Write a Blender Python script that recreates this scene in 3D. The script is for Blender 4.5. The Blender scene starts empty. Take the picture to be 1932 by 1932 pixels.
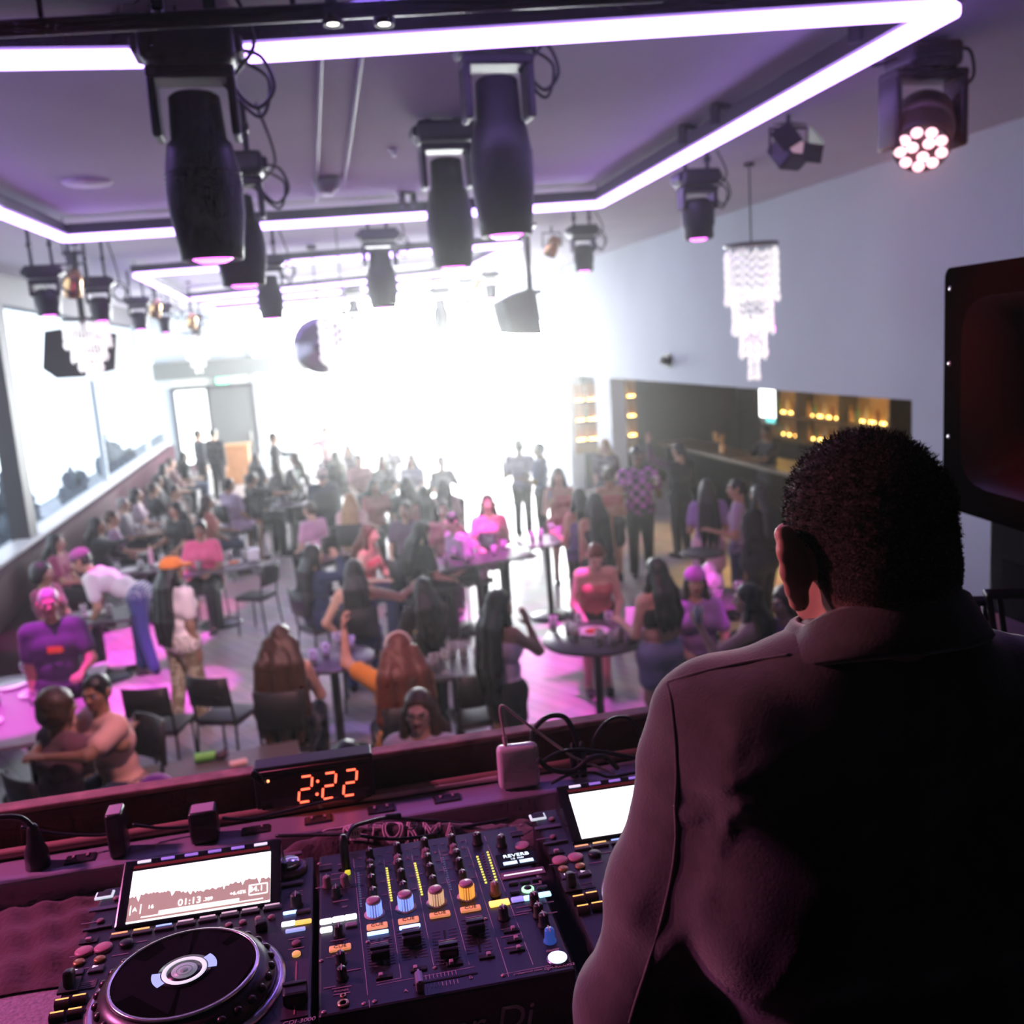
import bpy, bmesh, math, random
import numpy as np
from mathutils import Vector, Matrix, Euler
random.seed(7); RNG = np.random.default_rng(7)
SC = bpy.context.scene; COL = SC.collection
R = math.radians; PI = math.pi
# ------------------------------------------------------------------ camera
CF, CYAW, CPIT, CROLL, CH = 1841.0, .2068, .1747, -.0682, 3.5
_f = Vector((math.sin(CYAW)*math.cos(CPIT), math.cos(CYAW)*math.cos(CPIT), -math.sin(CPIT)))
_r0 = Vector((math.cos(CYAW), -math.sin(CYAW), 0)); _u0 = _r0.cross(_f)
_r = _r0*math.cos(CROLL)+_u0*math.sin(CROLL); _u = -_r0*math.sin(CROLL)+_u0*math.cos(CROLL)
EYE = Vector((0, 0, CH))
def ray(px, py): return _f+_r*((px-966)/CF)-_u*((py-966)/CF)
def WZ(px, py, z): d = ray(px, py); return EYE+d*((z-CH)/d.z)
def WY(px, py, y): d = ray(px, py); return EYE+d*(y/d.y)
def WX(px, py, x): d = ray(px, py); return EYE+d*(x/d.x)
cd = bpy.data.cameras.new('camera'); cam = bpy.data.objects.new('camera', cd); COL.objects.link(cam)
m3 = Matrix((_r, _u, -_f)).transposed(); cam.matrix_world = Matrix.Translation(EYE) @ m3.to_4x4()
cd.sensor_fit = 'HORIZONTAL'; cd.sensor_width = 24; cd.lens = CF/1932*24; cd.clip_start = .05; cd.clip_end = 200
cd.dof.use_dof = True; cd.dof.focus_distance = 1.25; cd.dof.aperture_fstop = 3.1
SC.camera = cam
SC.view_settings.view_transform = 'Standard'; SC.view_settings.look = 'None'; SC.view_settings.gamma = 1
SC.view_settings.exposure = 0.0
try: SC.view_settings.use_curve_mapping = False
except Exception: pass
# ------------------------------------------------------------------ materials
_MC = {}
def mat(name, col=(.5, .5, .5), rough=.5, metal=0, emit=None, es=0, spec=.5, noise=None, bump=None, coat=0, sheen=0, trans=0, alpha=1):
    """principled material; noise=(scale, amount), bump=(scale, strength)"""
    if name in _MC: return _MC[name]
    m = bpy.data.materials.new(name); m.use_nodes = True; nt = m.node_tree; b = nt.nodes['Principled BSDF']
    c = (*col, 1)
    b.inputs['Base Color'].default_value = c; b.inputs['Roughness'].default_value = rough
    b.inputs['Metallic'].default_value = metal; b.inputs['Specular IOR Level'].default_value = spec
    b.inputs['Coat Weight'].default_value = coat; b.inputs['Sheen Weight'].default_value = sheen
    b.inputs['Transmission Weight'].default_value = trans; b.inputs['Alpha'].default_value = alpha
    if emit: b.inputs['Emission Color'].default_value = (*emit, 1); b.inputs['Emission Strength'].default_value = es
    if noise or bump:
        tc = nt.nodes.new('ShaderNodeTexCoord')
    if noise:
        n = nt.nodes.new('ShaderNodeTexNoise'); n.inputs['Scale'].default_value = noise[0]; n.inputs['Detail'].default_value = 4
        nt.links.new(tc.outputs['Object'], n.inputs['Vector'])
        cr = nt.nodes.new('ShaderNodeValToRGB'); a = noise[1]
        cr.color_ramp.elements[0].color = (*[max(0, v*(1-a)) for v in col], 1); cr.color_ramp.elements[1].color = (*[min(1, v*(1+a)) for v in col], 1)
        cr.color_ramp.elements[0].position = .3; cr.color_ramp.elements[1].position = .7
        nt.links.new(n.outputs['Fac'], cr.inputs['Fac']); nt.links.new(cr.outputs['Color'], b.inputs['Base Color'])
    if bump:
        n2 = nt.nodes.new('ShaderNodeTexNoise'); n2.inputs['Scale'].default_value = bump[0]; n2.inputs['Detail'].default_value = 5
        nt.links.new(tc.outputs['Object'], n2.inputs['Vector'])
        bp = nt.nodes.new('ShaderNodeBump'); bp.inputs['Strength'].default_value = bump[1]; bp.inputs['Distance'].default_value = .01
        nt.links.new(n2.outputs['Fac'], bp.inputs['Height']); nt.links.new(bp.outputs['Normal'], b.inputs['Normal'])
    _MC[name] = m; return m
# ------------------------------------------------------------------ mesh builder
class MB:
    def __init__(s): s.v = []; s.f = []; s.mi = []; s.sm = []; s.M = Matrix(); s.cur = 0
    def add(s, vs, fs, smooth=False):
        o = len(s.v); M = s.M
        s.v += [tuple(M @ Vector(p)) for p in vs]; s.f += [tuple(i+o for i in f) for f in fs]
        s.mi += [s.cur]*len(fs); s.sm += [smooth]*len(fs); return s
    def np(s, vs, fs, mi=None, smooth=True):
        o = len(s.v); s.v += [tuple(p) for p in np.asarray(vs).tolist()]; F = (np.asarray(fs)+o).tolist()
        s.f += [tuple(f) for f in F]; s.mi += list(mi) if mi is not None else [s.cur]*len(F); s.sm += [smooth]*len(F); return s
    def box(s, c, d, rot=None, bev=0, seg=2):
        if bev > 0:
            bm = bmesh.new(); bmesh.ops.create_cube(bm, size=1)
            for v in bm.verts: v.co = Vector((v.co.x*d[0], v.co.y*d[1], v.co.z*d[2]))
            bmesh.ops.bevel(bm, geom=bm.edges[:], offset=min(bev, min(d)*.49), segments=seg, affect='EDGES', profile=.5)
            vs = [v.co.copy() for v in bm.verts]; bm.verts.index_update(); fs = [[v.index for v in f.verts] for f in bm.faces]; bm.free()
        else:
            x, y, z = d[0]/2, d[1]/2, d[2]/2
            vs = [Vector(p) for p in ((-x,-y,-z),(x,-y,-z),(x,y,-z),(-x,y,-z),(-x,-y,z),(x,-y,z),(x,y,z),(-x,y,z))]
            fs = [(3,2,1,0),(4,5,6,7),(0,1,5,4),(1,2,6,5),(2,3,7,6),(3,0,4,7)]
        if rot is not None:
            q = rot if isinstance(rot, Matrix) else Euler(rot).to_matrix(); vs = [q @ v for v in vs]
        c = Vector(c); return s.add([v+c for v in vs], fs, bev > 0 and seg > 2)
    def cyl(s, a, b, ra, rb=None, n=16, caps=True, smooth=True):
        a, b = Vector(a), Vector(b); rb = ra if rb is None else rb; ax = (b-a).normalized()
        x = ax.orthogonal().normalized(); y = ax.cross(x); vs = []
        for i in range(n):
            t = 2*PI*i/n; vs.append(a+(x*math.cos(t)+y*math.sin(t))*ra)
        for i in range(n):
            t = 2*PI*i/n; vs.append(b+(x*math.cos(t)+y*math.sin(t))*rb)
        s.add(vs, [(i, (i+1)%n, n+(i+1)%n, n+i) for i in range(n)], smooth)
        if caps: s.add(vs[:n], [tuple(range(n))[::-1]]); s.add(vs[n:], [tuple(range(n))])
        return s
    def lathe(s, prof, c=(0,0,0), n=24, q=None, smooth=True, caps=True):
        c = Vector(c); vs = []; fs = []
        for (r, z) in prof:
            for i in range(n):
                p = Vector((r*math.cos(2*PI*i/n), r*math.sin(2*PI*i/n), z)); vs.append(c+(q @ p if q is not None else p))
        for k in range(len(prof)-1):
            for i in range(n): fs.append((k*n+i, k*n+(i+1)%n, (k+1)*n+(i+1)%n, (k+1)*n+i))
        if caps and prof[0][0] > 1e-6: fs.append(tuple(range(n))[::-1])
        if caps and prof[-1][0] > 1e-6: fs.append(tuple((len(prof)-1)*n+i for i in range(n)))
        return s.add(vs, fs, smooth)
    def tube(s, path, r, n=8, closed=False):
        P = [Vector(p) for p in path]; L = len(P); vs = []; fs = []; rr = r if isinstance(r, (list, tuple)) else [r]*L
        t0 = (P[1]-P[0]).normalized(); x = t0.orthogonal().normalized()
        for i in range(L):
            t = ((P[(i+1)%L]-P[i-1]) if closed else (P[min(i+1, L-1)]-P[max(i-1, 0)])).normalized()
            x = (x-t*x.dot(t)).normalized(); y = t.cross(x)
            vs += [P[i]+(x*math.cos(2*PI*k/n)+y*math.sin(2*PI*k/n))*rr[i] for k in range(n)]
        for i in range(L if closed else L-1):
            j = (i+1)%L
            fs += [(i*n+k, i*n+(k+1)%n, j*n+(k+1)%n, j*n+k) for k in range(n)]
        if not closed: fs += [tuple(range(n))[::-1], tuple((L-1)*n+k for k in range(n))]
        return s.add(vs, fs, True)
    def prism(s, poly, z0, z1):
        n = len(poly); vs = [(p[0], p[1], z0) for p in poly]+[(p[0], p[1], z1) for p in poly]
        return s.add(vs, [tuple(range(n))[::-1], tuple(range(n, 2*n))]+[(i, (i+1)%n, n+(i+1)%n, n+i) for i in range(n)])
    def sphere(s, c, r, n=16, m=10, sc=(1,1,1)):
        vs = []; fs = []
        for j in range(m+1):
            for i in range(n):
                a, b = 2*PI*i/n, PI*j/m; vs.append((c[0]+r*sc[0]*math.sin(b)*math.cos(a), c[1]+r*sc[1]*math.sin(b)*math.sin(a), c[2]-r*sc[2]*math.cos(b)))
        for j in range(m):
            for i in range(n): fs.append((j*n+i, j*n+(i+1)%n, (j+1)*n+(i+1)%n, (j+1)*n+i))
        return s.add(vs, fs, True)
    def mesh(s, name, mats):
        me = bpy.data.meshes.new(name); me.from_pydata(s.v, [], s.f)
        for m in (mats if isinstance(mats, (list, tuple)) else [mats]): me.materials.append(m)
        me.polygons.foreach_set('use_smooth', s.sm); me.polygons.foreach_set('material_index', s.mi); me.update(); return me
def smooth_path(P, k=8, closed=False):
    P = [Vector(p) for p in P]; out = []; L = len(P)
    for i in range(L if closed else L-1):
        a, b, c, d = (P[(i-1)%L], P[i], P[(i+1)%L], P[(i+2)%L]) if closed else (P[max(i-1, 0)], P[i], P[i+1], P[min(i+2, L-1)])
        for j in range(k):
            t = j/k; out.append(.5*((2*b)+(c-a)*t+(2*a-5*b+4*c-d)*t*t+(-a+3*b-3*c+d)*t**3))
    if not closed: out.append(P[-1])
    return out
# ------------------------------------------------------------------ objects
def thing(name, label, cat, loc=(0,0,0), rz=0, group=None):
    o = bpy.data.objects.new(name, None); COL.objects.link(o); o.empty_display_size = .1
    o.location = loc; o.rotation_euler = (0, 0, rz); o['label'] = label; o['category'] = cat
    if group: o['group'] = group
    return o
def obj(name, me, parent=None, m=None, loc=None, rz=None):
    if isinstance(me, MB): me = me.mesh(name, m)
    o = bpy.data.objects.new(name, me); COL.objects.link(o)
    if parent is not None: o.parent = parent
    if loc is not None: o.location = loc
    if rz is not None: o.rotation_euler = (0, 0, rz)
    return o
def tag(o, label, cat, group=None):
    o['label'] = label; o['category'] = cat
    if group: o['group'] = group
    return o
def struct(name, mb, m): o = obj(name, mb, None, m); o['kind'] = 'structure'; return o
def dup(root, loc, rz=None, label=None, group=None, scale=None):
    r = root.copy(); COL.objects.link(r); r.location = loc
    if rz is not None: r.rotation_euler = (0, 0, rz)
    if label: r['label'] = label
    if group: r['group'] = group
    if scale: r.scale = (scale,)*3
    for ch in list(root.children):
        c = ch.copy(); COL.objects.link(c); c.parent = r
        for g in list(ch.children):
            d = g.copy(); COL.objects.link(d); d.parent = c
    return r
def text_mb(s, size, thick=.0006, shear=0, bevel=0, outline=False):
    cu = bpy.data.curves.new('t', 'FONT'); cu.body = s; cu.size = size; cu.extrude = thick; cu.shear = shear; cu.align_x = 'CENTER'; cu.align_y = 'CENTER'
    if outline: cu.fill_mode = 'NONE'; cu.bevel_depth = bevel; cu.extrude = 0
    o = bpy.data.objects.new('t', cu); COL.objects.link(o); bpy.context.view_layer.update()
    me = bpy.data.meshes.new_from_object(o.evaluated_get(bpy.context.evaluated_depsgraph_get()))
    vs = [v.co.copy() for v in me.vertices]; fs = [tuple(p.vertices) for p in me.polygons]
    bpy.data.objects.remove(o); bpy.data.curves.remove(cu); bpy.data.meshes.remove(me); return vs, fs
def spot(name, loc, aim, col, power, angle, blend=.4, rad=.05):
    l = bpy.data.lights.new(name, 'SPOT'); l.color = col; l.energy = power; l.spot_size = R(angle); l.spot_blend = blend; l.shadow_soft_size = rad
    o = bpy.data.objects.new(name, l); COL.objects.link(o); o.location = loc
    o.rotation_euler = (Vector(aim)-Vector(loc)).to_track_quat('-Z', 'Y').to_euler(); return o
def area(name, loc, aim, col, power, sx, sy):
    l = bpy.data.lights.new(name, 'AREA'); l.color = col; l.energy = power; l.shape = 'RECTANGLE'; l.size = sx; l.size_y = sy
    o = bpy.data.objects.new(name, l); COL.objects.link(o); o.location = loc
    o.rotation_euler = (Vector(aim)-Vector(loc)).to_track_quat('-Z', 'Y').to_euler(); return o
def point(name, loc, col, power, rad=.05):
    l = bpy.data.lights.new(name, 'POINT'); l.color = col; l.energy = power; l.shadow_soft_size = rad
    o = bpy.data.objects.new(name, l); COL.objects.link(o); o.location = loc; return o
# ------------------------------------------------------------------ implicit surfaces
def surfnets(F, o, h):
    S = F < 0; nx, ny, nz = F.shape
    c = [(i, j, k) for i in (0, 1) for j in (0, 1) for k in (0, 1)]
    sl = lambda A, t: A[t[0]:nx-1+t[0], t[1]:ny-1+t[1], t[2]:nz-1+t[2]]
    cnt = np.zeros((nx-1, ny-1, nz-1), np.int8)
    for t in c: cnt += sl(S, t)
    act = np.argwhere((cnt > 0) & (cnt < 8))
    idx = -np.ones((nx-1, ny-1, nz-1), np.int64); idx[act[:, 0], act[:, 1], act[:, 2]] = np.arange(len(act))
    V = np.stack([F[act[:, 0]+t[0], act[:, 1]+t[1], act[:, 2]+t[2]] for t in c], 1); C = np.array(c, float)
    acc = np.zeros((len(act), 3)); n = np.zeros(len(act))
    for a in range(8):
        for b in range(a+1, 8):
            if np.abs(C[a]-C[b]).sum() != 1: continue
            mk = (V[:, a] < 0) != (V[:, b] < 0); t = V[mk, a]/(V[mk, a]-V[mk, b])
            acc[mk] += C[a]+(C[b]-C[a])*t[:, None]; n[mk] += 1
    verts = (act+acc/n[:, None])*h+o; Q = []
    for ax in range(3):
        t = [0, 0, 0]; t[ax] = 1; A = S[:nx-t[0], :ny-t[1], :nz-t[2]]; B = S[t[0]:, t[1]:, t[2]:]
        e = np.argwhere(A != B); b1, b2 = (ax+1) % 3, (ax+2) % 3
        ok = (e[:, b1] > 0) & (e[:, b2] > 0) & (e[:, b1] < F.shape[b1]-1) & (e[:, b2] < F.shape[b2]-1); e = e[ok]
        d1 = np.eye(3, dtype=int)[b1]; d2 = np.eye(3, dtype=int)[b2]
        g = lambda x: idx[x[:, 0], x[:, 1], x[:, 2]]
        q = np.stack([g(e-d1-d2), g(e-d2), g(e), g(e-d1)], 1)
        neg = A[e[:, 0], e[:, 1], e[:, 2]]; q[~neg] = q[~neg][:, ::-1]; Q.append(q)
    return verts, np.concatenate(Q)
def sdf_mesh(prims, h, k=.03, disp=None):
    """prims: ('c',a,b,ra,rb[,op]) tapered capsule; ('e',c,radii,R[,op]) ellipsoid; ('h',p,n) cut the half space n.(x-p)>0"""
    lo = np.full(3, 1e9); hi = -lo
    for p in prims:
        if (isinstance(p[-1], str) and p[-1] == 'sub') or p[0] == 'h': continue
        if p[0] == 'c':
            for q, r in ((p[1], p[3]), (p[2], p[4])): q = np.array(q); lo = np.minimum(lo, q-r); hi = np.maximum(hi, q+r)
        else: r = max(p[2]); q = np.array(p[1]); lo = np.minimum(lo, q-r); hi = np.maximum(hi, q+r)
    lo -= 3*h+k*.3; hi += 3*h+k*.3; n = np.ceil((hi-lo)/h).astype(int)+1
    ax = [(lo[i]+h*np.arange(n[i])).astype(np.float32) for i in range(3)]
    F = np.full(n, .3, np.float32)
    for p in prims:
        sub = isinstance(p[-1], str) and p[-1] == 'sub'
        if p[0] == 'h':
            q, nn = np.array(p[1]), np.array(p[2]); d = (ax[0][:, None, None]-q[0])*nn[0]+(ax[1][None, :, None]-q[1])*nn[1]+(ax[2][None, None, :]-q[2])*nn[2]
            F = np.maximum(F, d.astype(np.float32)); continue
        if p[0] == 'c':
            a, b = np.array(p[1], float), np.array(p[2], float); m = max(p[3], p[4]); l2, h2 = np.minimum(a, b)-m, np.maximum(a, b)+m
        else: a = np.array(p[1], float); m = max(p[2]); l2, h2 = a-m, a+m
        pad = k+3*h; i0 = np.maximum(((l2-pad-lo)/h).astype(int), 0); i1 = np.minimum(((h2+pad-lo)/h).astype(int)+2, n)
        if (i1 <= i0).any(): continue
        X = ax[0][i0[0]:i1[0], None, None]; Y = ax[1][None, i0[1]:i1[1], None]; Z = ax[2][None, None, i0[2]:i1[2]]
        if p[0] == 'c':
            ab = b-a; L = max(float(ab @ ab), 1e-9)
            t = np.clip(((X-a[0])*ab[0]+(Y-a[1])*ab[1]+(Z-a[2])*ab[2])/L, 0, 1)
            d = np.sqrt((X-a[0]-t*ab[0])**2+(Y-a[1]-t*ab[1])**2+(Z-a[2]-t*ab[2])**2)-(p[3]+(p[4]-p[3])*t)
        else:
            r = np.array(p[2]); Q = p[3] if p[3] is not None else np.eye(3); dx, dy, dz = X-a[0], Y-a[1], Z-a[2]
            e = [(dx*Q[0, j]+dy*Q[1, j]+dz*Q[2, j])/r[j] for j in range(3)]
            k0 = np.sqrt(e[0]**2+e[1]**2+e[2]**2); k1 = np.sqrt((e[0]/r[0])**2+(e[1]/r[1])**2+(e[2]/r[2])**2)+1e-6
            d = k0*(k0-1)/k1
        s = (slice(i0[0], i1[0]), slice(i0[1], i1[1]), slice(i0[2], i1[2])); f = F[s]
        kk = k
        if sub: d = -d; hh = np.clip(.5-.5*(d-f)/kk*-1, 0, 1); hh = np.clip(.5+.5*(d-f)/kk, 0, 1); F[s] = f+(d-f)*hh+kk*hh*(1-hh)
        else: hh = np.clip(.5+.5*(f-d)/kk, 0, 1); F[s] = f+(d-f)*hh-kk*hh*(1-hh)
    if disp is not None:
        X, Y, Z = np.meshgrid(*ax, indexing='ij'); F = F+disp(X, Y, Z).astype(np.float32)
    return surfnets(F, lo, h)
def rotm(x=0, y=0, z=0): return np.array(Euler((x, y, z)).to_matrix())
# ================================================================== the setting
XL, XR, YF, YB, ZC = -4.2, 6.0, 32.0, -2.5, 5.0
def floor_mat():
    m = mat('floor_wood', (.42, .38, .38), .34, spec=.5); nt = m.node_tree; b = nt.nodes['Principled BSDF']
    tc = nt.nodes.new('ShaderNodeTexCoord'); br = nt.nodes.new('ShaderNodeTexBrick'); br.inputs['Scale'].default_value = 1
    br.inputs['Brick Width'].default_value = 1.3; br.inputs['Row Height'].default_value = .16; br.inputs['Mortar Size'].default_value = .004
    br.inputs['Color1'].default_value = (.56, .50, .49, 1); br.inputs['Color2'].default_value = (.42, .38, .37, 1); br.inputs['Mortar'].default_value = (.1, .09, .09, 1)
    mp = nt.nodes.new('ShaderNodeMapping'); mp.inputs['Rotation'].default_value = (0, 0, R(62))
    nt.links.new(tc.outputs['Object'], mp.inputs['Vector']); nt.links.new(mp.outputs['Vector'], br.inputs['Vector'])
    n = nt.nodes.new('ShaderNodeTexNoise'); n.inputs['Scale'].default_value = 3; nt.links.new(tc.outputs['Object'], n.inputs['Vector'])
    mx = nt.nodes.new('ShaderNodeMixRGB'); mx.blend_type = 'MULTIPLY'; mx.inputs[0].default_value = .5
    nt.links.new(br.outputs['Color'], mx.inputs[1]); nt.links.new(n.outputs['Color'], mx.inputs[2]); nt.links.new(mx.outputs[0], b.inputs['Base Color']); return m
M_wall = mat('wall_plaster', (.58, .65, .70), .75, noise=(.6, .06), bump=(30, .08))
M_ceil = mat('ceiling_plaster', (.47, .44, .52), .85, noise=(.5, .08), bump=(18, .08))
M_dark = mat('dark_paint', (.035, .03, .04), .6)
M_blk = mat('black_metal', (.018, .018, .02), .42)
M_beam = mat('beam_paint', (.16, .17, .16), .7)
M_win = mat('window_daylight', (.9, .95, 1), .4, emit=(.88, .95, 1), es=1.5)
M_winf = mat('window_street', (.95, 1, .98), .4, emit=(.95, 1, .98), es=46)
M_shade = mat('window_shade', (.9, .9, .9), .6, emit=(.94, 1, .97), es=2.4)
def slab(x0, x1, y0, y1, z0, z1, mb=None): mb = mb or MB(); return mb.box(((x0+x1)/2, (y0+y1)/2, (z0+z1)/2), (abs(x1-x0), abs(y1-y0), abs(z1-z0)))
struct('floor', slab(XL-.3, 10.5, YB, YF+.3, -.2, 0), floor_mat())
struct('ceiling', slab(XL-.3, XR+.3, YB, YF+.3, ZC, ZC+.1), M_ceil)
# left wall: solid low wall and head band, tall daylight windows between, dark posts
struct('wall_left', slab(XL-.3, XL, YB, YF, 0, 1.0), M_wall)
struct('wall_left_header', slab(XL-.3, XL, YB, YF, 4.54, ZC), M_dark)
struct('wall_left_front', slab(XL-.3, XL, YB, 9.2, 1.0, 4.54), M_dark)
ys = [9.2, 15.55, 22.5, 29.0, 32.0]
def pane_mat():
    m = bpy.data.materials.new('window_pane'); m.use_nodes = True; n_ = m.node_tree; n_.nodes.clear(); o = n_.nodes.new('ShaderNodeOutputMaterial'); mx = n_.nodes.new('ShaderNodeMixShader'); a = n_.nodes.new('ShaderNodeBsdfTransparent'); g = n_.nodes.new('ShaderNodeBsdfGlossy'); mx.inputs[0].default_value = .06; g.inputs['Roughness'].default_value = .05
    a.inputs[0].default_value = (.96, .98, 1, 1); n_.links.new(a.outputs[0], mx.inputs[1]); n_.links.new(g.outputs[0], mx.inputs[2]); n_.links.new(mx.outputs[0], o.inputs[0]); return m
M_pane = pane_mat()
struct('sky', slab(-7.3, -7.2, 2, 70, -1, 9), mat('sky_daylight', (.9, .95, 1), .6, emit=(.86, .94, 1), es=1.9))
struct('pavement', slab(-7.2, XL-.3, 2, 70, -.3, -.1), mat('pavement_grey', (.42, .47, .55), .8, noise=(2, .15)))
M_shrub = mat('shrub_leaf', (.05, .07, .10), .8, noise=(9, .4)); rsh = random.Random(4)
for i, (px, py, hgt) in enumerate(((205, 868, 1.5), (140, 935, 1.1), (20, 1010, 1.6), (250, 880, .8), (60, 985, 1.2))):
    c = WX(px, py, -5.4); q_ = [('e', (rsh.uniform(-.25, .25), rsh.uniform(-.3, .3), rsh.uniform(.25, .8)*hgt), (.15, .16, .22), None) for _ in range(9)]+[('c', (0, 0, 0), (0, 0, hgt), .2, .05)]
    vv, ff = sdf_mesh(q_, .045, .08, lambda X, Y, Z: .05*np.sin(23*X+2)*np.sin(21*Y)*np.sin(19*Z)); b_ = MB(); b_.np(vv, ff, smooth=False); zs = min(v_[2] for v_ in b_.v)
    tag(obj('shrub', b_, None, M_shrub, loc=(c.x, c.y, -.1-zs)), ('tall narrow shrub outside the left windows, middle of the wall', 'small low shrub outside left of the tall one', 'broad shrub outside the window before the dark post', 'lowest shrub outside, farthest along the window wall', 'shrub outside right behind the dark post')[i], 'shrub', 'shrubs outside the left windows')
for i in range(4): struct('window_%d' % (i+1), slab(XL-.16, XL-.1, ys[i]+.0, ys[i+1]-.0, 1.0, 4.54), M_pane)
for i, y in enumerate(ys[1:4]): struct('trim_%d' % (i+1), slab(XL-.1, XL+.16, y-.22, y+.22, 1.0, ZC), M_dark) if i == 0 else struct('trim_%d' % (i+1), slab(XL-.1, XL+.02, y-.05, y+.05, 1.0, 4.54), M_wall)
struct('window_sill', slab(XL-.05, XL+.26, 9.2, 31.6, 1.02, 1.1), mat('sill', (.8, .8, .82), .35))
# far wall
struct('wall_far', slab(XL, -1.35, YF, YF+.3, 3.55, ZC), M_wall)
struct('wall_far_pier', slab(XL, -3.75, YF, YF+.3, 0, 3.55), M_wall)
struct('wall_far_base', slab(-1.35, XR, YF, YF+.3, 0, .9), M_wall)
struct('beam_far', slab(XL, 1.2, YF-.5, YF-.02, 2.98, 3.5), M_beam)
struct('wall_far_transom', slab(-3.75, -1.35, YF, YF+.3, 2.66, 3.55), mat('pale_panel', (.75, .78, .72), .6))
struct('door_1', slab(-3.7, -2.75, YF+.05, YF+.12, 0, 2.62), M_shade)
d2 = struct('door_2', slab(-2.68, -1.4, YF-.05, YF+.05, 0, 2.62), mat('door_grey', (.12, .125, .12), .5))
hd = MB(); hd.box((-1.55, YF-.1, 1.05), (.04, .05, .3), bev=.01); obj('door_handle', hd, d2, mat('steel', (.6, .6, .6), .3, 1))
dfm = MB()
for x in (-3.75, -2.71, -1.36): slab(x-.04, x+.04, YF-.08, YF+.02, 0, 2.7, dfm)
slab(-3.79, -1.32, YF-.08, YF+.02, 2.62, 2.72, dfm); struct('door_frame', dfm, M_dark)
struct('window_5', slab(-1.3, 1.75, YF+.1, YF+.16, .9, 3.5), M_shade)
struct('window_6', slab(-1.3, 1.75, YF+.1, YF+.16, 3.5, 4.9), mat('window_upper', (1, 1, 1), .4, emit=(.97, 1, .98), es=5))
struct('window_7', slab(1.75, XR, YF+.1, YF+.16, .9, 4.9), M_winf)
for i, (x, w) in enumerate(((-1.3, .16), (.35, .05), (1.75, .1), (5.5, .2))): struct('trim_%d' % (i+4), slab(x-w/2, x+w/2, YF-.05, YF+.1, .9, 4.9), mat('mullion', (.42, .44, .44), .6))
# right wall with the bar openings below a white bulkhead
struct('wall_right', slab(XR, XR+.3, YB, 21.6, 2.63, ZC), M_wall)
struct('wall_right_near', slab(XR, XR+.3, YB, 8.74, 0, 2.63), M_wall)
struct('wall_right_far', slab(XR, XR+.3, 21.6, YF, 3.9, ZC), M_wall)
struct('wall_right_base', slab(XR, XR+.3, 21.6, YF, 0, .8), M_wall)
struct('window_8', slab(XR+.12, XR+.18, 21.6, YF, .8, 3.9), M_winf)
struct('trim_8', slab(XR-.02, XR+.3, 21.5, 21.75, 0, ZC), M_wall)
struct('pillar_bar', slab(XR, XR+.3, 18.44, 19.41, 0, 2.63), M_wall)
M_bar = mat('bar_interior', (.05, .045, .035), .7)
struct('bar_ceiling', slab(XR+.3, 10.2, 8.0, 21.6, 2.63, 2.75), M_bar)
struct('wall_bar', slab(10.2, 10.4, 8.0, 21.8, 0, 2.75), M_bar)
struct('wall_bar_near', slab(XR+.3, 10.2, 7.9, 8.05, 0, 2.75), M_bar)
struct('wall_bar_far', slab(XR+.3, 10.2, 21.65, 21.8, 0, 2.75), M_bar)
struct('wall_front', slab(XL-.3, XR+.3, YB-.2, YB, 0, ZC), M_dark)
# DJ platform
ZB = 1.63
struct('platform_floor', slab(-3.2, 3.4, YB, 1.95, ZB-.2, ZB), mat('stage_floor', (.03, .028, .03), .6))
struct('platform_front', slab(-3.2, 3.4, 1.85, 1.95, 0, ZB-.2), M_dark)
# haze in the room
w = bpy.data.worlds.new('room_haze'); SC.world = w; w.use_nodes = True; nt = w.node_tree
nt.nodes['Background'].inputs[0].default_value = (.02, .02, .03, 1); nt.nodes['Background'].inputs[1].default_value = 1
vs = nt.nodes.new('ShaderNodeVolumeScatter'); vs.inputs['Density'].default_value = .0062; vs.inputs['Anisotropy'].default_value = .88; vs.inputs['Color'].default_value = (1, 1, 1, 1)
nt.links.new(vs.outputs[0], nt.nodes['World Output'].inputs['Volume'])
SC.cycles.volume_bounces = 0; SC.cycles.max_bounces = 5; SC.cycles.diffuse_bounces = 2; SC.cycles.glossy_bounces = 2
SC.cycles.use_denoising = True; SC.cycles.use_adaptive_sampling = True; SC.cycles.adaptive_threshold = .05; SC.cycles.adaptive_min_samples = 12; SC.cycles.sample_clamp_indirect = 6; SC.cycles.caustics_reflective = False; SC.cycles.caustics_refractive = False
# ================================================================== LED frames hung below the ceiling
ZL = 4.8
M_led = mat('led_diffuser', (.8, .75, .9), .5, emit=(.46, .26, 1.0), es=9)
def led_frame(verts, label, loc0, closed=True, zc=ZL, sz=.085):
    t = thing('led_tube_light', label, 'light frame', (loc0[0], loc0[1], zc), 0, 'purple led frames under the ceiling')
    V = [Vector((x-loc0[0], y-loc0[1], 0)) for x, y in verts]; n = len(V)
    for i in range(n if closed else n-1):
        a, b = V[i], V[(i+1) % n]; d = (b-a); L = d.length; ang = math.atan2(d.y, d.x); c = (a+b)/2
        hb = MB(); hb.box((c.x, c.y, .075), (L+.06, sz+.03, .1), rot=(0, 0, ang)); hs = obj('bar_housing', hb, t, M_blk)
        db = MB(); db.box((c.x, c.y, -.01), (L, sz, .065), rot=(0, 0, ang), bev=.02, seg=3); obj('diffuser', db, hs, M_led)
    for v in V:
        wb = MB(); wb.cyl((v.x, v.y, .1), (v.x, v.y, ZC-zc), .006, n=6); obj('hanger_wire', wb, t, M_blk)
    return t
led_frame([(-2.2, 4.72), (-.342, 4.678), (2.969, 4.035), (3.193, 9.876), (-2.109, 10.829), (-2.206, 8.949)], 'large purple led tube frame nearest the dj booth', (0, 7))
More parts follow.
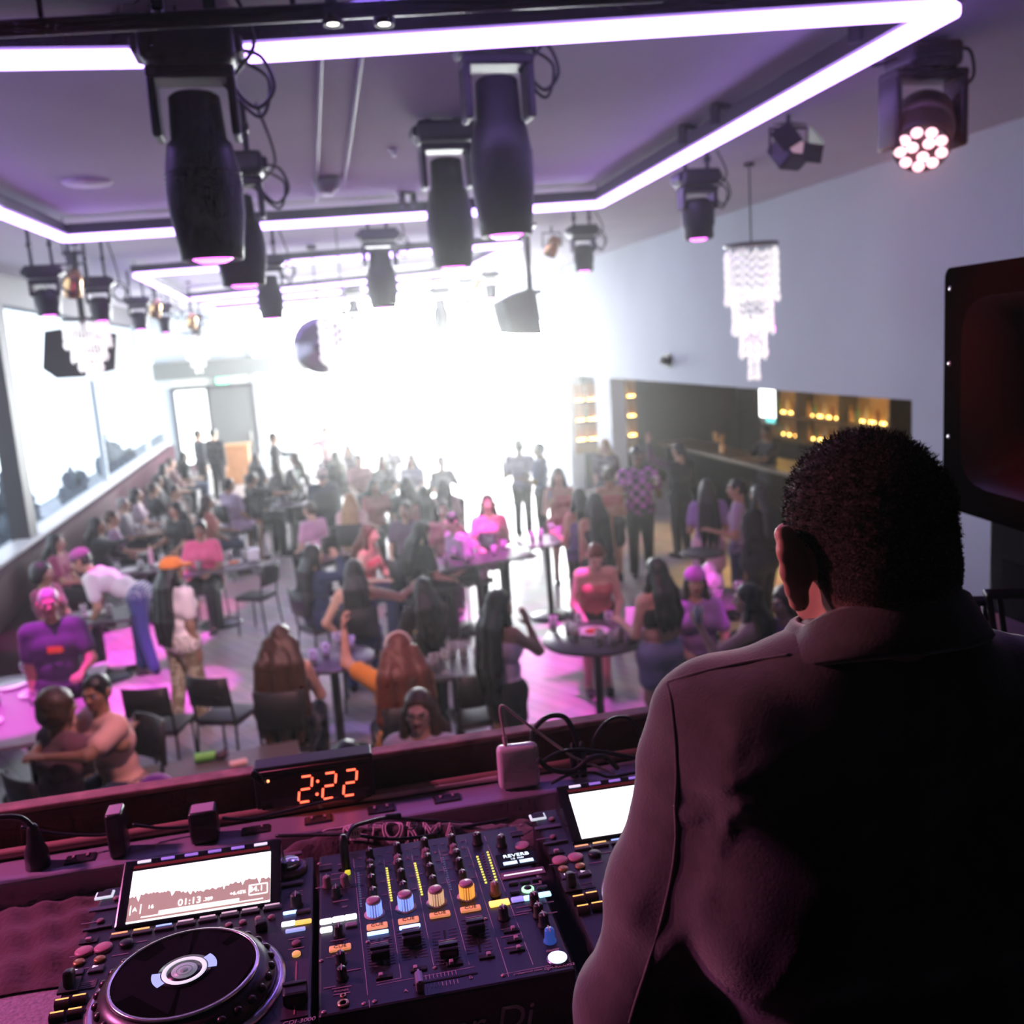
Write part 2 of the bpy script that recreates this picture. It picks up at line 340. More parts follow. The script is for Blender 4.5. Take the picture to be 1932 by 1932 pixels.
led_frame([(-2.118, 15.476), (3.212, 13.642), (3.191, 18.306), (-2.104, 22.207)], 'middle purple led tube frame, slanted, second from the booth', (0, 17))
led_frame([(-1.925, 24.4), (3.2, 20.9), (3.2, 24.6), (-1.925, 27.6)], 'farthest purple led tube frame near the bright end windows', (0, 24))
# ================================================================== things hung from the ceiling
M_fix = mat('fixture_black', (.022, .021, .026), .45, bump=(60, .05))
M_cab = mat('cable_black', (.012, .012, .014), .5)
M_mag = mat('lens_magenta', (.3, .05, .3), .2, emit=(.9, .12, 1.0), es=6)
M_steel = mat('bare_steel', (.65, .65, .68), .3, 1)
M_pink = mat('lens_pink_white', (1, .8, .85), .3, emit=(1, .55, .62), es=2.6)
def moving_head(px, pt, pb, wpx, Y, label, kind='spot', lit=True, group=None, yaw=0, basepx=None, cat='stage light'):
    top, bot = WY(px, pt, Y), WY(px, pb, Y); wd = wpx/CF*Y*1.02; L = top.z-bot.z; r = wd/2; x, y = (top.x+bot.x)/2, Y
    t = thing('moving_head_light', label, cat, (x, y, ZC), yaw, group); zt, zb = top.z-ZC, bot.z-ZC
    zc = zb+L*.62                                             # tilt axis
    hb = MB(); q = None
    if kind == 'spot': hb.lathe([(.0, zt), (r*.55, zt), (r*.66, zt-L*.02), (r*.72, zt-L*.27), (r*.84, zt-L*.3), (r*.96, zt-L*.45), (r, zt-L*.58), (r*.97, zt-L*.72), (r*.86, zb+L*.1), (r*.82, zb), (r*.7, zb), (r*.68, zb+.02), (0, zb+.02)], n=28)
    else: hb.lathe([(0, zt), (r*.6, zt), (r*.95, zt-L*.12), (r, zt-L*.3), (r, zt-L*.62), (r*.9, zt-L*.75), (r*.92, zb+.01), (r*.84, zb), (r*.8, zb+.02), (0, zb+.02)], n=28)
    for k in range(5): hb.lathe([(r*.93, zt-L*(.47+k*.03)), (r*1.012, zt-L*(.475+k*.03)), (r*.93, zt-L*(.485+k*.03))], n=28)
    h = obj('lamp_head', hb, t, M_fix)
    lb = MB(); lr = r*.52; lb.lathe([(0, zb-.012), (lr*.7, zb-.008), (lr, zb+.004), (lr, zb+.02), (0, zb+.02)], n=24)
    obj('lens', lb, h, M_mag if lit else mat('lens_dark', (.05, .04, .07), .1))
    yb = MB(); yz = zt+.05
    for s in (-1, 1): yb.box((s*(r*.8+.03), 0, (zt-L*.26+yz)/2), (.035, r*1.1, L*.26+.06), bev=.012)
    yb.box((0, 0, yz+.02), (r*1.6+.1, r*1.2, .05), bev=.015); obj('yoke', yb, t, M_fix)
    bb = MB(); bz = min(yz+.12, -.06); bb.box((0, 0, bz), (max(.34, r*2.4), .28, .13), bev=.03, seg=3)
    for s in (-1, 1): bb.box((s*max(.18, r*1.24), 0, bz), (.05, .2, .07), bev=.02)
    b = obj('base', bb, t, M_fix)
    for s in (-1, 1): cb = MB(); cb.cyl((s*.1, 0, bz+.05), (s*.1, 0, 0), .018, n=8); cb.box((s*.1, 0, (bz)/2+.03), (.05, .06, .05), bev=.008); obj('ceiling_clamp', cb, t, M_blk)
    wb = MB(); w0 = max(.2, r*1.3)
    wb.tube(smooth_path([(w0-.02, 0, bz), (w0+.08, .03, bz-.02), (w0+.12, .03, bz-.14), (w0+.04, .02, bz-.22), (w0-.04, 0, bz-.12), (w0+.06, -.04, bz+.02), (w0-.02, -.02, -.02)]), .009, 6)
    wb.tube(smooth_path([(w0-.04, .02, bz-.02), (w0+.1, .05, bz-.1), (w0+.05, .05, bz-.25), (w0-.1, .03, bz-.1)]), .008, 6); obj('cable', wb, t, M_cab)
    return t
G1 = 'profile moving heads along the middle of the ceiling'
moving_head(384, 178, 492, 128, 4.35, 'big black moving head nearest the booth, hanging left of centre', group=G1)
moving_head(452, 368, 540, 88, 6.3, 'black moving head partly hidden behind the big left one', group=G1)
moving_head(946, 148, 446, 115, 4.9, 'big black moving head nearest the booth, hanging right of centre', group=G1)
moving_head(848, 300, 506, 84, 6.9, 'black moving head just left of and behind the big right one', group=G1)
moving_head(720, 474, 582, 56, 11, 'hazy grey moving head in the middle before the bright windows', group=G1)
moving_head(510, 520, 602, 46, 12.5, 'dim moving head behind the left pair, half lost in glare', group=G1)
moving_head(668, 565, 610, 24, 21, 'small faint moving head in the glare far down the room', group=G1)
moving_head(832, 565, 622, 30, 19, 'faint moving head in the glare right of the far middle one', group=G1)
G2 = 'short moving heads along the right side'
a = moving_head(1317, 375, 452, 62, 8.2, 'short black moving head with magenta lens before the right wall chandelier', 'wash', group=G2)
moving_head(1101, 462, 512, 38, 12, 'short black moving head above the right wall, farther than the chandelier', 'wash', group=G2)
moving_head(926, 535, 564, 22, 19, 'tiny moving head far right, second from the bright windows', 'wash', group=G2)
moving_head(880, 545, 575, 18, 22, 'tiny moving head far right, nearest the bright windows', 'wash', group=G2)
G3 = 'short moving heads along the left side'
moving_head(90, 545, 596, 42, 11.2, 'short black moving head at far left with magenta lens', 'wash', group=G3)
moving_head(190, 560, 606, 34, 12.8, 'short black moving head second from the left, beside the left chandelier', 'wash', group=G3)
moving_head(264, 588, 622, 27, 17, 'small moving head third from the left', 'wash', group=G3)
moving_head(311, 596, 628, 20, 19.5, 'small moving head fourth from the left', 'wash', group=G3)
moving_head(372, 612, 640, 18, 24, 'tiny moving head fifth from the left before the far wall', 'wash', group=G3)
# LED wash head with lit lenses, top right
def led_wash():
    Y = 5.2; c = WY(1741, 245, Y); K_ = 1.2; t = thing('led_wash_light', 'black moving wash light with a cluster of glowing pinkish lenses', 'stage light', (c.x, Y, ZC))
    aim = ((EYE-c).normalized()*.8+Vector((-.05, 0, -.62))).normalized(); q = aim.to_track_quat('-Z', 'Y').to_matrix(); o = Vector((0, 0, c.z-ZC))
    hb = MB(); r = .135; hb.lathe([(0, .17), (r*.8, .165), (r, .12), (r*1.04, 0), (r, -.12), (r*.92, -.155), (r*.86, -.15), (0, -.15)], o, 32, q)
    h = obj('lamp_head', hb, t, M_fix)
    pts = [(.042*math.cos(i*2*PI/3+.4), .042*math.sin(i*2*PI/3+.4)) for i in range(3)]+[(.092*math.cos(i*2*PI/9), .092*math.sin(i*2*PI/9)) for i in range(9)]
    for p in pts:
        lb = MB(); lb.sphere((0, 0, 0), .026, 14, 8, (1, 1, .5)); vs = [q @ (Vector(v)+Vector((p[0], p[1], -.156)))+o for v in lb.v]; lb.v = [tuple(v) for v in vs]; obj('lens', lb, h, M_pink)
    ab = MB()
    for s in (-1, 1): ab.box((s*.175, 0, o.z+.08), (.04, .16, .34), bev=.02, seg=3)
    ab.box((0, 0, o.z+.24), (.39, .17, .05), bev=.02, seg=3); obj('yoke', ab, t, M_fix)
    bb = MB(); bb.box((0, 0, o.z+.32), (.28, .24, .12), bev=.03, seg=3)
    obj('base', bb, t, M_fix)
    cb = MB(); cb.tube(smooth_path([(.1, 0, o.z+.33), (.24, 0, o.z+.36), (.27, 0, o.z+.24), (.2, .02, o.z+.2), (.12, 0, o.z+.3)]), .009, 6)
    cb.tube(smooth_path([(-.1, 0, o.z+.33), (-.26, .02, o.z+.3), (-.22, .05, o.z+.42), (-.1, .02, o.z+.46)]), .009, 6); obj('cable', cb, t, M_cab)
    ri = MB(); ri.lathe([(r*1.05, -.02), (r*1.075, 0), (r*1.05, .02)], o, 32, q); obj('trim_ring', ri, h, mat('grey_trim', (.12, .11, .12), .4))
    for o_ in [t]+list(t.children_recursive):
        if o_.type == 'MESH':
            me = o_.data; me.transform(Matrix.Translation((0, 0, o.z)) @ Matrix.Scale(K_, 4) @ Matrix.Translation((0, 0, -o.z)))
    for s in (-1, 1): rb = MB(); rb.cyl((s*.1, 0, o.z+.4), (s*.1, 0, 0), .02, n=10); obj('ceiling_clamp', rb, t, M_blk)
    return Vector((c.x, Y, c.z)), aim
WPOS, WAIM = led_wash()
# floodlight with barn doors
Y = 7.0; c = WY(1488, 290, Y); t = thing('floodlight', 'black floodlight with open barn doors and pinkish face under the right led tube', 'stage light', (c.x, c.y, ZC)); zo = c.z-ZC
b = MB(); q = Euler((R(-38), 0, R(28))).to_matrix(); b.box((0, 0, zo), (.26, .16, .2), q, .02); bd = obj('body', b, t, M_fix)
b = MB(); b.box(q @ Vector((0, -.082, 0))+Vector((0, 0, zo)), (.23, .008, .17), q); obj('lamp_face', b, bd, mat('flood_face', (.8, .55, .65), .3, emit=(1, .6, .75), es=.35))
for s, ax in ((1, 'x'), (-1, 'x'), (1, 'z'), (-1, 'z')):
    b = MB(); off = Vector((s*.19, -.14, 0)) if ax == 'x' else Vector((0, -.14, s*.15)); e = Euler((0, 0, R(s*50))) if ax == 'x' else Euler((R(-s*50), 0, 0))
    b.box(q @ off+Vector((0, 0, zo)), (.16, .006, .19) if ax == 'x' else (.25, .006, .13), q @ e.to_matrix()); obj('barn_door', b, bd, M_fix)
b = MB(); b.tube([(-.15, 0, zo), (-.15, 0, zo+.18), (.15, 0, zo+.18), (.15, 0, zo)], .012, 6); obj('yoke', b, t, M_blk); b = MB(); b.cyl((0, 0, zo+.18), (0, 0, 0), .016, n=8); obj('ceiling_rod', b, t, M_blk)
# small amber spotlights between the moving heads
M_amb = mat('amber_metal', (.7, .42, .2), .25, 1)
def par(px, py, Y, label, s=1.0):
    c = WY(px, py, Y); t = thing('spotlight', label, 'stage light', (c.x, c.y, ZC), 0, 'small copper spotlights on the ceiling rails'); zo = c.z-ZC
    q = Euler((R(35), R(20), 0)).to_matrix(); b = MB(); b.lathe([(0, .12*s), (.05*s, .12*s), (.07*s, .08*s), (.085*s, -.1*s), (.07*s, -.1*s), (.06*s, -.02*s), (0, -.02*s)], (0, 0, zo), 16, q); obj('lamp_can', b, t, M_amb)
    b = MB(); b.tube([(-.11*s, 0, zo), (-.11*s, 0, zo+.16*s), (.11*s, 0, zo+.16*s), (.11*s, 0, zo)], .012*s, 6); b.cyl((0, 0, zo+.16*s), (0, 0, 0), .014*s, n=8); obj('yoke', b, t, M_blk)
par(137, 535, 11.8, 'copper coloured spotlight between the two leftmost moving heads', 1.3)
par(293, 582, 18, 'copper coloured spotlight between the third and fourth left moving heads', 1.3)
par(362, 606, 22, 'farthest copper coloured spotlight at left', 1.4)
par(1042, 466, 13.5, 'copper coloured spotlight on the right side beside a short moving head', 1.2)
par(902, 536, 20.5, 'farthest copper coloured spotlight on the right side', 1.2)
# crystal chandeliers
M_cry_glow = mat('crystal', (.95, .93, .92), .12, 0, spec=.9, coat=.6, emit=(1, .95, .94), es=.75)  # emission stands in for window backlight; the crystals themselves are no lamps
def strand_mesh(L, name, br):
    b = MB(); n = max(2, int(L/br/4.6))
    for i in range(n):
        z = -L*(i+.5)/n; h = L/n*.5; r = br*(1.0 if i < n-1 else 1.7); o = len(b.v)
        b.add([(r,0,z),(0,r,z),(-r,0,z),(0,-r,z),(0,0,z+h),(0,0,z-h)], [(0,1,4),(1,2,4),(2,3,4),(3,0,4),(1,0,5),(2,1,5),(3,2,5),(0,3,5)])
    return b.mesh(name, M_cry_glow)
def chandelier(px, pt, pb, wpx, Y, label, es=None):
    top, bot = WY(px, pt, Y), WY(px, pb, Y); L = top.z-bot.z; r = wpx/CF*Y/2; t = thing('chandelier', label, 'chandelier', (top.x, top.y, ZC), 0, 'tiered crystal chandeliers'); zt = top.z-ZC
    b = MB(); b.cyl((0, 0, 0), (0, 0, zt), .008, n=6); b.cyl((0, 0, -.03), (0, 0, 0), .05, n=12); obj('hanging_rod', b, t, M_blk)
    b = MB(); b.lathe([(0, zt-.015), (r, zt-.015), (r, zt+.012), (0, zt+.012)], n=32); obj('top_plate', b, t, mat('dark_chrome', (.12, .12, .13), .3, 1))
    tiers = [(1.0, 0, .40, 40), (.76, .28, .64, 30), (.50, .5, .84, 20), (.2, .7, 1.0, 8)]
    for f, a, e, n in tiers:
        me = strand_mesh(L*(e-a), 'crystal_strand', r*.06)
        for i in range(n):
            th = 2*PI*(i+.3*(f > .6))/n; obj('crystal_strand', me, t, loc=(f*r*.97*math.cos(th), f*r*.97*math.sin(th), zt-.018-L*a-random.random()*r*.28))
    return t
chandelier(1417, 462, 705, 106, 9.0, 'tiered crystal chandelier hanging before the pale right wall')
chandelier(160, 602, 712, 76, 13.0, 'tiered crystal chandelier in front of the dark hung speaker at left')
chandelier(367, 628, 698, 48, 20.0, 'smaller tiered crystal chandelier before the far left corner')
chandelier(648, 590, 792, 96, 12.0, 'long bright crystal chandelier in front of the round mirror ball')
chandelier(885, 850, 985, 44, 13.0, 'bright crystal drop hanging low over the middle tables') if False else None
# mirror ball
c = WY(606, 652, 14.5); t = thing('mirror_ball', 'large dim round mirror ball behind the long bright chandelier', 'mirror ball', (c.x, c.y, ZC)); b = MB(); b.sphere((0, 0, c.z-ZC), .40, 36, 24); b.sm = [False]*len(b.f)
obj('ball', b, t, mat('mirror_tile', (.3, .27, .36), .25, .8)); b = MB(); b.cyl((0, 0, 0), (0, 0, c.z-ZC+.38), .01, n=6); b.cyl((0, 0, -.06), (0, 0, 0), .07, n=12); obj('motor_rod', b, t, M_blk)
# hung loudspeakers
def hung_speaker(corners, Y, depth, label, stalk, yaw):
    P = [WY(x, y, Y) for x, y in corners]; cx = sum(p.x for p in P)/len(P); cz = sum(p.z for p in P)/len(P)
    t = thing('loudspeaker', label, 'loudspeaker', (cx, Y, cz), 0, 'loudspeakers hung from the ceiling'); b = MB(); n = len(P)
    vs = [(p.x-cx, 0, p.z-cz) for p in P]+[((p.x-cx)*.9+yaw, depth, (p.z-cz)*.92) for p in P]
    b.add(vs, [tuple(range(n)), tuple(range(n, 2*n))[::-1]]+[(i, n+i, n+(i+1) % n, (i+1) % n) for i in range(n)]); obj('cabinet', b, t, mat('speaker_black', (.03, .028, .03), .6))
    b = MB(); s = WY(*stalk, Y); b.cyl((s.x-cx, depth*.4, 0), (s.x-cx, depth*.4, ZC-cz), .045, n=12); b.box((s.x-cx, depth*.4, ZC-cz-.02), (.24, .2, .04)); b.box((s.x-cx, depth*.4, .28), (.3, .1, .06)); obj('ceiling_bracket', b, t, M_blk)
hung_speaker([(83, 625), (121, 619), (220, 629), (217, 697), (160, 711), (107, 714), (80, 696)], 13.8, .5, 'dark angular loudspeaker behind the left crystal chandelier', (150, 600), .1)
hung_speaker([(950, 567), (993, 545), (1011, 546), (1025, 631), (990, 632), (966, 630)], 13.0, .45, 'dark angular loudspeaker on a stalk left of the pale right wall', (1003, 500), -.1)
# ceiling bits: round grille, smoke detector, rails, hanging hooks, hatch with cables, pipe
c = WZ(165, 342, ZC); b = MB(); b.lathe([(0, -.03), (.17, -.03), (.19, -.015), (.2, 0), (0, 0)], n=32); tag(obj('ceiling_speaker', b, None, mat('white_grille', (.8, .78, .85), .6), loc=c), 'round white flush speaker grille on the ceiling at upper left', 'speaker')
c = WZ(615, 335, ZC); t = thing('smoke_detector', 'small dark dome hanging from the ceiling between the moving heads', 'detector', c); b = MB(); b.lathe([(0, -.13), (.08, -.12), (.12, -.06), (.12, -.02), (.1, 0), (0, 0)], n=24); obj('dome', b, t, mat('grey_plastic', (.25, .24, .27), .4)); b = MB(); b.cyl((0, 0, -.15), (0, 0, -.128), .05, n=16); obj('rim', b, t, mat('white_plastic', (.8, .8, .8), .4))
for i, (p, l) in enumerate((((742, 282), 'tiny white sprinkler on the ceiling nearest the big right moving head'), ((751, 362), 'tiny white sprinkler on the ceiling farther from the booth'))):
    c = WZ(*p, ZC); b = MB(); b.lathe([(0, -.05), (.02, -.05), (.012, -.03), (.035, -.012), (.04, 0), (0, 0)], n=14); tag(obj('sprinkler', b, None, mat('white_gloss', (.9, .9, .9), .3), loc=c), l, 'sprinkler', 'ceiling sprinklers')
for (p0, p1, nm) in (((606, 108), (596, 380), 'left one of two thin conduits running along the ceiling'), ((683, 105), (650, 345), 'right one of two thin conduits running along the ceiling')):
    a, e = WZ(*p0, ZC-.015), WZ(*p1, ZC-.015); b = MB(); b.cyl(a, e, .012, n=8); tag(obj('conduit', b, None, mat('conduit_grey', (.3, .28, .33), .5)), nm, 'pipe', 'ceiling conduits')
a, e = WY(-60, 58, 3.72), WY(1250, -12, 3.5); b = MB(); b.cyl(a, e, .028, n=12)
t = thing('lighting_pipe', 'long dark pipe above the front led tube', 'pipe', a); b.v = [tuple(Vector(v)-a) for v in b.v]; obj('pipe', b, t, mat('pipe_black', (.03, .03, .03), .35, .6))
for f in (.1, .45, .8): p = a.lerp(e, f)-a; b2 = MB(); b2.cyl(p, (p.x, p.y, ZC-a.z), .01, n=6); obj('hanger', b2, t, M_blk)
for px, l in ((627, 'left one of two tiny lamps under the front pipe'), (724, 'right one of two tiny lamps under the front pipe')):
    c = WY(px, 30, 3.62); t = thing('track_lamp', l, 'lamp', (c.x, c.y, c.z), 0, 'tiny lamps under the front pipe'); b = MB(); b.lathe([(0, .05), (.022, .05), (.036, .01), (.036, -.03), (.03, -.03), (0, -.02)], n=16); obj('lamp_can', b, t, M_fix)
    b = MB(); b.cyl((0, 0, .045), (0, 0, .16), .006, n=6); obj('stem', b, t, M_blk); b = MB(); b.lathe([(0, -.022), (.026, -.026), (0, -.03)], n=14); obj('bulb', b, t, mat('bulb_lit', (1, 1, .95), .3, emit=(1, .97, .9), es=5))
c = WZ(335, 48, ZC); t = thing('ceiling_hatch', 'open dark hatch in the ceiling with bundled cables showing', 'hatch', c); b = MB(); b.box((0, 0, -.03), (.55, .3, .06)); obj('recess', b, t, mat('hatch_black', (.012, .01, .014), .9))
b = MB(); rr = random.Random(3)
for k in range(7): b.tube(smooth_path([(-.22+.07*k*rr.random(), -.1+.2*rr.random(), -.07), (-.05+.1*rr.random(), -.1+.2*rr.random(), -.1), (.1, -.1+.2*rr.random(), -.08), (.24*rr.random(), -.1+.2*rr.random(), -.065)]), .008, 5)
obj('cable_bundle', b, t, mat('cable_mixed', (.3, .18, .16), .4))
# small black rigging clamps and cable runs along the LED frame
for i, (p, l) in enumerate((((1628, 66), 'black rigging clamp on the right led tube nearest its corner'), ((1362, 225), 'black rigging clamp halfway along the right led tube'), ((1300, 262), 'black rigging clamp on the right led tube beside the halfway one'), ((770, 382), 'black rigging clamp on the back led tube'))):
    c = WZ(p[0], p[1], ZL+.1); t = thing('rigging_clamp', l, 'clamp', c, .5, 'rigging clamps on the led frame'); b = MB(); b.box((-.07, 0, .02), (.035, .08, .13), bev=.01); b.box((.07, 0, .02), (.035, .08, .13), bev=.01); b.box((0, 0, .085), (.18, .05, .03), bev=.008); obj('jaw', b, t, M_blk); b = MB(); b.cyl((0, 0, .08), (0, 0, ZC-ZL-.1), .01, n=8); obj('rod', b, t, M_blk)
# wall dome cameras on the right wall
for p, l, r in (((1263, 680), 'black dome camera on the pale right wall below the chandelier', .13), ((1027, 673), 'tiny dark dome camera on the right wall near the bright end', .09)):
    c = WX(*p, XR); t = thing('dome_camera', l, 'camera', c, 0, 'dome cameras on the right wall'); b = MB(); b.sphere((-.06, 0, 0), r, 20, 12, (.8, 1.3, .6)); obj('dome', b, t, mat('dome_black', (.012, .010, .015), .55, spec=.15)); b = MB(); b.cyl((0, 0, 0), (-.05, 0, 0), r*.9, n=18); obj('wall_plate', b, t, M_blk)
# pale curtain rail strip on the ceiling at far right
# ================================================================== people
SK = {k: mat('skin_'+k, c, .5, spec=.4) for k, c in dict(light=(.62, .40, .30), tan=(.48, .28, .19), brown=(.30, .16, .10), dark=(.14, .075, .05)).items()}
M_eyew = mat('eye_white', (.8, .8, .78), .2); M_iris = mat('iris', (.05, .03, .02), .15); M_lip = mat('lips', (.38, .12, .12), .4)
HAIR = {k: mat('hair_'+k, c, .42, noise=(60, .5), bump=(90, .35)) for k, c in dict(black=(.012, .010, .011), brown=(.04, .02, .012), auburn=(.12, .022, .010), blond=(.42, .27, .12), grey=(.35, .33, .32), chestnut=(.06, .026, .013)).items()}
def _head_proto():
    """a head about .235 m tall, centred on its middle, facing +Y"""
    P = [('e', (0, -.012, .028), (.074, .094, .088), None), ('e', (0, .03, -.03), (.060, .066, .075), None), ('e', (0, .045, -.075), (.036, .04, .034), None),
         ('c', (0, .06, -.088), (0, .066, -.084), .02, .018), ('e', (.038, .052, -.02), (.024, .026, .022), None), ('e', (-.038, .052, -.02), (.024, .026, .022), None),
         ('e', (0, .078, .022), (.052, .018, .014), None), ('c', (0, .088, .012), (0, .110, -.026), .009, .012), ('c', (-.013, .096, -.03), (.013, .096, -.03), .008, .008),
         ('c', (0, -.02, -.07), (0, -.032, -.16), .052, .05)]
    for s in (-1, 1): P += [('e', (s*.077, -.008, -.012), (.010, .022, .034), rotm(0, s*.15, s*-.35)), ('e', (s*.082, -.014, .006), (.008, .018, .018), rotm(0, 0, s*-.5))]
    for s in (-1, 1): P.append(('e', (s*.032, .093, .003), (.019, .015, .013), None, 'sub'))
    P.append(('c', (-.022, .104, -.056), (.022, .104, -.056), .0035, .0035, 'sub'))
    v, f = sdf_mesh(P, .0062, .012); b = MB(); fc = v[f].mean(1); mi = np.zeros(len(f), int)
    lip = (np.abs(fc[:, 0]) < .027) & (fc[:, 1] > .06) & (np.abs(fc[:, 2]+.056) < .013); mi[lip] = 3
    b.np(v, f, mi)
    for s in (-1, 1):
        for c, r, k in (((s*.032, .078, .003), .0135, 1), ((s*.032, .0845, .003), .0085, 2)): b.cur = k; b.sphere(c, r, 10, 8)
    b.cur = 4
    for s in (-1, 1): b.tube([(s*.014, .096, .017), (s*.032, .097, .024), (s*.05, .086, .019)], .0035, 5)
    b.cur = 0; return b
HEADP = _head_proto()
def _hand_proto(curl):
    """right hand, wrist at the origin, fingers along +Y, palm facing -Z, thumb on -X"""
    P = [('c', (-.02, .02, 0), (-.024, .082, 0), .016, .013), ('c', (.02, .02, 0), (.026, .076, 0), .015, .012), ('c', (0, .02, 0), (0, .084, 0), .018, .014), ('c', (0, -.03, 0), (0, .02, 0), .024, .024)]
    for x, L, sp in ((-.028, .07, -.05), (-.009, .079, -.01), (.010, .074, .02), (.028, .058, .09)):
        p = np.array([x, .082-abs(x)*.2, 0.]); a = .25*curl
        for j, l in enumerate((L*.45, L*.3, L*.25)):
            d = np.array([math.sin(sp), math.cos(a), -math.sin(a)]); q = p+d*l; P.append(('c', p, q, .0088-j*.0011, .0082-j*.0011)); p = q; a += .55*curl
    P += [('c', (-.024, .018, -.004), (-.052, .05, -.014), .014, .011), ('c', (-.052, .05, -.014), (-.058-.0*curl, .083, -.02-.02*curl), .0105, .0085)]
    return sdf_mesh(P, .0048, .005)
HANDP = {'relax': _hand_proto(.55), 'grip': _hand_proto(1.35), 'flat': _hand_proto(.15)}
SHOE = sdf_mesh([('c', (0, -.03, -.035), (0, .16, -.045), .036, .028), ('c', (0, -.03, .0), (0, -.02, .03), .036, .04), ('c', (-.008, .1, -.045), (.01, .17, -.048), .036, .03), ('h', (0, 0, -.07), (0, 0, -1))], .011, .03)
def nrm(v): v = np.asarray(v, float); return v/np.linalg.norm(v)
def frame_from(y, up):
    y = nrm(y); x = nrm(np.cross(y, up)); z = np.cross(x, y); return np.stack([x, y, z], 1)
ARMS = {  # upper arm and forearm directions in the torso frame (x outward)
 'down': ((.16, -.05, -1), (.05, .22, -1)), 'table': ((.25, .45, -1), (-.35, 1, -.12)), 'chest': ((.22, .15, -1), (-.3, .75, .8)), 'up': ((.55, .5, .35), (-.05, .2, 1)),
 'head': ((.8, .55, .1), (-.75, -.05, .75)), 'hip': ((.6, -.2, -1), (-.55, .2, -.75)), 'fwd': ((.1, .8, -.65), (-.1, 1, .05)), 'hug': ((.35, .9, -.1), (-.75, .65, .15)),
 'lap': ((.15, .25, -1), (-.35, .8, -.5)), 'reach': ((.2, 1, -.25), (-.1, 1, -.1)), 'side': ((.9, .3, -.35), (.5, .7, .2)), 'hold': ((.2, .1, -1), (-.15, 1, .25)), 'back': ((.2, -.3, -1), (-.1, .1, -1))}
SHAREPROTO = {}
def person(name_label, px, py, yaw, pose='stand', H=1.68, skin='tan', hair=('black', 'long', .35), top=('tee', (.1, .1, .12)), bottom=('jeans', (.03, .04, .08)), arms=('down', 'down'), lean=0, headyaw=0, headpitch=0, w=1.0, z0=0, hands='relax', shoes=(.02, .02, .02), fem=True, hat=None, seat=.46, step=0, turn=0, group=None, h=.02, legs=True, extras=None, sl=0):
    t = thing('person', name_label, 'person', (0, 0, z0), R(yaw), group)
    a = R(lean); UP = np.array([math.sin(R(sl)), math.sin(a), math.cos(a)]); UP /= np.linalg.norm(UP); RX = np.array([math.cos(R(turn)), math.sin(R(turn)), 0]); RX = nrm(RX-UP*(RX @ UP)); FW = np.cross(UP, RX)
    if pose == 'sit': P = np.array([0, -.02, seat+.095*w])
    else: P = np.array([0, 0, .525*H])
    T = lambda v: RX*v[0]+FW*v[1]+UP*v[2]
    W1, CH_, NK = P+UP*.095*H, P+UP*.2*H, P+UP*.295*H
    sw = (.098 if fem else .112)*H; S = {s: P+UP*.272*H+RX*s*sw for s in (-1, 1)}
    hp = R(headpitch+lean*.35); hy = R(headyaw+turn*.6); ND = nrm(np.array([0, math.sin(hp)*.5+.05, 1])+UP*.6); HC = NK+ND*.112*H; hs = H/1.68*1.02
    tp = WZ(px, py, z0+HC[2]); cy, sy = math.cos(R(yaw)), math.sin(R(yaw)); t.location = (tp.x-(HC[0]*cy-HC[1]*sy), tp.y-(HC[0]*sy+HC[1]*cy), z0)
    Rh = rotm(-hp, 0, hy); hips = {s: P+RX*s*.052*H-UP*.012*H for s in (-1, 1)}
    prims = []; hw = (1.06 if fem else .95)*w
    prims += [('c', hips[-1], hips[1], .068*H*hw, .068*H*hw), ('c', W1-RX*.03*H, W1+RX*.03*H, .062*H*w*(.92 if fem else 1), .062*H*w*(.92 if fem else 1)), ('c', CH_-RX*.045*H, CH_+RX*.045*H, .064*H*w, .064*H*w),
              ('c', S[-1]*.8+NK*.2, S[1]*.8+NK*.2, .036*H*w, .036*H*w), ('c', NK-UP*.03*H, HC-ND*.05*H, .034*H, .031*H)]
    if fem: prims += [('e', CH_+RX*s*.042*H+FW*.052*H*w, (.034*H*w,)*3, None) for s in (-1, 1)]
    torso = list(prims[:4])+prims[5:]
    K, A = {}, {}
    for s in (-1, 1):
        if pose == 'sit': K[s] = hips[s]+np.array([s*.03*H, .245*H, -.005]); K[s][2] = seat+.06; A[s] = K[s]+np.array([0, -.02, -(seat-.02)]); A[s][2] = .075
        else: K[s] = np.array([s*.055*H, .02+s*step*.1, .28*H]); A[s] = np.array([s*.06*H, -.01+s*step*.2, .05*H]); A[s][2] = .075
    legp = {}
    for s in (-1, 1):
        legp[s] = [('c', hips[s]-np.array([0, 0, .0]), K[s], .056*H*w, .036*H*(w*.5+.5)), ('c', K[s], A[s], .036*H*(w*.4+.6), .023*H), ('c', A[s], A[s]+np.array([0, .02, -.03]), .026*H, .024*H), ('c', A[s]+np.array([0, -.02, -.035]), A[s]+np.array([0, .13, -.045]), .026, .022)]
        prims += legp[s]
    armp = {}; E, Wr, fd = {}, {}, {}
    for s, nm in ((-1, arms[0]), (1, arms[1])):
        u, f = ARMS[nm] if isinstance(nm, str) else nm; u = nrm((u[0]*s, u[1], u[2])); f = nrm((f[0]*s, f[1], f[2]))
        ud, fd[s] = T(u), T(f)
        if nm == 'down': ud, fd[s] = nrm(ud*.4+np.array([0, 0, -.6])), nrm(fd[s]*.3+np.array([0, .1, -.7]))
        E[s] = S[s]+ud*.178*H; Wr[s] = E[s]+fd[s]*.148*H
        armp[s] = [('c', S[s], E[s], .031*H*(w*.7+.3), .024*H*(w*.5+.5)), ('c', E[s], Wr[s], .024*H*(w*.4+.6), .0155*H)]; prims += armp[s]
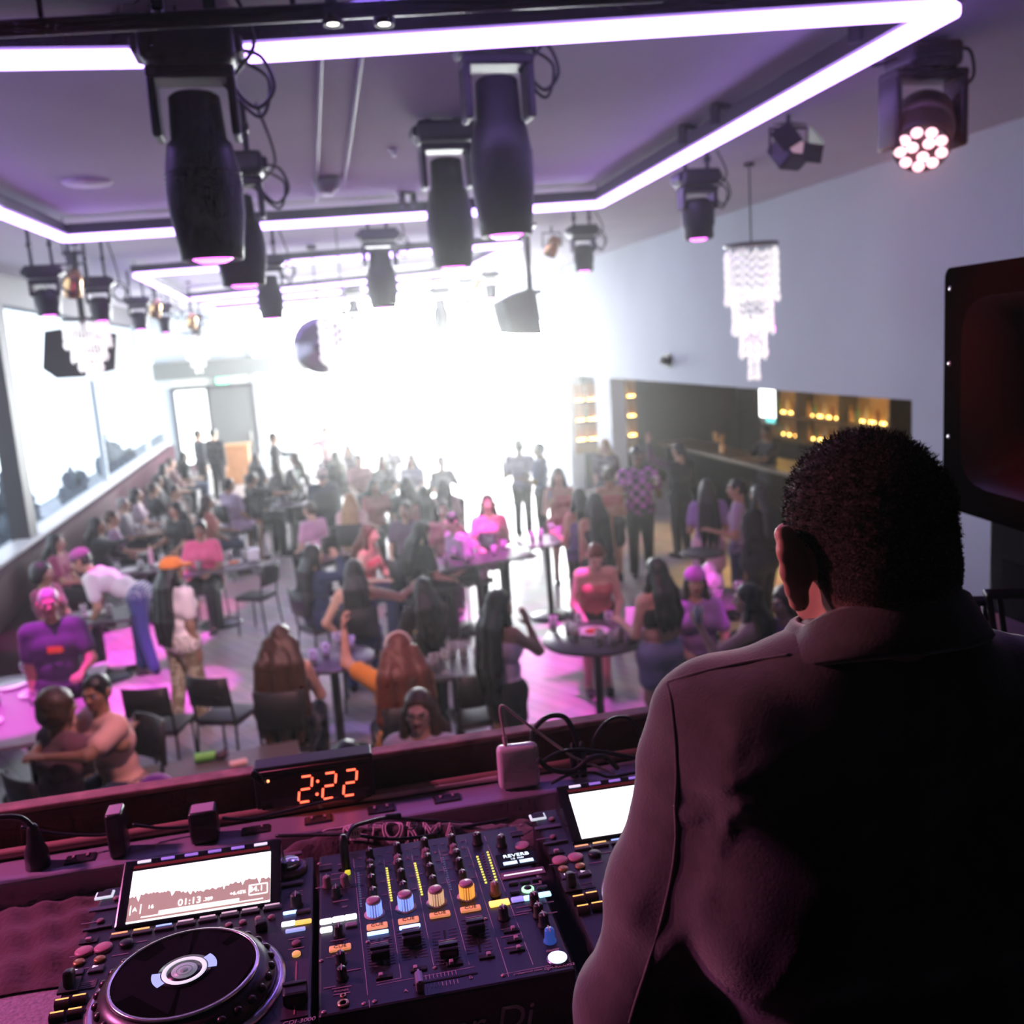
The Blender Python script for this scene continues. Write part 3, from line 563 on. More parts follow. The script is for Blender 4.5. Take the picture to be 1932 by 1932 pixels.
    v, f = sdf_mesh(prims, h, .035); b = MB(); b.np(v, f)
    hv = np.array(HEADP.v)*hs; b.np(np.array([0, 0, 0])+hv @ Rh.T+HC, np.array([q for q in HEADP.f if len(q) == 4]), [m for m, q in zip(HEADP.mi, HEADP.f) if len(q) == 4])
    for s in (-1, 1):
        hvv, hf = HANDP[hands if isinstance(hands, str) else hands[(s+1)//2]]; m = hvv.copy(); upv = np.array([s*.25, -.3, 1]) if abs(fd[s][2]) < .8 else np.array([s, .2, 0])
        if s < 0: m[:, 0] *= -1; hf = hf[:, ::-1]
        b.np(m*(H/1.72) @ frame_from(fd[s], upv).T+Wr[s]+fd[s]*.008, hf)
    obj('body', b, t, [SK[skin], M_eyew, M_iris, M_lip, HAIR[hair[0]]])
    # hair
    hk = hair[1]; off = .0; hpz = []
    if hk != 'bald':
        cap = [('e', (0, -.016, .036), (.083, .100, .092), None), ('e', (0, -.04, -.01), (.080, .074, .085), None)]
        cut = [('e', (0, .098, -.022), (.060, .075, .078), None, 'sub'), ('e', (0, .07, -.11), (.1, .09, .07), None, 'sub')]
        if hk == 'short': cap = [('e', (0, -.014, .034), (.079, .098, .090), None), ('e', (0, -.045, -.01), (.074, .064, .07), None)]; cut.append(('e', (0, -.03, -.13), (.12, .12, .06), None, 'sub'))
        if hk == 'curly': cap = [('e', (0, -.03, .045), (.115, .115, .105), None), ('e', (0, -.05, -.02), (.12, .095, .10), None)]
        if hk == 'bun': cap.append(('e', (0, -.085, .09), (.05, .05, .045), None))
        X = lambda q: Rh @ (np.array(q)*hs)+HC
        pr = []
        for q in cap+cut: pr.append((q[0], X(q[1]), tuple(np.array(q[2])*hs), Rh)+q[4:])
        if hk == 'long':
            Lh = hair[2]*H; hv = hair[3] if len(hair) > 3 else 1.12; b0 = X((0, -.06, -.02)); bk = -FW; p1 = NK-FW*.075*H*w+UP*.03; p2 = P+UP*(.295*H-Lh*.55)-FW*.095*H*w; p3 = P+UP*(.295*H-Lh)-FW*.105*H*w
            for dx, r in ((-.05*hv, .042*hv), (0, .05*hv), (.05*hv, .042*hv)):
                d = RX*dx; pr += [('c', b0+d*.8, p1+d*1.3, r, r*1.05), ('c', p1+d*1.3, p2+d*1.7, r*1.05, r), ('c', p2+d*1.7, p3+d*1.3, r, r*.45)]
            for s in (-1, 1): pr += [('c', X((s*.078, -.01, .0)), X((s*.088, .0, -.12)), .026, .03), ('c', X((s*.088, .0, -.12)), NK+RX*s*.075*H+FW*.02*H-UP*.06*H, .03, .024)]
        def dz(X_, Y_, Z_): return .0045*np.sin(95*X_+11*np.sin(9*Z_))*np.sin(88*Y_+7*np.sin(11*Z_+1)) if hk != 'curly' else .008*np.sin(120*X_)*np.sin(120*Y_)*np.sin(120*Z_)
        v, f = sdf_mesh(pr, .0135, .02, dz); b = MB(); b.np(v, f); obj('hair', b, t, HAIR[hair[0]])
    if hat:
        kd, c = hat; b = MB(); X = lambda q: Rh @ (np.array(q)*hs)+HC
        pr = [('e', X((0, -.012, .05)), tuple(np.array((.094, .112, .085))*hs), Rh), ('h', X((0, 0, .028)), Rh @ np.array([0, 0, -1]))]
        if kd == 'cap': pr.append(('e', X((0, .12, .034)), tuple(np.array((.075, .075, .012))*hs), Rh))
        v, f = sdf_mesh(pr, .01, .015); b.np(v, f); obj('cap' if kd == 'cap' else 'beanie', b, t, cloth(c))
    # clothes
    g = .013; tk, tc = top[0], top[1]; pat = top[2] if len(top) > 2 else None
    grow = lambda L, e: [(q[0], q[1], q[2], q[3]+e, q[4]+e) if q[0] == 'c' else (q[0], q[1], tuple(np.array(q[2])+e), q[3]) for q in L]
    if tk != 'none':
        pr = grow(torso, g)
        if tk in ('tee', 'long', 'jacket', 'dress_s'):
            k = 1.0 if tk in ('long', 'jacket') else 0; fr = .62
            for s in (-1, 1):
                a0, a1 = armp[s]
                if k: pr += grow([('c', a0[1], a0[2], a0[3], a0[4]), ('c', a1[1], a1[1]*.1+a1[2]*.9, a1[3], a1[4])], g)
                else: pr += grow([('c', a0[1], a0[1]*(1-fr)+a0[2]*fr, a0[3], a0[3]*.95)], g+.006)
        if tk in ('tank', 'crop', 'dress'): pr = pr[:3]+pr[4:]; pr.append(('c', S[-1]*.62+NK*.38-UP*.03*H, S[1]*.62+NK*.38-UP*.03*H, .028*H+g, .028*H+g))
        if tk == 'crop': pr = pr[2:]
        if tk.startswith('dress'):
            for s in (-1, 1): pr += grow([('c', hips[s], hips[s]*.3+K[s]*.7, .06*H*w, .056*H*w)], g)
        if tk in ('tank', 'crop', 'dress'): pr.append(('h', NK-UP*.055*H, UP))
        v, f = sdf_mesh(pr, h, .035); b = MB(); b.np(v, f); obj('dress' if tk.startswith('dress') else ('jacket' if tk == 'jacket' else 'shirt'), b, t, cloth(tc, pat))
    bk, bc = bottom[0], bottom[1]; bp = bottom[2] if len(bottom) > 2 else None
    if bk != 'none':
        pr = grow(prims[:1], g)
        for s in (-1, 1):
            q = legp[s]
            if bk == 'jeans': pr += grow([q[0], ('c', q[1][1], q[1][2], q[1][3], q[1][4]+.012)], g)
            elif bk == 'shorts': pr += grow([('c', q[0][1], q[0][1]*.45+q[0][2]*.55, q[0][3], q[0][3])], g)
            elif bk == 'skirt': m = (q[0][1]*.35+q[0][2]*.65); pr += [('c', q[0][1], m*.9+(hips[-1]+hips[1])*.05, .064*H*w, .08*H*w)]
        v, f = sdf_mesh(pr, h, .04 if bk != 'jeans' else .02); b = MB(); b.np(v, f); obj({'jeans': 'trousers', 'shorts': 'shorts', 'skirt': 'skirt'}[bk], b, t, cloth(bc, bp))
    if legs:
        for s in (-1, 1): b = MB(); b.np(SHOE[0]+A[s]+np.array([0, 0, -.005]), SHOE[1]); obj('shoe', b, t, cloth(shoes))
    if extras: extras(t, dict(HC=HC, Rh=Rh, hs=hs, Wr=Wr, P=P, NK=NK, CH=CH_, UP=UP, FW=FW, RX=RX, H=H, S=S))
    return t, dict(Wr=Wr, HC=HC)
_CL = {}
def cloth(c, pat=None):
    k = (tuple(c), pat)
    if k in _CL: return _CL[k]
    n = 'cloth_%d' % len(_CL)
    if pat in ('camo', 'spots'):
        m = mat(n, c, .85); nt = m.node_tree; tc = nt.nodes.new('ShaderNodeTexCoord'); no = nt.nodes.new('ShaderNodeTexNoise'); no.inputs['Scale'].default_value = 11 if pat == 'camo' else 26
        cr = nt.nodes.new('ShaderNodeValToRGB'); cr.color_ramp.interpolation = 'CONSTANT'; cr.color_ramp.elements[0].color = (*c, 1); e = cr.color_ramp.elements[1]; e.position = .5
        e.color = (.42, .36, .24, 1) if pat == 'camo' else (.05, .03, .06, 1)
        if pat == 'camo': e2 = cr.color_ramp.elements.new(.62); e2.color = (.12, .10, .06, 1)
        nt.links.new(tc.outputs['Object'], no.inputs['Vector']); nt.links.new(no.outputs['Fac'], cr.inputs['Fac']); nt.links.new(cr.outputs['Color'], nt.nodes['Principled BSDF'].inputs['Base Color'])
    elif pat == 'check':
        m = mat(n, c, .85); nt = m.node_tree; tc = nt.nodes.new('ShaderNodeTexCoord'); no = nt.nodes.new('ShaderNodeTexChecker'); no.inputs['Scale'].default_value = 11
        no.inputs['Color1'].default_value = (*c, 1); no.inputs['Color2'].default_value = (c[0]*.12, c[1]*.12, c[2]*.15, 1); nt.links.new(tc.outputs['Object'], no.inputs['Vector']); nt.links.new(no.outputs['Color'], nt.nodes['Principled BSDF'].inputs['Base Color'])
    else: m = mat(n, c, .85, sheen=.15, bump=(14, .25))
    _CL[k] = m; return m
# ================================================================== furniture on the dance floor
M_top = mat('table_top_black', (.06, .052, .06), .38); M_topw = mat('table_top_brown', (.16, .08, .045), .35); M_seatm = mat('seat_black', (.02, .02, .023), .5)
def table(px, py, label, shape='round', sx=.7, sy=None, hgt=.75, yaw=0, m=None, group='black pedestal tables', loc=None):
    c = Vector(loc) if loc else WZ(px, py, hgt); t = thing('pedestal_table', label, 'table', (c.x, c.y, 0), R(yaw), group); b = MB()
    if shape == 'round': b.lathe([(0, hgt-.035), (sx/2-.01, hgt-.035), (sx/2, hgt-.025), (sx/2, hgt-.008), (sx/2-.008, hgt), (0, hgt)], n=36)
    else: b.box((0, 0, hgt-.018), (sx, sy or sx, .036), bev=.008)
    obj('tabletop', b, t, m or M_top); b = MB(); b.lathe([(.045, .03), (.04, .1), (.04, hgt-.09), (.1, hgt-.05), (.1, hgt-.036), (0, hgt-.036)], n=16); obj('pedestal', b, t, M_blk)
    b = MB(); rb = min(.28, sx*.4); b.lathe([(0, 0), (rb, 0), (rb, .012), (rb*.9, .025), (.06, .045), (0, .045)], n=32); obj('base', b, t, mat('base_black', (.03, .03, .033), .25, .5)); return t
def _chair():
    t = thing('chair', 'x', 'chair'); b = MB(); b.box((0, 0, .445), (.40, .40, .035), bev=.015, seg=3); obj('seat', b, t, M_seatm)
    b = MB(); n = 7; vs = []; fs = []
    for k in range(n):
        x = -.19+.38*k/(n-1); y = -.215-.035*(1-(x/.19)**2)
        for (dy, z) in ((0, .60), (0, .84), (-.02, .84), (-.02, .60)): vs.append((x, y+dy-(z-.45)*.12, z))
    for k in range(n-1):
        for j in range(4): fs.append((k*4+j, (k+1)*4+j, (k+1)*4+(j+1) % 4, k*4+(j+1) % 4))
    fs += [(0, 1, 2, 3), ((n-1)*4+3, (n-1)*4+2, (n-1)*4+1, (n-1)*4)]; b.add(vs, fs, True); obj('backrest', b, t, M_seatm)
    for s in (-1, 1):
        b = MB(); b.tube([(s*.19, .18, 0), (s*.18, .165, .43)], .012, 8); obj('leg', b, t, M_blk)
        b = MB(); b.tube([(s*.2, -.23, 0), (s*.185, -.19, .44), (s*.185, -.225, .64), (s*.185, -.255, .83)], .012, 8); obj('leg', b, t, M_blk)
    b = MB(); b.tube([(-.18, .165, .42), (.18, .165, .42), (.185, -.19, .42), (-.185, -.19, .42)], .01, 6, True); obj('seat_frame', b, t, mat('chair_steel', (.25, .25, .27), .3, .8)); return t
CHAIR0 = _chair(); _used = [False]
def chair(x, y, yaw, label, seat=.46, group='black metal chairs on the dance floor'):
    if not _used[0]: _used[0] = True; c = CHAIR0; c.location = (x, y, 0); c.rotation_euler = (0, 0, R(yaw)); c['label'] = label; c['group'] = group
    else: c = dup(CHAIR0, (x, y, 0), R(yaw), label, group)
    c.scale = (1, 1, seat/.463); return c
# small table things

def thin_glass():
    m = bpy.data.materials.new('drinking_glass'); m.use_nodes = True; nt = m.node_tree; nt.nodes.clear(); o = nt.nodes.new('ShaderNodeOutputMaterial'); mx = nt.nodes.new('ShaderNodeMixShader'); tr_ = nt.nodes.new('ShaderNodeBsdfTransparent'); gl = nt.nodes.new('ShaderNodeBsdfPrincipled'); gl.inputs['Base Color'].default_value = (.9, .9, .92, 1); lw = nt.nodes.new('ShaderNodeLayerWeight')
    lw.inputs[0].default_value = .6; gl.inputs['Roughness'].default_value = .12; tr_.inputs[0].default_value = (.93, .95, .95, 1); nt.links.new(lw.outputs['Facing'], mx.inputs[0]); nt.links.new(tr_.outputs[0], mx.inputs[1]); nt.links.new(gl.outputs[0], mx.inputs[2]); nt.links.new(mx.outputs[0], o.inputs[0]); return m
M_glass = thin_glass(); M_plate = mat('white_china', (.85, .84, .82), .25); M_redd = mat('red_drink', (.55, .03, .02), .15); M_amber = mat('amber_drink', (.6, .22, .04), .15); M_bottle = mat('dark_bottle', (.03, .04, .02), .1, coat=.5)
def glass(x, y, z, label, kind='tumbler', drink=None, group=None):
    t = thing({'wine': 'wine_glass', 'martini': 'cocktail_glass'}.get(kind, 'drinking_glass'), label, 'glass', (x, y, z), 0, group); b = MB()
    if kind == 'wine': b.lathe([(0, 0), (.035, 0), (.03, .004), (.005, .01), (.005, .09), (.025, .11), (.04, .15), (.034, .2), (.031, .2), (.036, .15), (.02, .115), (0, .11)], n=16); lv = [(0, .112), (.02, .115), (.034, .14), (0, .14)]
    elif kind == 'martini': b.lathe([(0, 0), (.04, 0), (.035, .004), (.005, .01), (.005, .1), (.06, .17), (.057, .17), (.004, .106), (0, .105)], n=18); lv = [(0, .108), (.045, .155), (0, .155)]
    else: b.lathe([(0, 0), (.033, 0), (.04, .13), (.037, .13), (.031, .008), (0, .008)], n=16); lv = [(0, .01), (.03, .01), (.0345, .08), (0, .08)]
    obj('glass_body', b, t, M_glass)
    b = MB(); b.lathe(lv, n=14); obj('drink', b, t, drink or mat('clear_drink', (.75, .72, .7), .1)); return t
def bottle(x, y, z, label, m=None, group=None, s=1):
    t = thing('bottle', label, 'bottle', (x, y, z), 0, group); b = MB(); b.lathe([(0, 0), (.034*s, 0), (.036*s, .01), (.036*s, .15*s), (.03*s, .18*s), (.013*s, .21*s), (.013*s, .26*s), (0, .26*s)], n=16); obj('bottle_body', b, t, m or M_bottle)
    b = MB(); b.lathe([(0, .258*s), (.015*s, .258*s), (.015*s, .278*s), (0, .278*s)], n=12); obj('cap', b, t, mat('cap_gold', (.5, .35, .12), .3, .8)); return t
def plate(x, y, z, label, r=.12, food=None, group='plates on the tables'):
    t = thing('plate', label, 'plate', (x, y, z), 0, group); b = MB(); b.lathe([(0, 0), (r*.55, 0), (r*.95, .014), (r, .018), (r*.95, .02), (r*.55, .008), (0, .007)], n=28); obj('dish', b, t, M_plate)
    if food: b = MB(); b.np(*sdf_mesh([('e', (-.02, 0, .02), (.05, .04, .022), None), ('e', (.035, .02, .02), (.04, .035, .02), None), ('e', (.01, -.03, .018), (.035, .03, .018), None)], .007, .01)); obj('food', b, t, food)
    return t
# banquette along the left wall
t = thing('banquette', 'long dark banquette running along the left window wall', 'bench', (XL, 20, 0)); b = MB(); b.box((.72, 0, .36), (.66, 21.5, .18), bev=.05, seg=3); obj('seat_cushion', b, t, mat('banquette_leather', (.05, .012, .025), .75, spec=.15))
b = MB(); b.box((.36, 0, .75), (.2, 21.5, .64), bev=.05, seg=3); obj('backrest', b, t, mat('banquette_leather', (.05, .012, .025), .75, spec=.15)); b = MB(); b.box((.68, 0, .135), (.7, 21.4, .27)); obj('plinth', b, t, M_dark)
TD = {}
TD['hug'] = table(48, 1330, 'long purple-lit table at the left edge with plates and drinks', 'square', 1.15, 1.9, .78, 6, mat('table_top_mauve', (.30, .24, .30), .55))  # top coloured paler and mauve so the magenta light shows on it
TD['low'] = table(392, 1470, 'dark rectangular table just below the ledge with a green item on it', 'square', 1.25, .85, .74, 4, mat('table_top_grey', (.12, .10, .10), .35))
TD['two'] = table(628, 1240, 'small round table between the brown haired and the red haired woman', 'round', .72, hgt=.9)
TD['drk'] = table(858, 1250, 'black square table crowded with glasses beside the woman in shorts', 'square', .75, .7, .9, -4)
TD['red'] = table(1125, 1200, 'round table with red drinks left of the dj shoulder', 'round', .95, hgt=.92)
TD['mag'] = table(900, 1053, 'long magenta-lit table in the middle of the crowd', 'square', 1.35, .7, .9, 12)
TD['hi'] = table(1032, 1018, 'high table catching magenta light, on a pale round base', 'square', .68, .62, 1.0, 8)
TD['nap'] = table(405, 1068, 'dark table of the woman in pink with a white napkin box', 'square', 1.2, .75, .8, 6)
TD['bent'] = table(183, 1162, 'magenta-lit table the bending man leans over', 'square', .8, .65, .74, 0)
TD['wh'] = table(268, 1072, 'table with white plates behind the orange cap', 'square', 1.1, .6, .75, 0)
TD['pnk'] = table(282, 1003, 'pinkish table by the banquette with glasses', 'square', .7, .6, .75, 0, M_topw)
TD['brn'] = table(337, 905, 'brown wooden table by the far banquette', 'square', 1.1, .6, .75, 0, M_topw)
TD['mid'] = table(548, 950, 'round pedestal table of the two seated men', 'round', .7, hgt=.9)
TD['far'] = table(572, 862, 'bright far table reflecting the end windows', 'round', 1.0, hgt=.76)
TD['cen'] = table(745, 905, 'hazy table in the middle of the far crowd', 'round', .8, hgt=.8)
TD['sta'] = table(948, 858, 'high round table of the two standing silhouettes', 'round', .7, hgt=1.05)
TD['bag'] = table(1335, 1128, 'purple-lit table with a shiny bag behind the dj', 'round', .9, hgt=.9)
TD['bar'] = table(1325, 1040, 'small high table lit magenta before the white skirt', 'round', .5, hgt=1.0)
for args in (('curved black chair standing alone, its back tilted', 424, 1290, -28, .5), ('black chair with a dark jacket colour back left of the lone one', 300, 1310, -15, .5), ('black chair pushed to the glass-crowded table', 892, 1290, 6, .52), ('black chair with shiny seat beside the napkin box table', 478, 1085, 60, .5), ('black chair far at the bright end table', 600, 880, 40, .46), ('black chair behind the napkin table, half hidden', 452, 1010, 100, .46)):
    c = WZ(args[1], args[2], args[4]+.25); chair(c.x, c.y, args[3], args[0], args[4])
# host stand
c = WZ(441, 838, 1.12); t = thing('host_stand', 'orange brown wooden host stand far at left near the door', 'podium', (c.x, c.y, 0)); b = MB(); b.box((0, 0, .54), (.8, .5, 1.08), bev=.02); obj('body', b, t, mat('stand_wood', (.42, .19, .08), .5, noise=(6, .2))); b = MB(); b.box((0, -.02, 1.1), (.9, .6, .05), bev=.01); obj('top_board', b, t, mat('stand_wood_light', (.6, .3, .12), .4))
# drinks, plates and bottles
def on(key, dx, dy): t = TD[key]; q = Matrix.Rotation(t.rotation_euler[2], 3, 'Z') @ Vector((dx, dy, 0)); return t.location.x+q.x, t.location.y+q.y
HT = dict(hug=.78, low=.74, two=.9, drk=.9, red=.92, mag=.9, hi=1.0, nap=.8, bent=.74, wh=.75, pnk=.75, brn=.75, mid=.9, far=.76, cen=.8, sta=1.05, bag=.9, bar=1.0)
WHERE = dict(hug='the purple-lit table at the left edge', two='the small round table between the two long haired women', drk='the black square table beside the woman in shorts', red='the round table with red drinks', mag='the long magenta-lit table', hi='the high magenta table', nap='the table of the woman in pink', bent='the table the bending man leans over', wh='the table behind the orange cap', pnk='the pinkish banquette table', brn='the brown banquette table', mid='the table of the two seated men', far='the bright far table', cen='the hazy far table', sta='the high table of the silhouettes', bag='the purple-lit table behind the dj')
rg = random.Random(11)
for key, n, sx, sy in (('hug', 6, .45, .75), ('two', 4, .22, .22), ('drk', 7, .3, .28), ('red', 8, .34, .34), ('mag', 5, .55, .25), ('hi', 4, .25, .22), ('nap', 5, .5, .28), ('bent', 2, .3, .2), ('wh', 3, .45, .2), ('pnk', 4, .3, .22), ('brn', 3, .45, .2), ('mid', 4, .24, .24), ('far', 5, .4, .4), ('cen', 3, .3, .3), ('sta', 2, .25, .2), ('bag', 3, .3, .3)):
    for i in range(n):
        x, y = on(key, (-1+2*((i+.5)/n))*sx, rg.uniform(-1, 1)*sy); k = ('tumbler', 'tumbler', 'wine')[i % 3]
        glass(x, y, HT[key], ('stemmed wine glass' if k == 'wine' else 'clear tumbler')+' on '+WHERE[key], k, None, ('wine glasses on ' if k == 'wine' else 'tumblers on ')+WHERE[key])
x, y = on('hug', .25, .55); glass(x, y, .78, 'tall cocktail glass with pale drink before the man in the printed shirt', 'martini', mat('pink_drink', (.8, .4, .45), .2))
x, y = on('red', -.2, -.05); glass(x, y, .92, 'tumbler of deep red drink at the left of the round drinks table', 'tumbler', M_redd); x, y = on('red', .15, -.22); glass(x, y, .92, 'tumbler of deep red drink at the front of the round drinks table', 'tumbler', M_redd)
x, y = on('red', 0, .1); plate(x, y, .92, 'plate with red food among the drinks on the round table', .15, mat('red_food', (.55, .06, .03), .5))
x, y = on('hug', -.3, -.35); plate(x, y, .78, 'white oval plate at the left edge of the photo', .19, mat('pale_food', (.7, .5, .4), .6)); x, y = on('hug', .05, .25); plate(x, y, .78, 'plate with reddish food on the purple-lit table', .14, mat('orange_food', (.7, .2, .06), .6)); x, y = on('hug', -.2, .6); plate(x, y, .78, 'plate nearest the printed shirt man on the purple-lit table', .14)
x, y = on('wh', .3, .1); plate(x, y, .75, 'white plate right behind the orange cap', .17); x, y = on('wh', -.2, -.12); plate(x, y, .75, 'white plate between the bending man and the orange cap', .16); x, y = on('bent', -.05, .1); plate(x, y, .74, 'white plate under the bending man', .13)
x, y = on('nap', -.45, .1); bottle(x, y, .8, 'red sauce bottle beside the woman in pink', M_redd, s=.8); x, y = on('wh', .1, .2); bottle(x, y, .75, 'pink-lit bottle behind the orange cap', mat('rose_bottle', (.8, .45, .6), .2)); x, y = on('mid', .1, .1); bottle(x, y, .9, 'dark bottle on the table of the two seated men'); x, y = on('drk', -.3, .1); bottle(x, y, .9, 'dark bottle at the left of the glass-crowded table')
x, y = on('nap', .52, .05); b = MB(); b.box((0, 0, .085), (.15, .15, .17), bev=.025, seg=3); tag(obj('napkin_box', b, None, mat('white_box', (.92, .95, .95), .4), loc=(x, y, .8)), 'bright white square box on the table of the woman in pink', 'box')
x, y = on('nap', .25, .0); plate(x, y, .8, 'plate of orange food before the white box', .12, mat('orange_food', (.7, .2, .06), .6))
c = WZ(388, 1437, .74); b = MB(); b.cyl((-.07, 0, .035), (.07, .01, .035), .034, n=16); b.cyl((.07, .01, .035), (.1, .012, .035), .015, n=10); tag(obj('green_bottle', b, None, mat('green_plastic', (.2, .75, .12), .4), loc=c), 'small bright green bottle lying on the table below the ledge', 'bottle')
c = WZ(418, 1433, .74); b = MB(); b.np(*sdf_mesh([('e', (0, 0, .03), (.05, .035, .03), None), ('c', (.02, 0, .05), (.04, .01, .08), .016, .012)], .008, .02)); tag(obj('dark_pouch', b, None, mat('pouch', (.06, .03, .05), .5), loc=c), 'small dark pouch beside the green bottle', 'pouch')
c = WZ(450, 1443, .74); b = MB(); b.box((0, 0, .015), (.12, .07, .03), (0, 0, .2), .01); tag(obj('napkin', b, None, mat('napkin_pink', (.85, .55, .5), .8), loc=c), 'crumpled pale napkin right of the green bottle', 'napkin')
x, y = on('bag', .0, 0); b = MB(); b.np(*sdf_mesh([('e', (0, 0, .14), (.17, .12, .14), None), ('e', (.02, 0, .28), (.07, .06, .07), None), ('e', (-.12, .02, .2), (.07, .06, .06), None), ('h', (0, 0, 0), (0, 0, -1))], .014, .03, lambda X, Y, Z: .008*np.sin(55*X)*np.sin(50*Z))); tag(obj('gift_bag', b, None, mat('shiny_bag', (.85, .75, .85), .25), loc=(x, y, .9)), 'shiny crumpled pale bag on the purple-lit table', 'bag')
x, y = on('red', .36, .02); b = MB(); b.box((0, 0, .1), (.16, .03, .2), (R(-15), 0, R(-30)), .01); tag(obj('menu_holder', b, None, mat('white_menu', (.9, .85, .92), .4), loc=(x, y, .92)), 'tilted white menu card on the round drinks table', 'menu')
# bar inside the right opening
t = thing('bar_counter', 'long dark bar counter behind the right wall openings', 'counter', (8.0, 14.2, 0)); b = MB(); b.box((0, 0, .52), (.6, 11.5, 1.04)); obj('front', b, t, mat('bar_front', (.010, .008, .007), .95, spec=.05)); b = MB(); b.box((-.08, 0, 1.07), (.8, 11.7, .06), bev=.015); obj('worktop', b, t, mat('bar_top', (.10, .06, .03), .4))
M_warm = mat('warm_strip', (1, .8, .4), .4, emit=(1, .58, .14), es=12)
sh = thing('back_bar', 'backlit bottle shelves glowing amber behind the bar', 'shelf', (10.15, 17.1, 0)); b = MB(); b.box((-.02, 0, 1.75), (.04, 4.6, 1.6)); obj('back_panel', b, sh, mat('back_panel', (.35, .2, .06), .5))
for z in (1.08, 1.55): b = MB(); b.box((-.22, 0, z), (.4, 4.6, .04)); obj('shelf_board', b, sh, mat('shelf_wood', (.12, .07, .03), .5)); b = MB(); b.box((-.06, 0, z+.035), (.04, 4.5, .03)); obj('light_strip', b, sh, M_warm)
for y in (-2.3, -.7, .9, 2.3): b = MB(); b.box((-.2, y, 1.75), (.42, .06, 1.7)); obj('upright', b, sh, M_dark)
hues = [(.6, .3, .05), (.8, .6, .2), (.25, .1, .03), (.75, .7, .5), (.15, .3, .1)]
for z in (1.10, 1.57):
    for i in range(15):
        y = 14.85+i*.3+rg.uniform(-.05, .05); bottle(9.93, y, z, 'liquor bottle on the amber backlit bar shelves', mat('liquor_%d' % (i % 5), hues[i % 5], .12, coat=.5), 'liquor bottles on the back bar', 1.15)
sh2 = thing('bottle_niche', 'narrow niche of warm lit bottles behind the far pillar', 'shelf', (6.85, 21.4, 0), PI/2); b = MB(); b.box((.1, 0, 1.6), (.06, 1.5, 1.6)); obj('back_panel', b, sh2, mat('back_panel', (.35, .2, .06), .5))
for z in (1.1, 1.55, 2.0): b = MB(); b.box((-.05, 0, z), (.3, 1.5, .04)); o = obj('shelf_board', b, sh2, mat('shelf_wood', (.12, .07, .03), .5)); b = MB(); b.box((.04, 0, z+.035), (.04, 1.4, .04)); obj('light_strip', b, o, M_warm)
for i in range(12): bottle(6.35+(i % 4)*.32, 21.35, 1.12+.45*(i//4), 'liquor bottle in the narrow lit niche', mat('liquor_%d' % (i % 5), hues[i % 5], .12, coat=.5), 'liquor bottles in the niche', 1.2)
c0, c1 = WX(1433, 728, 7.6), WX(1463, 800, 7.6); t = thing('menu_screen', 'bright white hanging screen over the bar', 'screen', ((c0+c1)/2)); hh, ww = abs(c0.z-c1.z), abs(c0.y-c1.y); b = MB(); b.box((.03, 0, 0), (.05, ww+.04, hh+.04), bev=.01); obj('casing', b, t, M_blk)
b = MB(); b.box((-.002, 0, .04), (.012, ww, hh-.1)); obj('display', b, t, mat('screen_white', (1, 1, .95), .3, emit=(1, 1, .93), es=4)); b = MB(); b.box((-.002, -ww*.2, -hh/2+.06), (.012, ww*.55, .1)); obj('banner', b, t, mat('screen_teal', (.1, .7, .6), .3, emit=(.05, .6, .55), es=1.5))
b = MB(); b.cyl((.03, 0, hh/2), (.03, 0, 2.63-t.location.z), .02, n=8); obj('ceiling_mount', b, t, M_blk)
c = WX(1363, 852, 7.75); t = thing('beer_tap', 'brass beer tap tower on the bar counter', 'tap', (c.x, c.y, 1.1)); b = MB(); b.lathe([(0, 0), (.07, 0), (.045, .04), (.04, .32), (.06, .35), (0, .38)], n=18); obj('column', b, t, M_amb)
for s in (-1, 0, 1): b = MB(); b.cyl((-.04, s*.06, .27), (-.14, s*.06, .25), .014, n=8); b.cyl((-.13, s*.06, .25), (-.14, s*.06, .42), .012, .02, 8); obj('tap_handle', b, t, mat('tap_amber', (.75, .4, .1), .3))
# exit sign
c = WY(420, 718, YF-.12); t = thing('exit_sign', 'small green glowing exit sign over the far doors', 'sign', c); b = MB(); b.box((0, 0, 0), (.42, .05, .24), bev=.01); obj('casing', b, t, M_dark); b = MB(); b.box((0, -.028, 0), (.39, .008, .21)); obj('face', b, t, mat('exit_face', (.1, .8, .4), .4, emit=(.25, 1, .55), es=2.5))
vs, fs = text_mb('EXIT', .17, .002); b = MB(); b.M = Matrix.Translation((0, -.034, 0)) @ Matrix.Rotation(PI/2, 4, 'X'); b.add(vs, fs); obj('lettering', b, t, mat('exit_letters', (.9, 1, .92), .4, emit=(.85, 1, .9), es=3))
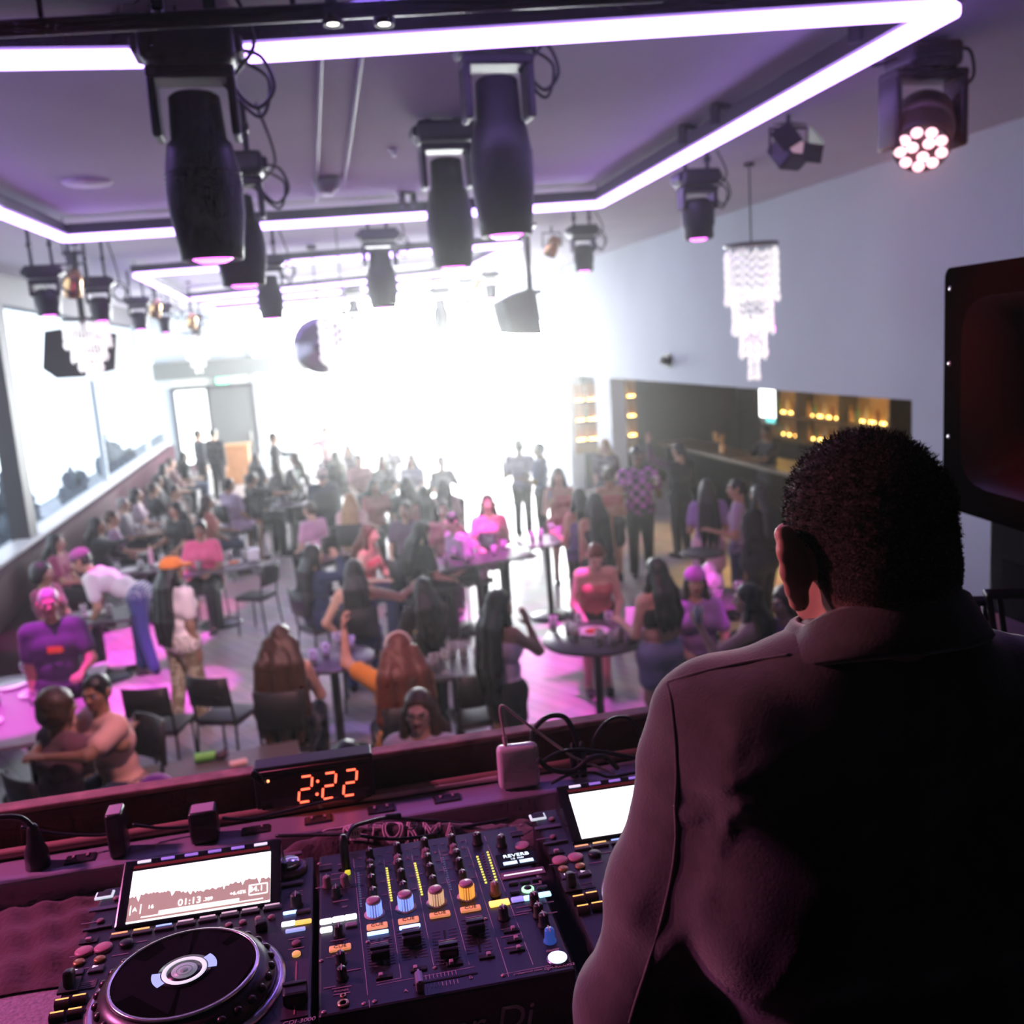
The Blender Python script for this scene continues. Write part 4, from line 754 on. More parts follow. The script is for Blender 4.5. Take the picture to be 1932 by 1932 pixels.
# ================================================================== the crowd
K = (.014, .014, .017); NV = (.02, .026, .075); W_ = (.78, .76, .76); DP = (.09, .05, .10); GR = (.22, .2, .24); PK = (.75, .32, .42); PU = (.30, .16, .42); RD = (.5, .1, .12); JN = (.06, .08, .2)
def seat_chair(t, who, yaw, seat): chair(t.location.x, t.location.y, yaw, 'black chair under '+who, seat)
def PP(label, px, py, yaw, who=None, **kw):
    t, j = person(label, px, py, yaw, **kw)
    if kw.get('pose') == 'sit' and who: seat_chair(t, who, yaw, kw.get('seat', .46))
    return t, j
def hold(kind, side=1, label='', mt=None):
    def f(t, g):
        bpy.context.view_layer.update(); w = t.matrix_world @ Vector(g['Wr'][side]); 
        HELD.append((kind, w, label, mt, t))
    return f
HELD = []
def tee_print(t, g):
    b = MB(); c = g['CH']+g['FW']*(.064*g['H']*1.12+.03)-g['UP']*.02; n = 6
    for k in range(n):
        a = -.35+.7*k/(n-1); p = c+g['RX']*.13*math.sin(a)-g['FW']*(.2*(1-math.cos(a))); b.box(p+np.array([0, 0, .012*math.sin(3*a+1)]), (.03, .008, .045+.01*(k % 2)), rot=(0, 0, -a))
    obj('shirt_print', b, t, mat('orange_print', (.9, .22, .06), .7))
def spectacles(t, g):
    b = MB(); X = lambda q: g['Rh'] @ (np.array(q)*g['hs'])+g['HC']
    for s in (-1, 1):
        b.tube([X((s*.034+.024*math.cos(a), .112, .002+.017*math.sin(a))) for a in np.linspace(0, 2*PI, 13)[:-1]], .0028, 5, True); b.tube([X((s*.058, .108, .006)), X((s*.082, .0, .006))], .0025, 5)
    b.tube([X((-.011, .113, .004)), X((.011, .113, .004))], .0025, 5); obj('glasses', b, t, M_blk)
def hairband(t, g):
    b = MB(); X = lambda q: g['Rh'] @ (np.array(q)*g['hs'])+g['HC']; b.tube([X((.095*math.cos(a), -.005, .03+.105*math.sin(a))) for a in np.linspace(.05, PI-.05, 15)], .009, 6); obj('hairband', b, t, mat('pearl_band', (.8, .75, .7), .25))
sd = 'sit'
# nearest row
PP('woman with curly brown hair seen from behind hugging a friend at lower left', 112, 1336, -50, 'the curly haired hugging woman', pose=sd, seat=.55, hair=('chestnut', 'curly'), top=('tee', (.16, .06, .09)), bottom=('jeans', K), arms=('lap', 'hug'), skin='brown', w=1.1, lean=8)
PP('smiling woman in pale top with her face over the curly haired one', 182, 1306, 128, 'the smiling hugging woman', pose=sd, seat=.6, hair=('black', 'short'), top=('tee', (.75, .45, .38)), bottom=('jeans', NV), arms=('hug', 'hug'), skin='brown', w=1.1, headyaw=30, lean=8)
PP('man in purple shirt with an orange print smiling behind the purple-lit table', 92, 1138, -168, pose='stand', H=1.72, hair=('grey', 'short'), top=('tee', (.08, .05, .13)), bottom=('jeans', K), arms=('table', 'down'), skin='tan', w=1.12, fem=False, extras=tee_print)
PP('man in white shirt and blue jeans bending over a table at left', 152, 1058, 82, pose='stand', H=1.8, hair=('black', 'short'), top=('tee', W_), bottom=('jeans', (.05, .07, .25)), arms=('fwd', 'reach'), skin='tan', lean=62, fem=False, hat=('beanie', (.25, .08, .2)), step=.5)
PP('woman in maroon seated behind the printed shirt man', 82, 1083, -110, pose=sd, hair=('black', 'curly'), top=('tee', (.2, .04, .09)), skin='brown', arms=('lap', 'lap'))
PP('woman with orange cap, white shirt and camouflage trousers standing at left', 326, 1075, -48, pose='stand', H=1.68, hair=('black', 'long', .3), top=('tee', (.78, .66, .64)), bottom=('jeans', (.2, .15, .08), 'camo'), arms=('hold', 'down'), skin='brown', hat=('cap', (.85, .24, .04)), step=.4, w=1.05, headyaw=-15)
PP('woman in bright pink top seated facing us at the napkin box table', 377, 1000, 172, 'the woman in pink', pose=sd, seat=.5, hair=('black', 'bun'), top=('tee', (.85, .12, .28)), bottom=('jeans', K), arms=('table', 'table'), skin='brown', w=1.2)
PP('woman with very long brown hair in black, back to us left of the clock', 530, 1208, -12, 'the brown haired woman in black', pose=sd, seat=.58, hair=('chestnut', 'long', .33, 1.75), top=('tank', K), bottom=('jeans', K), arms=('lap', 'table'), skin='light', w=1.05)
PP('woman with long red hair and orange top raising her left fist', 752, 1226, 4, 'the red haired woman', pose=sd, seat=.56, hair=('auburn', 'long', .27, 1.8), top=('tee', (.7, .3, .04)), bottom=('jeans', K), arms=('up', 'lap'), skin='light', w=1.1, extras=hairband, hands='grip')
PP('smiling woman with glasses just beyond the ledge beside the clock', 790, 1342, 158, pose='stand', H=1.62, w=1.15, hair=('chestnut', 'long', .17), top=('long', (.62, .6, .62)), bottom=('jeans', NV), arms=('down', 'down'), skin='light', extras=spectacles, headyaw=8)
PP('person whose dark crown just shows above the clock', 655, 1440, 172, 'the person hidden behind the clock', pose=sd, seat=.5, hair=('black', 'short'), top=('tee', K), fem=False, skin='brown')
PP('person with pink hat just showing above the ledge at left', 295, 1512, 176, 'the person with the pink hat', pose=sd, seat=.5, hair=('grey', 'long', .15), top=('tee', GR), skin='tan', hat=('beanie', (.8, .12, .5)))
# second row
PP('woman in navy with black hair resting her chin, seated facing right', 592, 1048, -62, 'the chin resting woman', pose=sd, seat=.55, hair=('black', 'long', .25), top=('long', NV), bottom=('jeans', NV), arms=('table', 'head'), skin='tan')
PP('woman in navy vest with dark straight hair, back to us before the leaning one', 668, 1078, -4, 'the woman in the navy vest', pose=sd, seat=.58, hair=('black', 'long', .24), top=('tank', NV), bottom=('jeans', (.05, .06, .22)), arms=('hip', 'side'), skin='tan', w=1.05)
PP('woman with long reddish hair leaning right behind the navy vest', 697, 1008, -120, 'the leaning reddish haired woman', pose=sd, seat=.6, hair=('chestnut', 'long', .3), top=('tank', RD), bottom=('jeans', NV), arms=('table', 'hold'), skin='light', lean=12)
PP('woman in black with dark hair, back to us between the long table and the clock', 798, 1113, 12, pose='stand', H=1.52, hair=('black', 'long', .2), top=('long', K), bottom=('jeans', K), arms=('hip', 'fwd'), skin='tan', w=1.1)
PP('young woman in black shorts and pale vest running a hand through her hair', 942, 1140, -58, pose='stand', H=1.62, hair=('black', 'long', .32), top=('tank', (.72, .6, .72)), bottom=('shorts', K), arms=('down', ((.05, .62, -.5), (-.12, -.3, 1))), skin='tan', headyaw=-10)
PP('woman in pink top with long hair facing us behind the long magenta table', 920, 950, 172, 'the woman behind the magenta table', pose=sd, seat=.66, hair=('brown', 'long', .2), top=('tee', PK), bottom=('jeans', K), arms=('chest', 'table'), skin='light')
PP('person bent over the long magenta table, shoulder lit magenta', 852, 985, 110, 'the person bent over the magenta table', pose=sd, seat=.62, hair=('black', 'short'), top=('tee', (.6, .35, .6)), bottom=('jeans', K), arms=('table', 'table'), skin='light', lean=24, w=1.1)
PP('woman in dark top leaning her face on red-lit arms left of the magenta table', 797, 1002, -70, 'the woman leaning on her arms', pose=sd, seat=.6, hair=('black', 'long', .2), top=('tee', K), bottom=('jeans', K), arms=('table', 'table'), skin='tan', lean=14)
PP('woman in long black dress with waist length black hair, back to us', 1122, 950, 6, pose='stand', H=1.68, hair=('black', 'long', .38), top=('dress', K), bottom=('skirt', K), arms=('down', 'down'), skin='tan')
PP('woman with long dark hair beside the black dress, partly hidden', 1091, 940, 20, pose='stand', H=1.66, hair=('black', 'long', .36), top=('tank', (.16, .08, .3)), bottom=('jeans', K), arms=('hold', 'down'), skin='tan')
PP('woman in red strappy top raising a phone beside the high magenta table', 1053, 898, 172, pose='stand', H=1.66, hair=('black', 'long', .22), top=('tank', (.65, .2, .22)), bottom=('skirt', RD), arms=('down', 'chest'), skin='light', hands='grip', extras=hold('phone', 1, 'lit phone held by the woman in the red strappy top'))
PP('blond woman standing at the far pillar', 1141, 842, 150, pose='stand', H=1.7, hair=('blond', 'long', .26), top=('tee', DP), bottom=('jeans', K), skin='light')
PP('woman with backless red top and hair bun, back to us', 1148, 896, -4, pose='stand', H=1.66, hair=('brown', 'bun'), top=('crop', (.5, .12, .14)), bottom=('skirt', K), arms=('hold', 'down'), skin='tan')
PP('tall man in purple patterned shirt holding a drink and phone', 1202, 860, 166, pose='stand', H=1.88, hair=('black', 'short'), top=('tee', (.62, .12, .68), 'check'), bottom=('jeans', K), arms=('chest', 'hold'), skin='dark', fem=False, w=1.05, hands='grip', extras=hold('cup', -1, 'pale cup held by the man in the purple patterned shirt'))
PP('man in black at the bar pointing upward', 1280, 850, 24, pose='stand', H=1.78, hair=('black', 'short'), top=('long', K), bottom=('jeans', K), arms=('up', 'hold'), skin='tan', fem=False)
PP('woman with long black hair in lilac shirt and white skirt at the bar', 1334, 922, -18, pose='stand', H=1.66, hair=('black', 'long', .3), top=('tee', (.36, .22, .55)), bottom=('skirt', (.85, .62, .72)), arms=('hold', 'hold'), skin='tan')
PP('person in pale lilac shirt turned left beside the white skirt', 1390, 922, 62, pose='stand', H=1.7, hair=('black', 'short'), top=('tee', (.5, .38, .55)), bottom=('jeans', NV), arms=('hold', 'down'), skin='tan', fem=False)
PP('large person in black near the dj head, back to us', 1432, 935, 22, pose='stand', H=1.74, hair=('black', 'long', .2), top=('long', K), bottom=('jeans', K), skin='brown', w=1.25)
PP('bartender in black behind the counter under the bright screen', 1447, 815, 100, pose='stand', H=1.78, hair=('black', 'short'), top=('tee', K), bottom=('jeans', K), arms=('fwd', 'fwd'), skin='brown', fem=False)
PP('red-lit woman stooping with one arm on the round drinks table', 1124, 1048, 172, pose='stand', H=1.62, hair=('auburn', 'short'), top=('tank', RD), bottom=('skirt', K), arms=('table', 'table'), skin='light', lean=26, headpitch=28, w=1.1)
PP('woman in denim shorts and black crop top with purple-lit dark hair', 1237, 1080, 18, pose='stand', H=1.64, hair=('black', 'long', .16), top=('crop', K), bottom=('shorts', (.25, .26, .45)), arms=('hold', 'down'), skin='light', w=1.02)
PP('person in purple bandana seated behind the raised arm', 1312, 1098, 165, 'the person in the purple bandana', pose=sd, seat=.55, hair=('black', 'long', .18), top=('tee', PU), bottom=('jeans', K), skin='tan', hat=('beanie', (.5, .1, .6)), arms=('table', 'table'))
PP('woman with black hair and bent arm holding a drink just left of the dj', 1410, 1130, 62, 'the woman with the bent arm', pose=sd, seat=.62, hair=('black', 'long', .22), top=('tank', K), bottom=('jeans', K), arms=(((.3, .8, -.55), (-.1, .45, 1))), skin='light', w=1.05, extras=hold('tumbler', -1, 'drink held up by the woman with the bent arm'), hands='grip') if False else PP('woman with black hair and bent arm holding a drink just left of the dj', 1410, 1130, 62, 'the woman with the bent arm', pose=sd, seat=.62, hair=('black', 'long', .22), top=('tank', K), bottom=('jeans', K), arms=(((.35, .85, -.5), (-.1, .5, 1)), 'lap'), skin='light', w=1.05, extras=hold('tumbler', -1, 'drink held up by the woman with the bent arm'), hands='grip')
PP('person in dark purple top half hidden behind the black haired woman', 1482, 1138, 100, 'the half hidden person in purple', pose=sd, seat=.6, hair=('brown', 'curly'), top=('tee', (.25, .06, .3)), skin='tan')
# middle distance
PP('man in greyish shirt and shorts, seated left of the round table', 432, 915, -52, 'the man in the greyish shirt', pose=sd, seat=.6, hair=('black', 'short'), top=('tee', (.3, .24, .34)), bottom=('shorts', (.4, .3, .45)), arms=('lap', 'lap'), skin='brown', fem=False, w=1.1)
PP('man in black shirt seated beside the greyish shirt', 476, 903, -60, 'the man in the black shirt', pose=sd, seat=.62, hair=('black', 'short'), top=('tee', K), bottom=('jeans', K), arms=('lap', 'reach'), skin='brown', fem=False, w=1.1)
PP('woman in rust top seated behind the woman in pink', 391, 948, -80, 'the woman in the rust top', pose=sd, hair=('brown', 'long', .2), top=('tee', (.4, .14, .12)), skin='brown', arms=('table', 'lap'))
PP('large man in navy jacket with pale cap, back to us in the middle', 606, 897, 4, 'the man with the pale cap', pose=sd, seat=.66, hair=('grey', 'short'), top=('jacket', (.035, .035, .07)), bottom=('jeans', K), skin='light', fem=False, w=1.3, hat=('beanie', (.8, .72, .6)))
PP('blond woman seated with her back to us, middle of the crowd', 661, 945, -14, 'the blond woman', pose=sd, seat=.6, hair=('blond', 'long', .3), top=('tee', (.7, .5, .48)), bottom=('jeans', K), skin='light')
PP('person in striped pink top leaning on the round table', 584, 962, 40, 'the person in the striped pink top', pose=sd, seat=.5, hair=('brown', 'short'), top=('tee', (.7, .38, .55)), bottom=('jeans', K), arms=('table', 'table'), skin='light', lean=18)
PP('man standing alone in black before the grey door', 516, 826, -80, pose='stand', H=1.76, hair=('black', 'short'), top=('long', K), bottom=('jeans', K), skin='tan', fem=False, arms=('fwd', 'down'))
PP('person in pinkish shirt standing by the bright far table', 612, 815, 110, pose='stand', H=1.74, hair=('brown', 'short'), top=('tee', (.6, .4, .4)), bottom=('jeans', K), arms=('fwd', 'reach'), skin='light', fem=False)
PP('dark figure standing by the host stand, nearer to it', 403, 818, -30, pose='stand', H=1.8, hair=('black', 'short'), top=('long', K), bottom=('jeans', K), skin='tan', fem=False)
PP('dark figure standing at far left beside the window end', 374, 820, -60, pose='stand', H=1.76, hair=('black', 'short'), top=('long', (.05, .05, .06)), bottom=('jeans', K), skin='tan', fem=False)
PP('dark silhouette seated on the far end of the banquette', 347, 862, -70, pose=sd, hair=('black', 'long', .25), top=('long', K), skin='tan', w=1.1)
PP('silhouette in violet standing left of two by the bright window', 979, 842, -30, pose='stand', H=1.74, hair=('black', 'short'), top=('tee', (.16, .12, .22)), bottom=('jeans', K), arms=('hold', 'hold'), skin='dark', fem=False)
PP('silhouette in blue standing right of two by the bright window', 1016, 848, 60, pose='stand', H=1.74, hair=('black', 'short'), top=('tee', (.07, .1, .24)), bottom=('jeans', K), arms=('hold', 'hold'), skin='dark', fem=False)
far = [(548, 898, 20, 'black', K, 'left of the pale cap, nearest it'), (556, 866, 90, 'brown', (.1, .12, .1), 'behind the two seated men'), (484, 866, -60, 'black', (.05, .05, .06), 'above the man in the black shirt'), (656, 848, 150, 'black', (.2, .16, .15), 'before the bright window right of the far table'), (677, 868, 190, 'brown', (.5, .25, .24), 'in dull rose top right of the pale cap'), (706, 918, 200, 'black', (.45, .18, .18), 'with a red-lit face behind the blond woman'), (722, 872, 170, 'black', (.14, .15, .13), 'in hazy grey in the far middle'), (766, 914, 20, 'black', K, 'in black right of the red-lit face'), (776, 868, 160, 'black', (.3, .28, .36), 'in lilac veiled by haze'), (800, 932, 10, 'black', (.5, .25, .22), 'with black hair before the haze'), (833, 872, 200, 'grey', (.22, .23, .22), 'grey in the glare beside the white column'), (838, 918, -20, 'black', (.62, .42, .44), 'in pale rose shirt near the glare'), (735, 842, 180, 'black', (.3, .3, .3), 'almost lost in the glare'), (520, 880, 60, 'brown', (.12, .12, .12), 'left of the round table of glasses, far'), (632, 862, 40, 'brown', K, 'behind the pale cap in black'), (765, 962, 150, 'brown', (.12, .06, .12), 'behind the woman leaning on her arms'), (836, 962, 170, 'black', (.62, .18, .26), 'in red behind the person bent over the table')]
for px, py, yaw, hr, tc, wh in far:
    fm = (px % 2 == 0); PP(('woman' if fm else 'man')+' seated '+wh, px, py, yaw, ('the woman ' if fm else 'the man ')+wh, pose=sd, seat=.55, hair=(hr, 'long' if fm else 'short', .2), top=('tee', tc), bottom=('jeans', K), arms=('table', 'lap'), skin=('tan', 'brown', 'light')[px % 3], fem=fm, h=.024)
ban = [(184, 992, -96, 'black', K, 'brown', 'with orange-lit face and crossed arms'), (212, 978, -80, 'chestnut', (.3, .2, .3), 'tan', 'in lilac beside the crossed arms'), (106, 1024, -100, 'black', (.3, .04, .12), 'tan', 'with red hair light behind the bending man'), (233, 952, -90, 'grey', (.2, .18, .2), 'light', 'third along from the dark post'), (257, 934, -90, 'black', (.4, .3, .35), 'light', 'in pale mauve along the banquette'), (290, 922, -60, 'brown', K, 'tan', 'right of the pale mauve one'), (297, 908, -90, 'black', K, 'brown', 'before the brown banquette table'), (330, 928, -120, 'black', (.1, .05, .05), 'tan', 'with an orange-lit arm at the glasses table'), (309, 885, -80, 'black', K, 'tan', 'beyond the brown banquette table'), (322, 874, -70, 'brown', (.25, .15, .15), 'light', 'near the far end of the banquette'), (332, 962, 130, 'black', K, 'tan', 'on the aisle side of the pinkish table')]
for i, (px, py, yaw, hr, tc, sk, wh) in enumerate(ban):
    PP('person seated at the banquette '+wh, px, py, yaw, ('the person '+wh) if i in (7, 10) else None, pose=sd, hair=(hr, 'long' if i % 2 == 0 else 'short', .2), top=('tee' if i % 3 else 'long', tc), bottom=('jeans', K), arms=('table', 'hug') if i == 0 else ('lap', 'table'), skin=sk, fem=i % 2 == 0, h=.024)
for kind, w_, lab, mt, t in HELD:
    if kind == 'phone': b = MB(); b.box((0, 0, .03), (.075, .01, .15), (0, 0, t.rotation_euler[2]), .006); tag(obj('phone', b, None, mat('phone_back', (.5, .5, .55), .25), loc=w_+Vector((0, 0, .06))), lab, 'phone')
    elif kind == 'cup': b = MB(); b.lathe([(0, 0), (.03, 0), (.042, .11), (.039, .11), (.028, .006), (0, .006)], n=18); tag(obj('paper_cup', b, None, mat('white_cup', (.85, .85, .88), .5), loc=w_+Vector((0, -.05, 0))), lab, 'cup')
    else: glass(w_.x-.02, w_.y-.02, w_.z+.03, lab, 'tumbler')
# ================================================================== the dj booth
TZ = 2.58; MZ = 2.688
M_table = mat('booth_table', (.38, .30, .33), .5, noise=(160, .35), bump=(220, .2)); M_wood = mat('ledge_wood', (.09, .035, .028), .55, noise=(9, .4), bump=(40, .2))
M_gear = mat('gear_black', (.016, .014, .020), .42, noise=(300, .3)); M_cap = mat('knob_black', (.02, .018, .02), .4); M_print = mat('panel_print', (.55, .40, .45), .6); M_rub = mat('rubber_dark', (.02, .018, .02), .6)
t = thing('dj_table', 'wide pinkish booth table under the dj decks', 'table', (.1, 1.4, ZB)); b = MB(); b.box((0, .02, TZ-ZB-.02), (2.7, .90, .04), bev=.006); obj('tabletop', b, t, M_table)
for sx in (-1.2, 1.2):
    for sy in (-.34, .38): b = MB(); b.box((sx, sy, (TZ-ZB-.04)/2), (.06, .06, TZ-ZB-.04)); obj('leg', b, t, M_blk)
t = thing('booth_ledge', 'dark wooden ledge along the front of the booth', 'ledge', (.1, 1.87, ZB)); b = MB(); b.box((0, 0, 1.07/2), (3.4, .034, 1.07), bev=.006); bd = obj('board', b, t, M_wood)
b = MB(); b.box((0, 0, 1.073), (3.4, .04, .012), bev=.004); obj('top_edge', b, bd, mat('ledge_edge', (.32, .17, .14), .6, noise=(25, .4)))
b = MB(); b.cyl((-1.6, -.028, .965), (1.6, -.028, .965), .011, n=10); obj('red_rail', b, t, mat('rail_red', (.25, .05, .03), .4))
t = thing('power_strip', 'long metal power raceway with sockets along the ledge', 'power strip', (.05, 1.765, TZ)); b = MB(); b.box((0, 0, .026), (2.6, .085, .052), bev=.006); obj('raceway', b, t, mat('raceway_metal', (.38, .30, .38), .4, .3))
b = MB(); b.cyl((-1.3, .048, .062), (1.3, .048, .062), .010, n=10); obj('conduit', b, t, mat('conduit_rose', (.4, .2, .17), .4))
for px, py in ((483, 1551), (717, 1516), (838, 1491), (160, 1600), (600, 1535)):
    c = WZ(px, py, TZ+.054)-Vector(t.location); b = MB(); b.box((c.x, 0, .053), (.052, .03, .006), bev=.003); o = obj('socket', b, t, mat('socket_dark', (.03, .02, .03), .4)); b = MB()
    for s in (-1, 1): b.box((c.x+s*.012, .003, .0575), (.004, .012, .003))
    obj('slot', b, o, mat('slot_pink', (.4, .25, .3), .4))
# --- local frame of the decks
DR = -.0292; DQ = Matrix.Rotation(DR, 4, 'Z')
def frame(o):
    inv = (Matrix.Translation(o) @ DQ).inverted()
    return lambda px, py, z=MZ: inv @ WZ(px, py, z)
def c5(x, y): return x/3.22, 1380+y/3.22
def c6(x, y): return 500+x/4.275, 1480+y/4.275
def c7(x, y): return 800+x/3.5, 1380+y/3.5
def lit(n, c, s): return mat('lit_'+n, tuple(min(1, v) for v in c), .4, emit=c, es=s)
L_or, L_bl, L_wh, L_gd, L_gn, L_ye, L_cy, L_vi = lit('orange', (1, .36, .16), .6), lit('blue', (.28, .42, 1), 3.2), lit('white', (.92, .9, 1), 1.9), lit('gold', (1, .6, .12), 1.1), lit('green', (.4, 1, .5), 1.5), lit('yellow', (.85, .8, .12), 1.4), lit('cyan', (.4, .7, 1), 1.8), lit('violet', (.35, .3, 1), .9)
def tick(b, pts, w=.0007, z=0):
    for (p, q) in pts: d = q-p; L = d.length; b.box(((p.x+q.x)/2, (p.y+q.y)/2, p.z+z), (L, w, .0006), rot=(0, 0, math.atan2(d.y, d.x)))
# --- mixer
MO = Vector((.1172, 1.3193, TZ)); mx = thing('dj_mixer', 'black four channel dj mixer with glowing knobs between two decks', 'mixer', MO, DR); F = frame(MO); HZ = MZ-TZ
b = MB(); b.box((0, 0, HZ/2), (.331, .402, HZ), bev=.004); obj('body', b, mx, M_gear)
def knob(px, py, kind='k', r=.0072, h=.017, par=None):
    p = F(px, py, MZ+.006); b = MB(); P = Vector((p.x, p.y, HZ))
    if kind == 'c':
        b.lathe([(.0155, 0), (.0155, .0008), (0, .0008)], P, 20); o = obj('knob_skirt', b, par, M_print); col = COLK.pop(0); b = MB()
        for i in range(16): a = 2*PI*i/16; b.box(P+Vector((.0105*math.cos(a), .0105*math.sin(a), .010)), (.0022, .0022, .018), rot=(0, 0, a))
        obj('lit_ribs', b, o, col); b = MB(); b.lathe([(.0098, 0), (.0095, .019), (.0105, .0195), (.0105, .023), (.008, .0245), (0, .0245)], P, 20); obj('cap', b, o, mat('knob_rose', (.55, .32, .38), .35)); return
    m = {'k': M_cap, 'p': mat('knob_rose_dark', (.28, .15, .17), .4), 'b': mat('knob_blue', (.03, .08, .3), .3, emit=(.05, .12, .6), es=.4), 'y': mat('knob_amber', (.3, .16, .1), .35)}[kind]
    b.lathe([(0, 0), (r*1.15, 0), (r*1.12, .002), (r*.92, .003), (r*.86, h*.9), (r*.7, h), (0, h)], P, 16); o = obj('knob', b, par, m); b = MB(); b.box(P+Vector((0, r*.5, h*.99)), (.0012, r, .0014)); b.box(P+Vector((0, -.002, h+.0003)), (.0012, r*1.3, .0012)); obj('pointer', b, o, M_print)
blueo = mat('ribs_blue', (.3, .4, .9), .3, emit=(.25, .38, 1), es=1.0); oro = mat('ribs_amber', (.8, .4, .1), .3, emit=(1, .45, .08), es=.8); COLK = [blueo, blueo, mat('ribs_mixed', (.6, .45, .4), .3, emit=(.8, .5, .3), es=.7), oro]
cols = [[(843, 575), (848, 645), (852, 710), (862, 790), (875, 895)], [(1066, 530), (1072, 605), (1083, 665), (1100, 745), (1117, 848)], [(1287, 490), (1297, 555), (1313, 620), (1335, 700), (1357, 800)], [(1508, 462), (1522, 520), (1546, 585), (1568, 655), (1595, 755)]]
for cl in cols:
    for i, q in enumerate(cl): knob(*c6(*q), 'p' if i == 1 else 'k', par=mx, h=.013 if i == 1 else .018)
for q in ((882, 1015), (1135, 965), (1382, 925), (1629, 875)): knob(*c6(*q), 'c', par=mx)
for q in ((500, 795), (642, 785)): knob(*c6(*q), 'p', par=mx)
for q in ((575, 875), (597, 1190), (612, 1410), (622, 1535)): knob(*c6(*q), 'k', par=mx)
for q, k in (((352, 720), 'k'), ((512, 735), 'k'), ((470, 1050), 'y'), ((525, 1210), 'k'), ((728, 1120), 'k'), ((757, 1195), 'k'), ((791, 1258), 'k'), ((830, 1360), 'b')): knob(*c7(*q), k, par=mx, r=.008, h=.019)
def button(px, py, sx, sy, m, name='button', h=.004, par=None, rz=0, z=None, txt=None):
    p = F(px, py, MZ+.002 if z is None else z); b = MB(); b.box((p.x, p.y, p.z+h/2-.002), (sx, sy, h), (0, 0, rz), min(sx, sy)*.2); o = obj(name, b, par, m)
    if txt: vs, fs = text_mb(txt, sy*.75, .0002); b = MB(); b.M = Matrix.Translation((p.x, p.y, p.z+h-.0015)); b.add(vs, fs); obj('lettering', b, o, M_rub)
    return o
for q in ((905, 1143), (1158, 1097), (1411, 1050), (1658, 1003)): button(*c6(*q), .030, .0125, L_or, 'cue_button', par=mx, txt='CUE')
button(*c6(606, 1318), .030, .0125, L_or, 'cue_button', par=mx, txt='CUE'); button(*c7(497, 1133), .030, .014, lit('amber', (1, .55, .12), 1.8), 'cue_button', par=mx)
for q in ((910, 1195), (1168, 1147)): button(*c6(*q), .030, .005, L_bl, 'channel_light', par=mx)
for q in ((491, 1105), (593, 1085), (692, 1068), (494, 1172)): button(*c6(*q), .0175, .0115, L_wh, 'mode_button', par=mx)
button(*c6(698, 1132), .0175, .0105, mat('button_grey', (.3, .25, .28), .4), 'mode_button', par=mx)
for q, m_ in (((618, 1108), L_vi), ((700, 1097), L_cy), ((797, 1076), L_cy)): button(*c7(*q), .019, .011, m_, 'effect_button', par=mx)
for q in ((590, 1002), (668, 990), (745, 975), (602, 1060), (780, 1028)): button(*c7(*q), .015, .006, mat('button_dim', (.06, .05, .06), .4), 'small_button', par=mx)
def rnd(px, py, r, m, name, par, h=.004, z=None):
    p = F(px, py, MZ+.002 if z is None else z); b = MB(); b.lathe([(0, 0), (r, 0), (r, h*.7), (r*.8, h), (0, h)], (p.x, p.y, p.z-.002), 20); return obj(name, b, par, m)
rnd(*c7(650, 752), .0125, mat('button_rose', (.62, .28, .32), .4), 'beat_button', mx); rnd(*c7(685, 1038), .0095, L_gn, 'quantize_button', mx, .003); rnd(*c7(685, 1036), .006, M_cap, 'quantize_centre', mx, .0045)
rnd(*c7(882, 1497), .0150, mat('button_chrome', (.25, .25, .4), .25, .8), 'on_off_ring', mx, .003); rnd(*c7(882, 1497), .0128, lit('button_blue_white', (.62, .74, 1), 1.5), 'on_off_button', mx, .006)
# faders and switches
for (q, L0, L1) in (((927, 1340), (920, 1245), (945, 1460)), ((1182, 1222), (1160, 1175), (1215, 1400)), ((1478, 1320), (1445, 1180), (1480, 1440)), ((1695, 1130), (1680, 1085), (1735, 1350))):
    a, e, p = F(*c6(*L0)), F(*c6(*L1)), F(*c6(*q), MZ+.012); b = MB(); d = e-a; b.box(((a.x+e.x)/2, (a.y+e.y)/2, HZ+.0003), (.003, d.length, .001), rot=(0, 0, math.atan2(d.y, d.x)+PI/2)); fs_ = obj('fader_slot', b, mx, mat('slot_black', (.004, .004, .005), .7))
    b = MB()
    for i in range(11): c = a.lerp(e, i/10); b.box((c.x-.012, c.y, HZ+.0003), (.012, .0007, .0006)); b.box((c.x+.012, c.y, HZ+.0003), (.012, .0007, .0006))
    obj('fader_scale', b, mx, mat('panel_print_dim', (.3, .2, .26), .6)); b = MB(); b.box((p.x, p.y, HZ+.010), (.026, .022, .014), bev=.003); b.box((p.x, p.y, HZ+.018), (.026, .007, .004), bev=.001); b.box((p.x, p.y, HZ+.003), (.004, .014, .006)); o = obj('fader_cap', b, mx, M_cap)
    b = MB(); b.box((p.x, p.y+.010, HZ+.0175), (.024, .0016, .001)); obj('fader_line', b, o, M_print)
a, e = F(*c6(1240, 1590)), F(*c6(1545, 1540)); b = MB(); b.box(((a.x+e.x)/2+.01, (a.y+e.y)/2-.004, HZ+.0003), (.085, .003, .001)); obj('crossfader_slot', b, mx, mat('slot_black', (.004, .004, .005), .7)); b = MB()
for i in range(11): c = a.lerp(e, i/10); b.box((c.x, c.y+.006, HZ+.0003), (.0009, .009, .0006)); b.box((c.x, c.y-.013, HZ+.0003), (.0009, .009, .0006))
obj('crossfader_scale', b, mx, M_print); p = F(*c6(1245, 1585), MZ+.01); b = MB(); b.box((p.x, p.y, HZ+.009), (.011, .026, .016), bev=.003); b.box((p.x, p.y, HZ+.0175), (.003, .025, .002)); obj('crossfader_cap', b, mx, mat('fader_silver', (.3, .22, .27), .35, .4))
